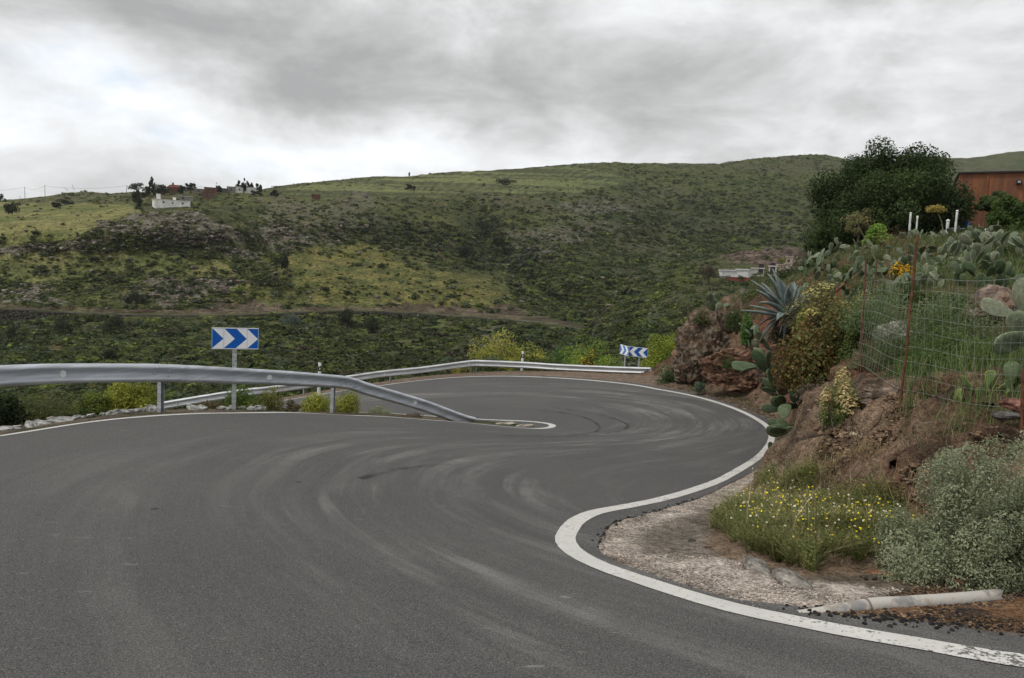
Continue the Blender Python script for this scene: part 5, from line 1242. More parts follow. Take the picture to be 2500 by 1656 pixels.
bush('shrub', 'leafy green herb patch behind the fence between the rusty rod and the yellow cactus', 'shrub', 2310, 935, 9.8, 260, 130, 11000, .04, [((.05, .09, .022), 3), ((.08, .12, .03), 2), ((.10, .13, .05), 1)], 34, 57, asp=.4, lsize=.3)
bush('shrub', 'tall soft green herbs behind the fence, left of the large boulder', 'shrub', 2290, 850, 11.2, 220, 140, 9500, .05, [((.07, .10, .035), 3), ((.10, .13, .055), 2), ((.14, .16, .09), 1)], 30, 58, asp=.25, lsize=.32)
bush('shrub', 'green herbs at the right edge behind the fence, below the big cactus pads', 'shrub', 2440, 930, 9.0, 200, 100, 7000, .04, [((.05, .085, .022), 3), ((.08, .11, .035), 2)], 24, 59, asp=.4, lsize=.32)
bush('bush', 'mossy dark yellow-green fennel bush in the middle of the cacti', 'bush', 2296, 668, 21, 92, 66, 5200, .045, [((.075, .085, .018), 3), ((.11, .11, .025), 2), ((.05, .06, .015), 2)], 16, 60, asp=.3, flowers=(160, .06, [((.38, .22, .05), 1)], .4))
bush('yellow_flowers', 'bright yellow flowering plant left of the tall rusty rod', 'flowering plant', 2206, 690, 18, 60, 52, 700, .05, G_OLIVE, 9, 61, flowers=(900, .055, [((.50, .34, .02), 3), ((.40, .22, .03), 1)], .05))
bush('leafy_plant', 'light green plant at the lower right of the dark tree', 'plant', 2140, 590, 25.5, 60, 44, 1100, .10, [((.14, .22, .04), 2), ((.10, .16, .03), 1)], 9, 62, asp=.8)
bush('dry_plant', 'orange-brown dried fennel between the cacti and the dark tree', 'plant', 2175, 610, 24, 90, 60, 1500, .05, [((.17, .10, .04), 2), ((.13, .09, .045), 2), ((.10, .09, .05), 1)], 12, 63, asp=.2, stems=16, tint=(.2, .14, .09))
bush('leafy_plant', 'green plant with yellow tips at the right end of the garden wall', 'plant', 2385, 600, 23.5, 50, 34, 900, .07, G_YEL[:1] + G_MID, 8, 64)
bush('bush', 'dry thorny brown bush beneath the orange-leaved bush', 'bush', 2010, 985, 12.6, 130, 60, 700, .03, [((.10, .08, .06), 1)], 14, 65, stems=40, tint=(.14, .115, .095))

for i, (u, v, D, w_, h_, pal_) in enumerate([(2150, 650, 22, 90, 40, G_MID), (2250, 640, 22, 80, 36, G_OLIVE), (2320, 620, 23, 70, 34, G_MID), (2390, 650, 18, 80, 40, G_OLIVE), (2230, 740, 14.5, 90, 50, G_MID), (2120, 725, 17.5, 90, 46, G_OLIVE), (2470, 640, 18, 70, 44, G_DARK), (2060, 690, 22, 90, 44, G_MID), (2350, 690, 16.5, 70, 40, G_OLIVE)]):
    bush('shrub', 'leafy shrub growing through the prickly pears, ' + ['between the dark tree and the left rod', 'just right of the tall rod tip', 'below the table on the wall', 'above and left of the boulder', 'behind the top wire right of the tall rod', 'above the left fence rod', 'at the right edge under the green tree', 'at the left end of the cactus slope', 'directly above the fennel side of the boulder'][i], 'shrub', u, v, D, w_, h_, 2600, .05, pal_, 12, 800 + i, asp=.5)
bush('shrub', 'dry grey-green shrub on the top of the brown rock face', 'shrub', 1712, 790, 29.0, 50, 34, 900, .06, G_OLIVE, 8, 850, stems=8)
bush('shrub', 'small green shrub rooted in the middle of the red shoulder', 'shrub', 1778, 895, 25.3, 34, 26, 500, .06, G_MID, 6, 851)
bush('shrub', 'dark shrub in the cleft between the rock face and the agave', 'shrub', 1800, 800, 27.0, 60, 60, 1600, .06, G_DARK + G_MID, 10, 852)
bush('shrub', 'low dry shrub on the crest directly right of the agave base', 'shrub', 1990, 800, 19.0, 110, 50, 2200, .05, G_OLIVE, 12, 853)
bush('shrub', 'dull green shrub on the slope above the rock top, left of the agave tips', 'shrub', 1860, 735, 29.5, 110, 46, 2600, .07, G_OLIVE + G_MID, 14, 854)
for i, (u, v, D, w_, h_, pal_) in enumerate([(2085, 1010, 9.6, 70, 34, G_OLIVE), (2300, 1010, 7.4, 60, 26, G_OLIVE), (2400, 1075, 6.6, 60, 30, G_MID), (1990, 1060, 10.6, 60, 46, G_OLIVE), (2150, 1105, 7.9, 60, 26, G_OLIVE)]):
    bush('dry_tuft', 'dry brownish tuft growing out of the bare bank, ' + ['under the flat brown rock', 'right of the rusty rod foot', 'above the silvery bush', 'beside the lowest hanging cactus', 'in the middle of the bare face'][i], 'dry plant', u, v, D, w_, h_, 700, .02, [((.12, .09, .05), 2), ((.08, .085, .035), 1)], 8, 870 + i, asp=.2, stems=12, tint=(.17, .14, .10))
# tall stalks
def stalk(name, label, pts, D, r, head, cat='plant'):
    P = smooth([at(u, v, D + dz) for u, v, dz in pts], 6); o = P[0].copy(); root = empty(name, tuple(o), label, cat)
    m = MB(); m.tube(P - o, np.linspace(r, r * .45, len(P)), 5, col=(.20, .20, .12)); obj('stem', m.mesh('stem', WOOD), root)
    if head:
        n_, rad_, pal, sz, asp = head; rng = np.random.default_rng(len(label)); d = dome(n_, rng, -.6); V, Q = leafcloud((P[-1] - o) + d * rad_ * np.array([1.2, 1, .6]) * rng.uniform(.3, 1.1, (n_, 1)), d, sz, rng, asp)
        obj('flower_head', make_mesh('flower_head', V, Q, None, LEAF, fcols=pick(pal, n_, rng)), root, kind='stuff')
stalk('fennel_stalk', 'tall yellow-brown umbel stalk standing before the dark tree, left of the red wall', [(2303, 572, 0), (2298, 540, 0), (2285, 512, 0)], 24, .022, (260, .26, [((.24, .19, .05), 2), ((.17, .14, .04), 1)], .09, .6))
stalk('fennel_stalk', 'long pale stalk leaning left from the cacti up to the dark tree', [(2180, 730, 0), (2130, 620, 0), (2090, 540, 0)], 16, .016, (150, .3, [((.12, .12, .05), 2), ((.16, .12, .06), 1)], .07, .5))
stalk('dry_stalk', 'thin curved grey stalk beside the left fence rod', [(2176, 725, 0), (2173, 660, 0), (2184, 628, 0)], 15, .012, None)
stalk('dry_stalk', 'thin bent stalk with a feathery straw head in front of the bare bank', [(2200, 1250, 0), (2150, 1150, 0), (2085, 1060, 0)], 6.6, .003, (60, .035, [((.42, .36, .26), 1)], .022, .3))

# ------------------------------------------------------------------ wire fence
froot = empty('wire_fence', tuple(at(2199, 983, 8.0)), 'wire mesh fence on rusty iron rods along the top of the bank', 'fence'); fo = np.array(froot.location)
RODS = [((2491, 1052, 6.3), (2506, 840, 6.3), 'right'), ((2199, 985, 8.0), (2240, 574, 8.0), 'mid'), ((2101, 885, 11.6), (2114, 636, 11.6), 'left'), ((2137, 720, 14.5), (2140, 632, 14.5), 'back')]
for a_, b_, _ in RODS:
    m = MB(); p0, p1 = at(*a_), at(*b_); P = resample(np.array([p0 - (p1 - p0) * .08, p1]), .2); P += np.random.default_rng(3).normal(0, .003, P.shape)
    m.tube(P - fo, .013 if a_[2] < 10 else .014, 6, col=(.13, .055, .032)); obj('rod', m.mesh('rod', RUSTROD), froot)
def wires(TL, TR, BL, BR, nh, nv, seed, r=.0013):
    rng = np.random.default_rng(seed); m = MB()
    TL, TR, BL, BR = (at(*q) for q in (TL, TR, BL, BR))
    def pt(s, t): return (TL * (1 - s) + TR * s) * (1 - t) + (BL * (1 - s) + BR * s) * t
    wb = rng.uniform(0, 6.28, 4)
    def w_(s, t): return np.array([0, .05 * math.sin(s * 5 + wb[0]) * math.sin(t * 3 + wb[1]), .018 * math.sin(s * 7 + wb[2]) + .012 * math.sin(t * 5 + s * 3)])
    for j in range(nh + 1):
        t = (j / nh) ** 1.05; m.tube([pt(s, t) + w_(s, t) - fo for s in np.linspace(0, 1, 22)], r * (1.5 if j in (0, nh) else 1.1), 4, col=(.27, .28, .25), cap=False)
    for i in range(1, nv):
        s = i / nv + rng.normal(0, .004); m.tube([pt(s, t) + w_(s, t) + (.01 * math.sin(t * 9 + i), 0, 0) - fo for t in np.linspace(0, 1, 12)], r, 4, col=(.22, .23, .20), cap=False)
    obj('wire_mesh', m.mesh('wire_mesh', WIRE), froot)
wires((2229, 687, 8.0), (2560, 682, 6.1), (2203, 953, 8.0), (2560, 1016, 6.1), 8, 15, 1)
wires((2112, 690, 11.6), (2229, 687, 8.0), (2080, 880, 11.6), (2203, 953, 8.0), 8, 14, 2, .0015)

# ------------------------------------------------------------------ garden edge, red wall and what stands before it
wl, wr = at(2200, 578, 27.5), at(2412, 578, 25.5)
root = empty('garden_wall', tuple(wl), 'low rounded rubble wall under the white posts, above the cacti', 'wall'); wlo = wl
Pw = resample(np.array([wl, wr]), .28); rg = np.random.default_rng(4)
m = MB(); mid_ = (wl + wr) / 2; ang = math.atan2(wr[1] - wl[1], wr[0] - wl[0])
m.box(mid_ - wlo - (0, 0, .42), (np.linalg.norm(wr - wl), .3, .62), rotz(ang), col=(.10, .085, .075)); obj('base', m.mesh('base', STONE), root)
for i, q in enumerate(Pw):
    o = obj('coping_stone', rock_mesh('coping_stone', (.17, .17, .085), 600 + i % 5, 3, .12, 1, 0, ((.27, .24, .215), (.36, .32, .29))) if i < 5 else bpy.data.objects['coping_stone' if i % 5 == 0 else 'coping_stone.%03d' % (i % 5)].data, root)
    o.location = tuple(q - wlo + (0, 0, -.02)); o.rotation_euler = (0, 0, ang + rg.uniform(-.1, .1)); o.scale = (1, 1, rg.uniform(.85, 1.15))
def white_post(label, u0, v0, u1, v1, D, r, knob):
    a_, b_ = at(u0, v0, D), at(u1, v1, D); root = empty('white_post', tuple(a_), label, 'post', 'white posts along the garden wall')
    m = MB(); P = resample(np.array([a_ - (0, 0, .1), b_]), .08); rr = r * (1 + .18 * np.sin(np.arange(len(P)) * 1.7)); m.tube(P - a_, rr, 8, col=(.62, .62, .60)); obj('shaft', m.mesh('shaft', PLASTER, True), root)
    m = MB(); V, T_ = ICO[2]; m.add(V * r * knob + (b_ - a_), None, T_, col=(.66, .66, .64)); obj('cap', m.mesh('cap', PLASTER, True), root)
white_post('leftmost of the white posts on the garden wall, the taller of the left pair', 2219.5, 572, 2223.5, 521, 26.6, .036, 1.05)
white_post('thinner white post just right of the leftmost one on the garden wall', 2236.5, 572, 2240, 529, 26.6, .030, 1.1)
white_post('tallest white post with a knob, standing left of the blue parasol', 2331, 571, 2337, 516, 26.0, .036, 1.3)
white_post('short knobbly white post beside the tall one, left of the white table', 2311, 570, 2314.5, 540, 26.0, .045, 1.4)
# red-brown metal wall building
bl, br = at(2331, 570, 34.5), at(2760, 580, 31.6); top = at(2331, 425, 34.5)[2]; bl[2] = br[2] = min(bl[2], br[2]) - .8
Hb = top - bl[2]; dv = (br - bl) * (1, 1, 0); Lb = np.linalg.norm(dv); ex = dv / Lb; ey = np.array([-ex[1], ex[0], 0]); rt = np.stack([ex, ey, (0, 0, 1)], 1)
RUSTW, n, b = new_mat('rusty_sheet_steel', .75, .15, .3)
p = n.node('ShaderNodeTexCoord').outputs['Object']; mp = n.node('ShaderNodeMapping'); n.link(p, mp.inputs[0]); mp.inputs['Scale'].default_value = (2.2, 2.2, .35)
c = n.mix(n.ss(n.noise(mp.outputs[0], 1.0, 6, .65), .35, .65), (.26, .105, .05), (.14, .062, .038)); c = n.mix(n.ss(n.noise(p, 5, 6, .7), .52, .72, 0, .7), c, (.095, .05, .04)); c = n.mix(n.ss(n.noise(mp.outputs[0], 2.7, 5, .6), .56, .7, 0, .5), c, (.36, .16, .08))
n.link(c, b.inputs['Base Color'])
root = empty('rusty_building', tuple(bl), 'building with a rust-red sheet metal wall above the garden wall', 'building', rz=math.atan2(ex[1], ex[0]))
def lb(x0, x1, y0, y1, z0, z1, name, mat, col=(.5, .5, .5), par=root):
    m = MB(); m.box(((x0 + x1) / 2, (y0 + y1) / 2, (z0 + z1) / 2), (x1 - x0, y1 - y0, z1 - z0), col=col); return obj(name, m.mesh(name, mat), par)
lb(0, Lb, 0, 5, 0, Hb - .02, 'wall', RUSTW)
lb(-.08, Lb + .1, -.10, 5.1, Hb - .018, Hb + .05, 'roof_edge', SOLID, (.035, .03, .03))
for xx in (1.08, 2.52, 4.0, 5.5, 7.0):
    if xx < Lb: lb(xx - .03, xx + .03, -.05, -.002, .02, Hb - .03, 'batten', RUSTW)
lamp = lb(2.16, 2.36, -.14, -.004, Hb - .52, Hb - .35, 'flood_lamp', SOLID, (.02, .02, .02)); lb(2.20, 2.32, -.148, -.142, Hb - .48, Hb - .39, 'lens', SOLID, (.35, .36, .36), lamp)
# railing, parasol, table
a_ = at(2236, 574, 29.0); root = empty('metal_railing', tuple(a_), 'dark metal bar railing in front of the dark tree, left of the rust-red wall', 'railing', rz=R(-4)); m = MB()
m.box((.68, 0, .72), (1.36, .03, .03), col=(.03, .035, .035)); obj('top_rail', m.mesh('top_rail', SOLID), root)
m = MB(); m.box((0, 0, .35), (.018, .018, .7), col=(.035, .04, .04)); bar = m.mesh('bar', SOLID)
for i in range(15): q = obj('bar', bar, root); q.location = (i * .097, 0, 0)
a_ = at(2356, 558, 30); root = empty('parasol', tuple(a_), 'folded deep blue parasol standing against the rust-red wall', 'parasol')
m = MB(); n_ = 14; zz_ = np.linspace(0, 1, 7); V = []
for z in zz_:
    for i in range(n_): r_ = (.24 * (1 - z) ** .8 + .012) * (1 + .22 * (-1) ** i); V.append((r_ * math.cos(2 * math.pi * i / n_), r_ * math.sin(2 * math.pi * i / n_), z * .38))
m.add(V, [[j * n_ + i, j * n_ + (i + 1) % n_, (j + 1) * n_ + (i + 1) % n_, (j + 1) * n_ + i] for j in range(6) for i in range(n_)], col=(.015, .085, .36)); obj('canopy', m.mesh('canopy', SOLID), root)
m = MB(); m.tube([(0, 0, -.8), (0, 0, .44)], .02, 6, col=(.3, .3, .3)); obj('pole', m.mesh('pole', SOLID), root)
a_ = at(2344, 559, 28.5); root = empty('garden_table', tuple(a_), 'white garden table top showing above the garden wall, below the blue parasol', 'table')
m = MB(); m.box((0, 0, 0), (.88, .5, .035), col=(.62, .66, .74)); obj('table_top', m.mesh('table_top', SOLID), root)
m = MB(); m.box((0, 0, -.35), (.05, .05, .66), col=(.4, .4, .42)); lg = m.mesh('leg', SOLID)
for x in (-.36, .36):
    for y in (-.18, .18): q = obj('leg', lg, root); q.location = (x, y, 0)
o = obj('dome_cover', rock_mesh('dome_cover', (.20, .20, .14), 640, 3, .05, 1, 0, ((.62, .63, .62), (.66, .67, .66)), mat=PLASTER), loc=tuple(at(2413, 567, 26.5)), label='small white rounded cover beside the green tree, at the right end of the garden wall', cat='garden cover')
o = obj('log', None); bpy.data.objects.remove(o)
m = MB(); P = smooth([(-.35, 0, -.08), (-.15, 0, .05), (.1, 0, .07), (.4, 0, -.06)], 5); m.tube(P, .05, 8, col=(.30, .24, .20)); obj('clay_arch', m.mesh('clay_arch', PLASTER, True), loc=tuple(at(2378, 564, 28)), label='pale brown rounded arch behind the garden wall, right of the white table', cat='garden ornament')

# ------------------------------------------------------------------ trees by the house
def tree(name, label, u, vb, D, wpx, hpx, n_, leaf, pal, lumps, seed, trunk_h=.25, depth=.9, lsize=.3, lean=0.0, asp=.6, group=None, up=.25, zlo=-.55, cat='tree'):
    b0 = at(u, vb, D); rx = wpx / 2 * D / F / 1.08; H_ = hpx * D / F; th = trunk_h * H_; rz = (H_ - th) / 2 / 1.08
    root = empty(name, tuple(b0), label, cat, group); rng = np.random.default_rng(seed)
    V, Q, col, lc, lr = bush_mesh((rx, rx * depth, rz), n_, leaf, pal, lumps, seed, asp, zlo=-2, lsize=lsize, up=up) if False else crown(rx, rx * depth, rz, n_, leaf, pal, lumps, seed, asp, lsize, up, zlo)
    V = V + (lean * H_, 0, th + rz); obj('crown', make_mesh('crown', V, Q, None, LEAF, fcols=col), root)
    m = MB(); c0 = np.array([lean * H_, 0, th + rz]); rt_ = max(.03, .05 * H_)
    m.tube([(0, 0, -.3), (lean * H_ * .3, 0, th * .6), c0 * (1, 1, .8), c0 + (0, 0, rz * .5)], [rt_, rt_ * .8, rt_ * .55, rt_ * .2], 7, col=(.07, .055, .045))
    for i in range(min(8, lumps)): e = lc[i] * .8 + c0; m.tube([c0 * (.7, .7, .62), (c0 * .5 + e * .5) - (0, 0, rz * .12), e], [rt_ * .4, rt_ * .25, rt_ * .08], 5, col=(.07, .055, .045))
    obj('trunk', m.mesh('trunk', WOOD), root); return root
def crown(rx, ry, rz, n_, leaf, pal, lumps, seed, asp, lsize, up, zlo):
    rng = np.random.default_rng(seed); i_ = np.arange(lumps) + .5; cz = 1 - i_ / lumps * (1 - max(zlo, -1)); ph = i_ * 2.39996 + seed; sn = np.sqrt(np.maximum(0, 1 - cz ** 2)); d = np.stack([sn * np.cos(ph), sn * np.sin(ph), cz], 1) + rng.normal(0, .17 if lumps > 60 else .3, (lumps, 3)); d = d[rng.permutation(lumps)]
    big = lumps > 60; lc = d * (np.where(rng.uniform(0, 1, (lumps, 1)) < .25, .5, rng.uniform(.76, .88, (lumps, 1))) if big else rng.uniform(.25, .88, (lumps, 1)) ** .5); lr = (rng.uniform(.85, 1.2, lumps) if big else rng.uniform(.55, 1.2, lumps)) * lsize; per = rng.multinomial(n_, lr ** 2 / (lr ** 2).sum()); cen, nor, col = [], [], []
    for c, r, m_ in zip(lc, lr, per):
        e = rng.normal(0, 1, (m_, 3)); e /= np.linalg.norm(e, axis=1)[:, None]; rr = np.where(rng.uniform(0, 1, m_) < .25, rng.uniform(.3, 1, m_), rng.uniform(.8, 1.22, m_))
        cen.append(c + e * (r * rr)[:, None]); nor.append(e); s = pick(pal, 1, rng)[0]; col.append(.4 * s + .6 * pick(pal, m_, rng))
    cen, lc = fit(np.vstack(cen), lc, False); cen = cen * np.array([rx, ry, rz]); V, Q = leafcloud(cen, np.vstack(nor) + (0, 0, up), leaf * rng.uniform(.6, 1.35, len(cen)), rng, asp, .65)
    return V, Q, np.vstack(col), lc * np.array([rx, ry, rz]), lr
tree('dark_tree', 'large dense dark green tree left of the rust-red wall', 2160, 655, 30.5, 335, 288, 95000, .105, [((.020, .032, .012), 4), ((.036, .055, .018), 3), ((.062, .088, .028), 2)], 150, 71, .02, lsize=.19, zlo=-.8)
tree('dark_tree', 'right lobe of dark foliage, a smaller tree against the left edge of the rust-red wall', 2258, 568, 32, 110, 130, 9000, .10, [((.018, .028, .011), 3), ((.035, .052, .018), 2)], 26, 71, .05, lsize=.3)
tree('dark_tree', 'lower left dark tree reaching down towards the cacti', 2040, 665, 31.5, 130, 130, 8000, .11, [((.018, .026, .011), 3), ((.03, .042, .016), 2)], 28, 72, .05, lsize=.3)
tree('garden_tree', 'medium green leafy tree in front of the rust-red wall at the right edge', 2468, 592, 26, 175, 112, 11000, .12, [((.03, .05, .014), 3), ((.065, .10, .026), 3), ((.10, .14, .04), 1)], 40, 73, .08, lsize=.27)
tree('garden_tree', 'paler leafy branch of a young tree over the middle of the rust-red wall', 2432, 520, 28, 92, 52, 3200, .11, [((.06, .085, .03), 3), ((.09, .12, .045), 2)], 16, 74, .1, lsize=.34)
tree('small_tree', 'thin olive-leaved young tree in front of the lower left of the dark tree', 2095, 590, 28, 74, 80, 1500, .10, [((.07, .075, .03), 2), ((.11, .10, .045), 1)], 14, 75, .2, lsize=.34)

# ------------------------------------------------------------------ pipes, weeds and litter on the apron
def pipe(name, label, pts, r, col, broken, cat='pipe'):
    P = dropl(pts, near_c); P[:, 2] += np.interp(np.arange(len(P)), [0, 2], [-r * .9, r * .15]); P = smooth(P, 5); o = P[0].copy(); root = empty(name, tuple(o), label, cat)
    m = MB(); n_ = 16; T = np.gradient(P, axis=0); T /= np.linalg.norm(T, axis=1)[:, None]; V = []; nP = len(P)
    for ri in (r, r * .86):
        for i in range(nP):
            s = np.cross(T[i], (0, 0, 1)); s /= np.linalg.norm(s); u_ = np.cross(s, T[i])
            for j in range(n_):
                a = 2 * math.pi * j / n_; off = T[i] * (broken * vnoise(j * .9, 3.3, 0, 5) if i == nP - 1 else 0)
                V.append(P[i] + ri * (math.cos(a) * s + math.sin(a) * u_) + off - o)
    V = np.array(V); idx_ = lambda s, i, j: s * nP * n_ + i * n_ + j % n_
    Q = [[idx_(0, i, j), idx_(0, i, j + 1), idx_(0, i + 1, j + 1), idx_(0, i + 1, j)] for i in range(nP - 1) for j in range(n_)] + [[idx_(1, i, j + 1), idx_(1, i, j), idx_(1, i + 1, j), idx_(1, i + 1, j + 1)] for i in range(nP - 1) for j in range(n_)] + [[idx_(0, nP - 1, j), idx_(0, nP - 1, j + 1), idx_(1, nP - 1, j + 1), idx_(1, nP - 1, j)] for j in range(n_)]
    m.add(V, Q, col=col); return root, obj('tube', m.mesh('tube', PIPE, True), root), P - o
PIPE, n, b = new_mat('weathered_pipe', .6, 0, .3)
p = n.node('ShaderNodeTexCoord').outputs['Object']; c = n.attr('Col')
c = n.mix(n.ss(n.noise(p, 5, 6, .65), .5, .62, 0, .75), c, (.15, .15, .155)); c = n.mix(n.ss(n.noise(p, 11, 5, .7), .55, .7, 0, .7), c, (.27, .21, .15)); n.link(c, b.inputs['Base Color']); n.link(n.bump(n.noise(p, 30, 4, .6), .4, .01), b.inputs['Normal'])
root, tb, PP = pipe('drain_pipe', 'broken white plastic pipe lying half buried beside the asphalt edge', [(1950, 1494), (2040, 1489), (2130, 1482), (2210, 1477), (2330, 1469), (2425, 1460)], .043, (.42, .40, .36), .07)
m = MB(); m.tube([PP[9], PP[9] + (PP[10] - PP[9]) * .12], .0535, 16, col=(.16, .13, .11)); obj('joint_ring', m.mesh('joint_ring', SOLID, True), root)
ka, kb = dropl([(1812, 1376), (1978, 1440)], near_c); kc = (ka + kb) / 2; kl = np.linalg.norm(kb - ka) / 2
for t_, lb_ in ((-.48, 'left half of the broken rough concrete kerb half buried at the front of the weeds'), (.50, 'right half of the broken rough concrete kerb half buried at the front of the weeds')):
    q = kc + (kb - ka) * t_ * .5; o = obj('concrete_kerb', rock_mesh('concrete_kerb', (kl * .47, .075, .055), 680 + int(t_ * 10), 4, .16, 1.6, 0, ((.20, .185, .16), (.30, .28, .25), (.14, .125, .105))), loc=(q[0], q[1], q[2] + .012), label=lb_, cat='kerb')
    o.rotation_euler = (0, .02, math.atan2(kb[1] - ka[1], kb[0] - ka[0]) + t_ * .1)

GRASS = mat_leaf('grass_blades', .7, .2)
def blades(name, label, cat, pts, h, pal, seed, w_=.006, lean=.35, kind='stuff', flowers=None, fmask=None):
    rng = np.random.default_rng(seed); N = len(pts); a = rng.uniform(0, 6.28, N); dr = np.stack([np.cos(a), np.sin(a), 0 * a], 1); hh = h * rng.uniform(.3, 1.35, N) * (.35 + 1.25 * fbm(pts[:, 0] * 2.6, pts[:, 1] * 2.6, 0, 3, seed))
    ln = (lean * rng.uniform(.1, 1.3, N) * hh)[:, None] * dr; sd = np.stack([-dr[:, 1], dr[:, 0], 0 * a], 1) * (w_ * rng.uniform(.6, 1.4, N))[:, None]
    up = np.stack([0 * a, 0 * a, hh], 1); b0 = pts - (0, 0, .02); m1 = b0 + up * .55 + ln * .3; t1 = b0 + up + ln
    V = np.stack([b0 - sd * .5, b0 + sd * .5, m1 + sd * .42, m1 - sd * .42, t1], 1).reshape(-1, 3); i = np.arange(N)[:, None] * 5
    Q = i + np.array([[0, 1, 2, 3]]); T_ = i + np.array([[3, 2, 4]]); c = pick(pal, N, rng)
    o = obj(name, make_mesh(name, V, Q, T_, GRASS, fcols=np.vstack([c, c * 1.1])), label=label, cat=cat, kind=kind)
    if flowers:
        for fn, nf, fs, fp, fl in flowers:
            j = rng.choice(np.where((hh > np.median(hh)) & (fmask if fmask is not None else True))[0], nf, replace=False); q = t1[j] + (0, 0, .01); q[:, 2] += rng.uniform(-.03, .05, nf)
            V1, Q1 = leafcloud(np.repeat(q, 3, 0) + rng.normal(0, fs * .12, (nf * 3, 3)), np.tile((0, -.35, 1.), (nf * 3, 1)), fs * rng.uniform(.7, 1.2, nf * 3), rng, 1.0, .35)
            obj(fn, make_mesh(fn, V1, Q1, None, LEAF, fcols=np.repeat(pick(fp, nf, rng), 3, 0)), label=fl, cat='flowers', kind='stuff')
    return o
def area(poly_px, N, seed, zf=near_z):
    P = dropl(poly_px, near_c)[:, :2]; rng = np.random.default_rng(seed); lo, hi = P.min(0), P.max(0); out = np.zeros((0, 2))
    while len(out) < N: q = rng.uniform(lo, hi, (N * 2, 2)); out = np.vstack([out, q[inside(q[:, 0], q[:, 1], P)]])
    q = out[:N]; return np.column_stack([q, zf(q[:, 0], q[:, 1])])
W1 = [((.095, .108, .032), 3), ((.065, .082, .024), 3), ((.14, .135, .048), 2), ((.20, .16, .09), 2)]
wpoly = [(1728, 1345), (1735, 1280), (1798, 1225), (1872, 1170), (1960, 1160), (2150, 1185), (2330, 1210), (2330, 1400), (2100, 1392), (1980, 1396), (1875, 1358), (1790, 1345)]
q = area(wpoly, 56000, 31); WP = dropl(wpoly, near_c)[:, :2]; ed, _, _ = seg_dist(q[:, 0], q[:, 1], WP, True); tufts = fbm(q[:, 0] * 3, q[:, 1] * 3, 0, 3, 9) - .22 * (1 - sstep(ed, 0, .45)) + .02; km = tufts > .37; q = q[km]; ed = ed[km]
rgw = np.random.default_rng(66); qq = q[rgw.choice(len(q), 34000)]; qq = qq + np.column_stack([rgw.normal(0, .01, (34000, 2)), rgw.uniform(.01, .20, 34000) * (.4 + tufts[tufts > .33][rgw.integers(0, len(q), 34000)])])
V, Q = leafcloud(qq, rgw.normal(0, .6, (34000, 3)) + (0, 0, 1), (.022 * rgw.uniform(.5, 1.6, 34000)), rgw, .6, .5)
obj('weed_leaves', make_mesh('weed_leaves', V, Q, None, LEAF, fcols=pick(W1[:3], 34000, rgw)), label='small leaves of the low herbs between the flowering weeds on the apron', cat='weeds', kind='stuff')
blades('wildflower_patch', 'dense knee-high green weeds on the gravel apron, dotted with yellow and white flowers', 'weeds', q, .165, W1, 32, .0042, 1.3, fmask=ed > .35, flowers=[
    ('yellow_wildflowers', 230, .015, [((.62, .52, .02), 1)], 'small yellow wildflowers scattered through the weeds on the apron'), ('white_wildflowers', 190, .016, [((.55, .52, .44), 1), ((.42, .38, .30), 1)], 'small whitish seed heads scattered through the weeds on the apron')])
kk = rgw.choice(len(q), 260); blades('dry_stems', 'tall thin dry stems standing out of the flowering weeds', 'weeds', q[kk], .42, [((.26, .21, .13), 1), ((.16, .14, .07), 1)], 88, .0035, .6)
q = area([(1955, 1120), (2150, 1060), (2400, 1100), (2400, 1250), (2000, 1230)], 5200, 33)
blades('dry_weeds', 'sparse brown dry weeds on the lower part of the bare bank', 'weeds', q, .13, [((.17, .12, .07), 2), ((.10, .09, .04), 2), ((.22, .17, .10), 1)], 34, .004, .8)
q = area([(0, 1058), (0, 1035), (180, 1010), (400, 1004), (640, 1002), (640, 1004), (400, 1012), (180, 1030)], 5000, 35)
blades('verge_grass', 'short green and dry grass on the verge under the near guardrail', 'grass', q, .10, [((.07, .09, .03), 3), ((.12, .11, .05), 2), ((.04, .06, .02), 2)], 36, .006, .7)
q = area([(640, 1004), (900, 1012), (1150, 1030), (1150, 1026), (900, 1008), (640, 1000)], 1600, 37)
blades('verge_grass', 'sparse dry grass along the road edge below the sloping guardrail', 'grass', q, .07, [((.14, .11, .06), 3), ((.09, .09, .04), 2)], 38, .006, .9)
q = area([(1650, 950), (1720, 960), (1800, 990), (1860, 1015), (1850, 985), (1780, 960), (1700, 938)], 2200, 39)
blades('verge_grass', 'thin dry grass at the foot of the red cut', 'grass', q, .12, [((.10, .08, .045), 3), ((.06, .075, .03), 2)], 40, .008, .9)
# grass and herbs on the upper bank
rg = np.random.default_rng(44); X1 = rg.uniform(3.6, 16, 60000); Y1 = rg.uniform(6.5, 18.5, 60000); dfo, _, _ = seg_dist(X1, Y1, flat_poly, True); k = (~inside(X1, Y1, flat_poly)) & (dfo > 1.7) & (fbm(X1 * .8, Y1 * .8, 0, 3, 3) > .36); X1, Y1 = X1[k], Y1[k]
blades('bank_grass', 'tall mixed grass and herbs covering the ground behind the wire fence', 'grass', np.column_stack([X1, Y1, near_z(X1, Y1)]), .34, [((.055, .085, .025), 3), ((.09, .12, .04), 3), ((.10, .09, .045), 1)], 45, .007, .6)
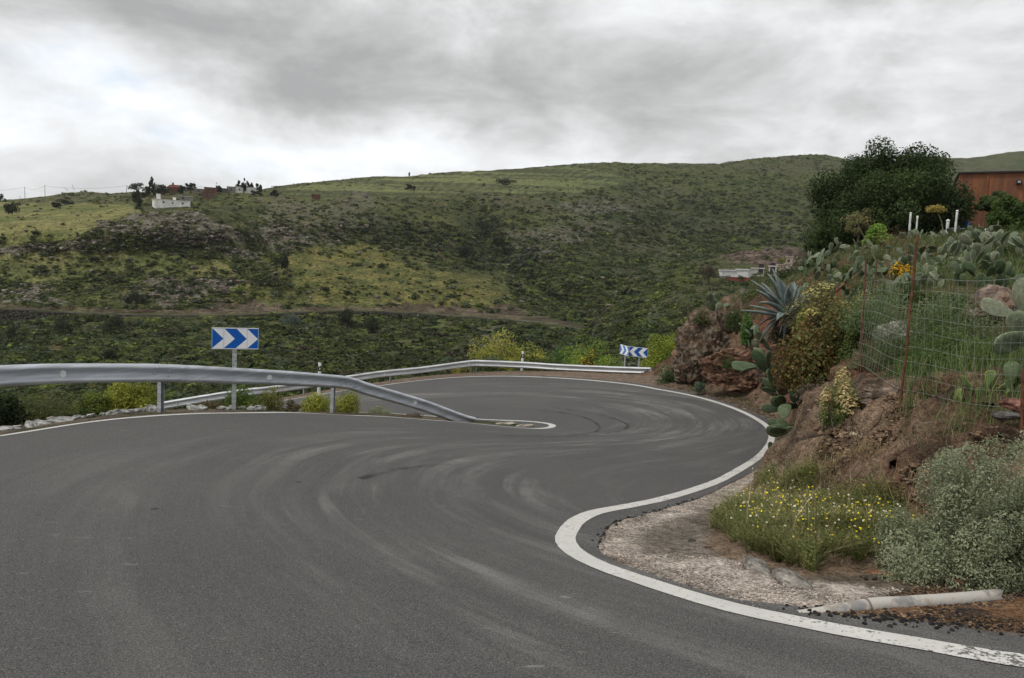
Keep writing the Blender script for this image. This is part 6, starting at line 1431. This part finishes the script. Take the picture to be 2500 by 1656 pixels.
# loose gravel and clods
def stones(name, label, poly, N, seed, r0, r1, pal, zf=near_z, lift=0.0, keepf=None):
    q = area(poly, N, seed, zf); rng = np.random.default_rng(seed)
    if keepf is not None: q = q[keepf(q)]
    r = rng.uniform(r0, r1, len(q)) * rng.uniform(.4, 1, len(q)); c = np.array(pal)[rng.integers(0, len(pal), len(q))] * rng.uniform(.75, 1.25, (len(q), 1))
    scatter(name, q + (0, 0, lift), r, c, SP, STONES, label, 'stones', .7, rng, tri=True)
AP = [(1470, 1350), (1465, 1310), (1510, 1275), (1700, 1222), (1850, 1145), (1880, 1150), (1760, 1240), (1735, 1340), (1830, 1385), (1980, 1440), (2120, 1435), (2250, 1430), (2100, 1478), (1940, 1474), (1780, 1456), (1650, 1420), (1545, 1380)]
stones('gravel', 'loose pale gravel lying on the apron of the pull-in', AP, 15000, 71, .003, .012, [(.34, .29, .25), (.27, .23, .195), (.19, .155, .13), (.40, .36, .31)], keepf=lambda q: (seg_dist(q[:, 0], q[:, 1], gravel)[0] + .5 * (fbm(q[:, 0] * 2, q[:, 1] * 2, 0, 3, 7) - .5) < .36) | (q[:, 1] < 5.3))
stones('road_grit', 'fine grit scattered on the asphalt beside the apron', [(1440, 1355), (1430, 1300), (1500, 1262), (1700, 1205), (1790, 1170), (1700, 1225), (1520, 1275), (1475, 1320), (1480, 1352), (1660, 1422), (1930, 1478), (2300, 1522), (2300, 1545), (1900, 1495), (1620, 1432)], 1600, 75, .002, .008, [(.25, .22, .19), (.10, .09, .08), (.05, .05, .045)], zf=lambda x, y: road_z(x, y))
stones('soil_clods', 'brown clods and crumbs of earth on the bare bank', [(1960, 1120), (1975, 960), (2080, 930), (2200, 990), (2500, 1060), (2700, 1200), (2300, 1230), (2050, 1190)], 9000, 72, .012, .05, [(.14, .09, .055), (.20, .14, .09), (.09, .06, .04), (.17, .12, .085)])
stones('soil_clods', 'brown crumbs of earth along the verge below the rock cut', [(1590, 935), (1700, 925), (1850, 960), (1930, 1040), (1915, 1060), (1870, 1020), (1780, 985), (1660, 952)], 2600, 73, .015, .06, [(.14, .09, .06), (.10, .07, .05), (.2, .15, .11)])
stones('dark_grit', 'dark grit and leaf litter around the broken white pipe', [(1990, 1496), (2100, 1470), (2280, 1425), (2600, 1440), (2600, 1570), (2260, 1520)], 5000, 74, .004, .015, [(.03, .028, .026), (.12, .07, .04), (.07, .045, .03), (.18, .12, .07)])
rg = np.random.default_rng(46); X1 = rg.uniform(6, 20, 60000); Y1 = rg.uniform(17, 34, 60000); dfo, _, _ = seg_dist(X1, Y1, flat_poly, True); k = (~inside(X1, Y1, flat_poly)) & (dfo > 1.3); X1, Y1 = X1[k], Y1[k]
blades('slope_grass', 'short green and dry grass on the slope under the prickly pears', 'grass', np.column_stack([X1, Y1, near_z(X1, Y1)]), .17, [((.05, .075, .025), 3), ((.08, .095, .035), 2), ((.11, .09, .05), 1)], 47, .014, .7)
# twigs by the broken pipe
def twig(label, pts, r, col=(.13, .10, .075)):
    P = smooth([at(*q) for q in pts], 4); o = P[0].copy(); m = MB(); m.tube(P - o, np.linspace(r, r * .5, len(P)), 5, col=col); return obj('twig', m.mesh('twig', WOOD), loc=tuple(o), label=label, cat='twig')
twig('pale stick lying on the bank crest behind the fence', [(2265, 981, 7.8), (2310, 973, 7.8), (2352, 966, 7.8)], .008, (.4, .35, .28))
twig('thin pale curved twig on the gravel at the end of the concrete pipe', [(1912, 1415, 5.1), (1935, 1432, 5.0), (1962, 1444, 4.95)], .004, (.35, .3, .25))
twig('flat orange-brown splinter on the asphalt beside the apron tip', [(1462, 1364, 5.42), (1475, 1366, 5.42), (1488, 1366, 5.42)], .006, (.4, .24, .12))
rg = np.random.default_rng(50); tl = 'thin dry brown twig in the tangle around the broken end of the white pipe'
for i in range(34):
    u, v = rg.uniform(2290, 2500), rg.uniform(1425, 1510); D = np.interp(v, [1425, 1520], [4.75, 4.05]); a = rg.uniform(-1.2, 1.2); l_ = rg.uniform(30, 85)
    q = twig(tl, [(u, v, D), (u + l_ * .5 * math.cos(a), v - l_ * .5 * math.sin(a) * .6 - rg.uniform(-6, 16), D - .02), (u + l_ * math.cos(a), v - l_ * math.sin(a) * .6, D + rg.uniform(-.1, .1))], rg.uniform(.002, .005)); q['group'] = 'dry twigs tangled around the pipe end'
crumb = [rock_mesh('asphalt_crumb', (.022, .02, .014), 650 + i, 2, .3, 1.4, 0, ((.028, .027, .026), (.05, .048, .045))) for i in range(3)]
def crumbs(line, N, seed, spread, label, group):
    P = resample(dropl(line)[:, :2], .02); rg = np.random.default_rng(seed)
    for i in range(N):
        q = P[rg.integers(0, len(P))] + rg.normal(0, spread, 2); s = rg.uniform(.25, .8); z = max(gz(q[0], q[1]), float(road_z(q[0], q[1]))) + .004
        o = obj('asphalt_crumb', crumb[i % 3], loc=(q[0], q[1], z), label=label, cat='rubble', group=group); o.scale = (s, s, s); o.rotation_euler = (0, 0, rg.uniform(0, 6))
crumbs([(1960, 1490), (2060, 1500), (2180, 1512), (2300, 1524), (2420, 1538)], 130, 1, .06, 'black crumb of asphalt between the white pipe and the road edge', 'asphalt crumbs along the pipe')
crumbs([(1470, 1350), (1461, 1328), (1475, 1292), (1520, 1268), (1604, 1246), (1700, 1218)], 50, 2, .02, 'dark crumb of asphalt along the broken edge around the gravel apron', 'asphalt crumbs around the apron edge')
crumbs([(2130, 1412), (2210, 1420), (2280, 1430)], 40, 3, .05, 'black crumb of asphalt heaped beside the terracotta slabs', 'asphalt crumbs by the slabs')

# ------------------------------------------------------------------ far buildings
def house(name, label, u0, u1, vt, vb, D, depth, wall, roof=None, wins=(), chim=(), rz=0.0, cat='house', spur=False, door=None, gable=False, parapet=None):
    D = float(spurD((u0 + u1) / 2, vb)) * .985 if D < 175 else float(hillD((u0 + u1) / 2, vb)) * .985
    a, b_ = at(u0, vb, D), at(u1, vb, D); c = (a + b_) / 2; W_ = np.linalg.norm(b_ - a); H_ = (vb - vt) * D / F
    root = empty(name, tuple(c), label, cat, rz=-math.atan2(c[0], c[1]) + rz)
    def bx(cx, cy, cz, sx, sy, sz, nm, mat, col, par=root): m = MB(); m.box((cx, cy, cz), (sx, sy, sz), col=col); return obj(nm, m.mesh(nm, mat), par)
    bx(0, depth / 2, H_ / 2 - 1, W_, depth, H_ + 2, 'wall', PLASTER, wall)
    if roof is not None:
        if gable:
            m = MB(); e = .25; g = gable; V = [(-W_ / 2 - e, -e, H_ + .003), (W_ / 2 + e, -e, H_ + .003), (W_ / 2 + e, depth + e, H_ + .003), (-W_ / 2 - e, depth + e, H_ + .003), (-W_ / 2 + W_ * .2, depth / 2, H_ + g), (W_ / 2 - W_ * .2, depth / 2, H_ + g)]
            m.add(V, [[0, 1, 5, 4], [2, 3, 4, 5], [3, 2, 1, 0]], [[1, 2, 5], [3, 0, 4]], col=roof); rf = obj('roof', m.mesh('roof', PLASTER), root)
        else: rf = bx(0, depth / 2, H_ + .13, W_ + .3, depth + .3, .25, 'roof', PLASTER, roof)
    else: rf = root
    for x, w_, h_, z in wins: bx((x - .5) * W_, -.03, z * H_, w_, .056, h_, 'window', SOLID, (.04, .04, .045))
    if door: bx((door - .5) * W_, -.03, 1.0, .9, .056, 2.0, 'door', SOLID, (.03, .028, .028))
    for x, w_, h_ in chim: bx((x - .5) * W_, depth * .4, H_ + h_ / 2 + .2, w_, w_, h_ + .4, 'chimney', PLASTER, wall, rf)
    return root
WH = (.72, .71, .67)
r_ = house('farmhouse', 'long low white farmhouse below the hilltop trees, on the left of the far hillside', 381, 462, 490, 504, 288, 6, WH, (.58, .57, .52), [(.25, .7, .7, .6), (.5, .6, .6, .55), (.78, .7, .7, .6)], [(.14, 1.3, 1.9), (.58, 1.0, 1.0)], rz=R(9))
house('farmhouse', 'small grey house with a pale roof line behind the long white farmhouse', 438, 470, 480, 489, 318, 6, (.24, .23, .2), (.5, .48, .42), [(.3, .7, .8, .5)])
house('house', 'red-roofed house with a chimney on the hilltop, between dark trees', 410, 444, 458, 470, 395, 7, (.14, .07, .05), (.13, .05, .04), [(.3, .8, .9, .5), (.7, .8, .9, .5)], [(.38, .9, 2.2)], gable=1.6)
house('house', 'low grey-brown shed on the hilltop right of the umbrella-shaped tree', 470, 500, 462, 470, 400, 6, (.22, .19, .17), (.30, .28, .25), [(.5, .8, .8, .5)])
house('house', 'red-brown block house on the hilltop skyline', 500, 529, 459, 474, 396, 7, (.15, .08, .06), (.12, .065, .05), [(.3, .8, 1.0, .6), (.7, .8, 1.0, .6)])
house('house', 'lower red-brown terrace block in front of the skyline block house', 494, 519, 470, 484, 376, 5, (.15, .09, .07), (.12, .075, .06), [(.5, .7, .9, .5)])
house('house', 'dark grey shed between the red-brown block house and the white hilltop house', 533, 555, 461, 470, 405, 6, (.10, .095, .09), (.13, .12, .115))
house('house', 'grey unfinished wing at the left end of the white hilltop house', 555, 574, 457, 470, 404, 7, (.22, .21, .19), (.26, .25, .23), [(.5, .8, .9, .5)])
house('house', 'white hilltop house half hidden by pines', 575, 628, 458, 471, 400, 8, WH, (.52, .5, .46), [(.2, .8, .9, .5), (.45, .8, .9, .5), (.75, .8, .9, .5)], [(.05, 1.2, 1.0)])
house('hut', 'small rust-red hut on the slope below the hilltop fields', 762, 781, 476, 484, 345, 4, (.13, .06, .05), (.12, .055, .045))
house('cottage', 'longest white cottage of the hamlet on the nearer slope, at its left end', 1762, 1796, 662, 676, 163, 5, (.60, .60, .60), (.52, .52, .53), [], rz=R(6))
house('cottage', 'white cottage joined right of the longest one, above a red stripe', 1797, 1826, 660, 677, 162, 5, (.60, .60, .59), (.55, .55, .55), [], rz=R(-6))
house('cottage', 'small white cottage in the middle of the hamlet with a dark doorway', 1834, 1864, 657, 669, 163, 4, (.50, .48, .44), (.42, .4, .36), door=.75)
house('cottage', 'tiny white hut with an arched dark door, right of the middle cottage', 1877, 1896, 652, 667, 160, 3.5, (.60, .56, .50), (.48, .44, .38), door=.45)
house('ruin', 'broken beige ruin wall right of the tiny hut', 1899, 1912, 648, 666, 158, 1.2, (.40, .34, .27), (.34, .28, .22), cat='ruin', rz=R(10))
house('ruin', 'second beige ruin wall, leaning beside the first', 1914, 1925, 646, 666, 157, 1.2, (.42, .37, .29), (.34, .28, .22), cat='ruin', rz=R(-12))
house('ruin', 'ruined stone turret above the cottages on the reddish rocks', 1919, 1934, 629, 645, 166, 1.6, (.42, .36, .29), (.36, .3, .24), [(.4, .5, .5, .5)], cat='ruin')
house('terrace_wall', 'low red-painted terrace wall below the white cottages', 1772, 1828, 677, 684, 158, .4, (.20, .07, .06), None, cat='wall')
# ------------------------------------------------------------------ far trees
PN = [((.018, .024, .013), 3), ((.030, .038, .019), 2)]
def ftree(label, u, vb, vt, wpx, D, n_=420, seed=1, pal=PN, th=.15, lumps=12, ls=.42, lean=0, name='tree', leafpx=3.4, group=None): tree(name, label, u, vb, D, wpx, vb - vt, n_, leafpx * D / F, pal, lumps, seed, th, lsize=ls, lean=lean, group=group)
HT = [('open spreading tree left of the conical tree on the hilltop', 333, 474, 446, 34, 400, 300, .35), ('bulky dark tree below the spreading hilltop tree, left of the white farmhouse', 340, 504, 466, 36, 300, 700, .05),
      ('dark hilltop tree with a pointed conical top', 371, 468, 432, 17, 405, 420, .1), ('broad dark tree right of the conical hilltop tree', 392, 475, 450, 40, 392, 600, .05), ('low dark hedge-like tree left of the conical hilltop tree', 362, 476, 455, 28, 390, 400, .05),
      ('flat umbrella-shaped tree on the hilltop', 466, 472, 447, 26, 388, 420, .35), ('dark round tree at the left foot of the umbrella-shaped tree', 447, 474, 453, 22, 386, 400, .1),
      ('small round tree in front of the dark shed on the skyline', 534, 471, 452, 14, 388, 240, .1), ('left pine in front of the white hilltop house', 583, 470, 441, 13, 390, 260, .2), ('tallest, pointed pine in front of the white hilltop house', 595, 471, 435, 12, 388, 300, .15),
      ('third pine in front of the white hilltop house', 607, 470, 442, 9, 388, 200, .2), ('short pine right of the third one before the white hilltop house', 615, 470, 446, 9, 388, 180, .2), ('round dark tree at the right end of the white hilltop house', 632, 471, 448, 17, 390, 320, .1),
      ('dark shrub-like tree below the right end of the white hilltop house', 625, 476, 466, 28, 370, 260, .02), ('dark tree clump where the skyline starts rising, right of the hilltop house', 670, 480, 463, 20, 420, 260, .05),
      ('round dark tree on the grassy plateau at the left edge', 30, 522, 494, 34, 280, 620, .05), ('low wide dark bush-tree on the plateau, second from the left edge', 138, 508, 494, 24, 310, 360, .02), ('wide dark bush row right of the second plateau bush', 163, 498, 487, 30, 350, 320, .02),
      ('dark tree cut by the left edge of the skyline', 0, 491, 473, 20, 460, 260, .1), ('single slender tree on the skyline of the terraced fields', 999, 432, 421, 3, 620, 60, .2),
      ('dark tree clump in the middle of the terraced fields', 1002, 465, 450, 26, 480, 300, .02), ('long dark tree clump at the right end of the terraced fields', 1235, 452, 436, 52, 560, 420, .02),
      ('dark oval tree on the slope right of the rock bands', 688, 657, 618, 34, 248, 640, .02), ('dark green tree just above the far road, below the rocks', 333, 752, 704, 56, 212, 900, .05),
      ('dark tree in the gully at the centre of the hillside', 1190, 560, 530, 60, 330, 700, .03), ('lower dark tree in the central gully', 1140, 630, 602, 36, 300, 520, .03), ('dark twin tree in the gully, right of the lower one', 1215, 610, 575, 40, 320, 520, .03),
      ('tall dark tree standing up in front of the retaining wall, mid-left', 848, 800, 751, 40, 190, 800, .05), ('broad dark tree at the right foot of the tall one by the retaining wall', 900, 812, 775, 60, 180, 900, .03),
      ('dark bushy tree in front of the wide retaining wall at the left', 155, 818, 762, 60, 178, 900, .04), ('second dark bushy tree before the retaining wall, right of the first', 270, 812, 768, 66, 180, 1000, .04), ('dark tree at the left edge below the retaining wall', 20, 840, 790, 80, 165, 1000, .04),
      ('dark round bush-tree low in the valley left of the chevron sign', 268, 880, 850, 38, 110, 620, .03), ('silvery-leaved tree right below the far road, above the chevron sign', 712, 800, 765, 44, 190, 700, .05)]
for i, (lb_, u, vb, vt, w_, D, n_, th) in enumerate(HT):
    pal = PN if 'silvery' not in lb_ else [((.075, .10, .085), 2), ((.11, .14, .12), 1)]
    D = float(hillD(u, vb)) * .985
    n_ = int(n_ * 1.7)
    if 'pointed' in lb_ or 'pine' in lb_: ftree(lb_, u, vb, vt, w_, D, n_, 700 + i, pal, th, 9, .45)
    else: ftree(lb_, u, vb, vt, w_, D * .99, n_, 700 + i, pal, th, 12, .42)
ftree('round brownish leafless tree at the left end of the white cottages', 1730, 692, 645, 56, float(spurD(1730, 692)) * .98, 1500, 760, [((.085, .06, .045), 3), ((.06, .05, .035), 2), ((.05, .06, .03), 1)], .05, 20, .36, leafpx=3)
ftree('bright yellow-green shrub among the ruins above the tiny hut', 1908, 643, 630, 18, float(spurD(1908, 643)) * .97, 260, 761, [((.16, .17, .04), 1)], .02, 7, .45, name='shrub')
# dark bushes one can tell apart on the grassy parts of the hill
BP = [shrub_proto(110, 180 + i, .36, 7) for i in range(4)]
bme_ = []
for i, (V, Q, sh) in enumerate(BP): bme_.append(make_mesh('round_bush', V, Q, None, SCRUB, fcols=np.array((.048, .06, .028)) * sh[:, None]))
rg = np.random.default_rng(77)
OR = [(830, 677), (859, 674), (915, 665), (946, 668), (973, 669), (926, 682), (952, 682), (1000, 681), (885, 699), (875, 712), (899, 698), (940, 700), (967, 699), (991, 696), (1012, 696), (1002, 712), (1030, 713), (1044, 712), (973, 715), (947, 718), (910, 720), (895, 722),
      (870, 700), (810, 700), (765, 712), (800, 716), (845, 718), (850, 690), (1090, 700), (1180, 705), (1135, 718), (1100, 690), (760, 735), (705, 738), (820, 660), (1060, 728), (1180, 720), (1075, 715), (1110, 716), (885, 640), (913, 645), (870, 650), (778, 620), (842, 620), (1170, 660), (1225, 690), (800, 690), (730, 700)]
for i, (u, v) in enumerate(OR):
    D = float(hillD(u, v)); q = at(u, v + 1, D * .996); s = rg.uniform(3.4, 6.0) * D / F
    o = obj('round_bush', bme_[i % 4], loc=tuple(q), label='small dark round bush dotting the grassy slope just above the far road', cat='bush', group='dark bushes on the grassy slope above the far road'); o.scale = (s, s, s * .95); o.rotation_euler = (0, 0, rg.uniform(0, 6))
for i in range(120):
    while True:
        u, v = rg.uniform(-20, 1900), rg.uniform(480, 745); z1 = hill_zones(np.array([u]), np.array([v]))
        if v > np.interp(u, SKY[:, 0], SKY[:, 1]) + 12 and z1['orchard'][0] < .3 and not (370 < u < 480 and v < 520) and v < np.interp(u, FR[:, 0], FR[:, 1]) - 12 and (u < 1500 or v < 600): break
    D = float(hillD(u, v)); q = at(u, v + 1, D * .996); s = rg.uniform(4.5, 9.5) * D / F * np.interp(v, [480, 600], [.7, 1])
    o = obj('round_bush', bme_[i % 4], loc=tuple(q), label='dark green bush standing out from the paler scrub of the far hillside', cat='bush', group='dark bushes scattered over the far hillside'); o.scale = (s, s, s * .9); o.rotation_euler = (0, 0, rg.uniform(0, 6))
# ------------------------------------------------------------------ poles and wires
def pole(label, u, vb, vt, D, r=.13, arm=False):
    D = D if D < 120 else float(hillD(u, vb)) * .985
    b0 = at(u, vb, D); H_ = (vb - vt) * D / F; root = empty('utility_pole', tuple(b0), label, 'utility pole', 'utility poles on the far hillside')
    m = MB(); m.tube([(0, 0, -1), (0, 0, H_)], [r, r * .7], 6, col=(.17, .15, .12)); obj('shaft', m.mesh('shaft', WOOD), root)
    m = MB(); m.box((0, 0, H_ * .94), (1.2 if arm else .5, .12, .12), col=(.13, .12, .1)); obj('crossarm', m.mesh('crossarm', WOOD), root); return b0 + (0, 0, H_ * .95)
ends = [pole('taller utility pole on the skyline at the far left', 61, 486, 457, 470, .16), pole('utility pole on the skyline, right of the tallest far-left one', 110, 481, 453, 470, .16), pole('short utility pole on the skyline left of the spreading tree', 309, 470, 453, 440, .12)]
pole('short stub pole on the skyline left of the two far-left poles', 49, 489, 478, 470, .13)
pole('pale utility pole on the slope right of the white farmhouse', 492, 530, 497, 275); pole('pale utility pole halfway down the slope above the far road', 610, 693, 656, 232, .1)
pole('utility pole standing at the edge of the far road, above the chevron sign', 677, 764, 708, 212, .11, True); pole('short pole beside the far road at the left', 153, 754, 735, 206, .09)
pole('thin pole low on the slope left of the nearer marker post', 772, 885, 848, 110, .05); pole('short pale pole below the cottages on the nearer slope', 1736, 728, 700, 110, .08); pole('second short pale pole below the cottages, near the agave tip', 1831, 712, 698, 105, .08)
wroot = empty('power_line', tuple(ends[0]), 'thin overhead wires strung between the skyline poles on the left', 'power line')
pts_ = [at(-120, 463, 470)] + ends + [at(470, 452, 400), at(640, 462, 400)]
for a_, b_ in zip(pts_[:-1], pts_[1:]):
    t = np.linspace(0, 1, 9)[:, None]; P = a_ * (1 - t) + b_ * t; P[:, 2] -= 4 * 1.6 * (t * (1 - t))[:, 0]
    m = MB(); m.tube(P - ends[0], .045, 4, col=(.06, .06, .06), cap=False); obj('wire', m.mesh('wire', SOLID), wroot)
m = MB(); P = np.array([at(157, 458, 600), at(167, 467, 600)]); m.tube(P - P[1], .16, 4, col=(.25, .25, .25)); obj('crane_jib', m.mesh('crane_jib', SOLID), loc=tuple(P[1]), label='thin slanting crane jib on the skyline, the lower and left one of two', cat='crane')
m = MB(); P = np.array([at(176, 451, 600), at(182, 466, 600)]); m.tube(P - P[1], .16, 4, col=(.25, .25, .25)); obj('crane_jib', m.mesh('crane_jib', SOLID), loc=tuple(P[1]), label='thin slanting crane jib on the skyline, the taller and right one of two', cat='crane')

for i, (u, v, w_, h_) in enumerate([(1770, 684, 26, 12), (1812, 682, 22, 10), (1848, 676, 30, 12), (1880, 672, 22, 9), (1905, 674, 30, 12), (1829, 664, 9, 10)]):
    ftree('dark bush before the white cottages, ' + ['below the longest one', 'below the red stripe', 'below the middle cottage', 'below the tiny hut', 'below the ruins', 'in the gap between the second and middle cottages'][i], u, v, v - h_, w_, float(spurD(u, v)) * .97, 220, 770 + i, [((.05, .06, .028), 2), ((.08, .085, .035), 1)], .02, 7, .45, name='bush', leafpx=3)
# thin air between here and the far ridge
HAZE = bpy.data.materials.new('haze'); HAZE.use_nodes = True; n = NT(HAZE.node_tree); n.n.clear(); v_ = n.node('ShaderNodeVolumePrincipled'); v_.inputs['Color'].default_value = (.93, .95, .98, 1); v_.inputs['Density'].default_value = .00006; v_.inputs['Anisotropy'].default_value = .2
o_ = n.node('ShaderNodeOutputMaterial'); n.link(v_.outputs[0], o_.inputs['Volume'])
m = MB(); m.box((0, 0, -10), (5600, 5600, 560)); obj('haze', m.mesh('haze', HAZE), label='faint pale haze over the valley', cat='haze', kind='stuff')
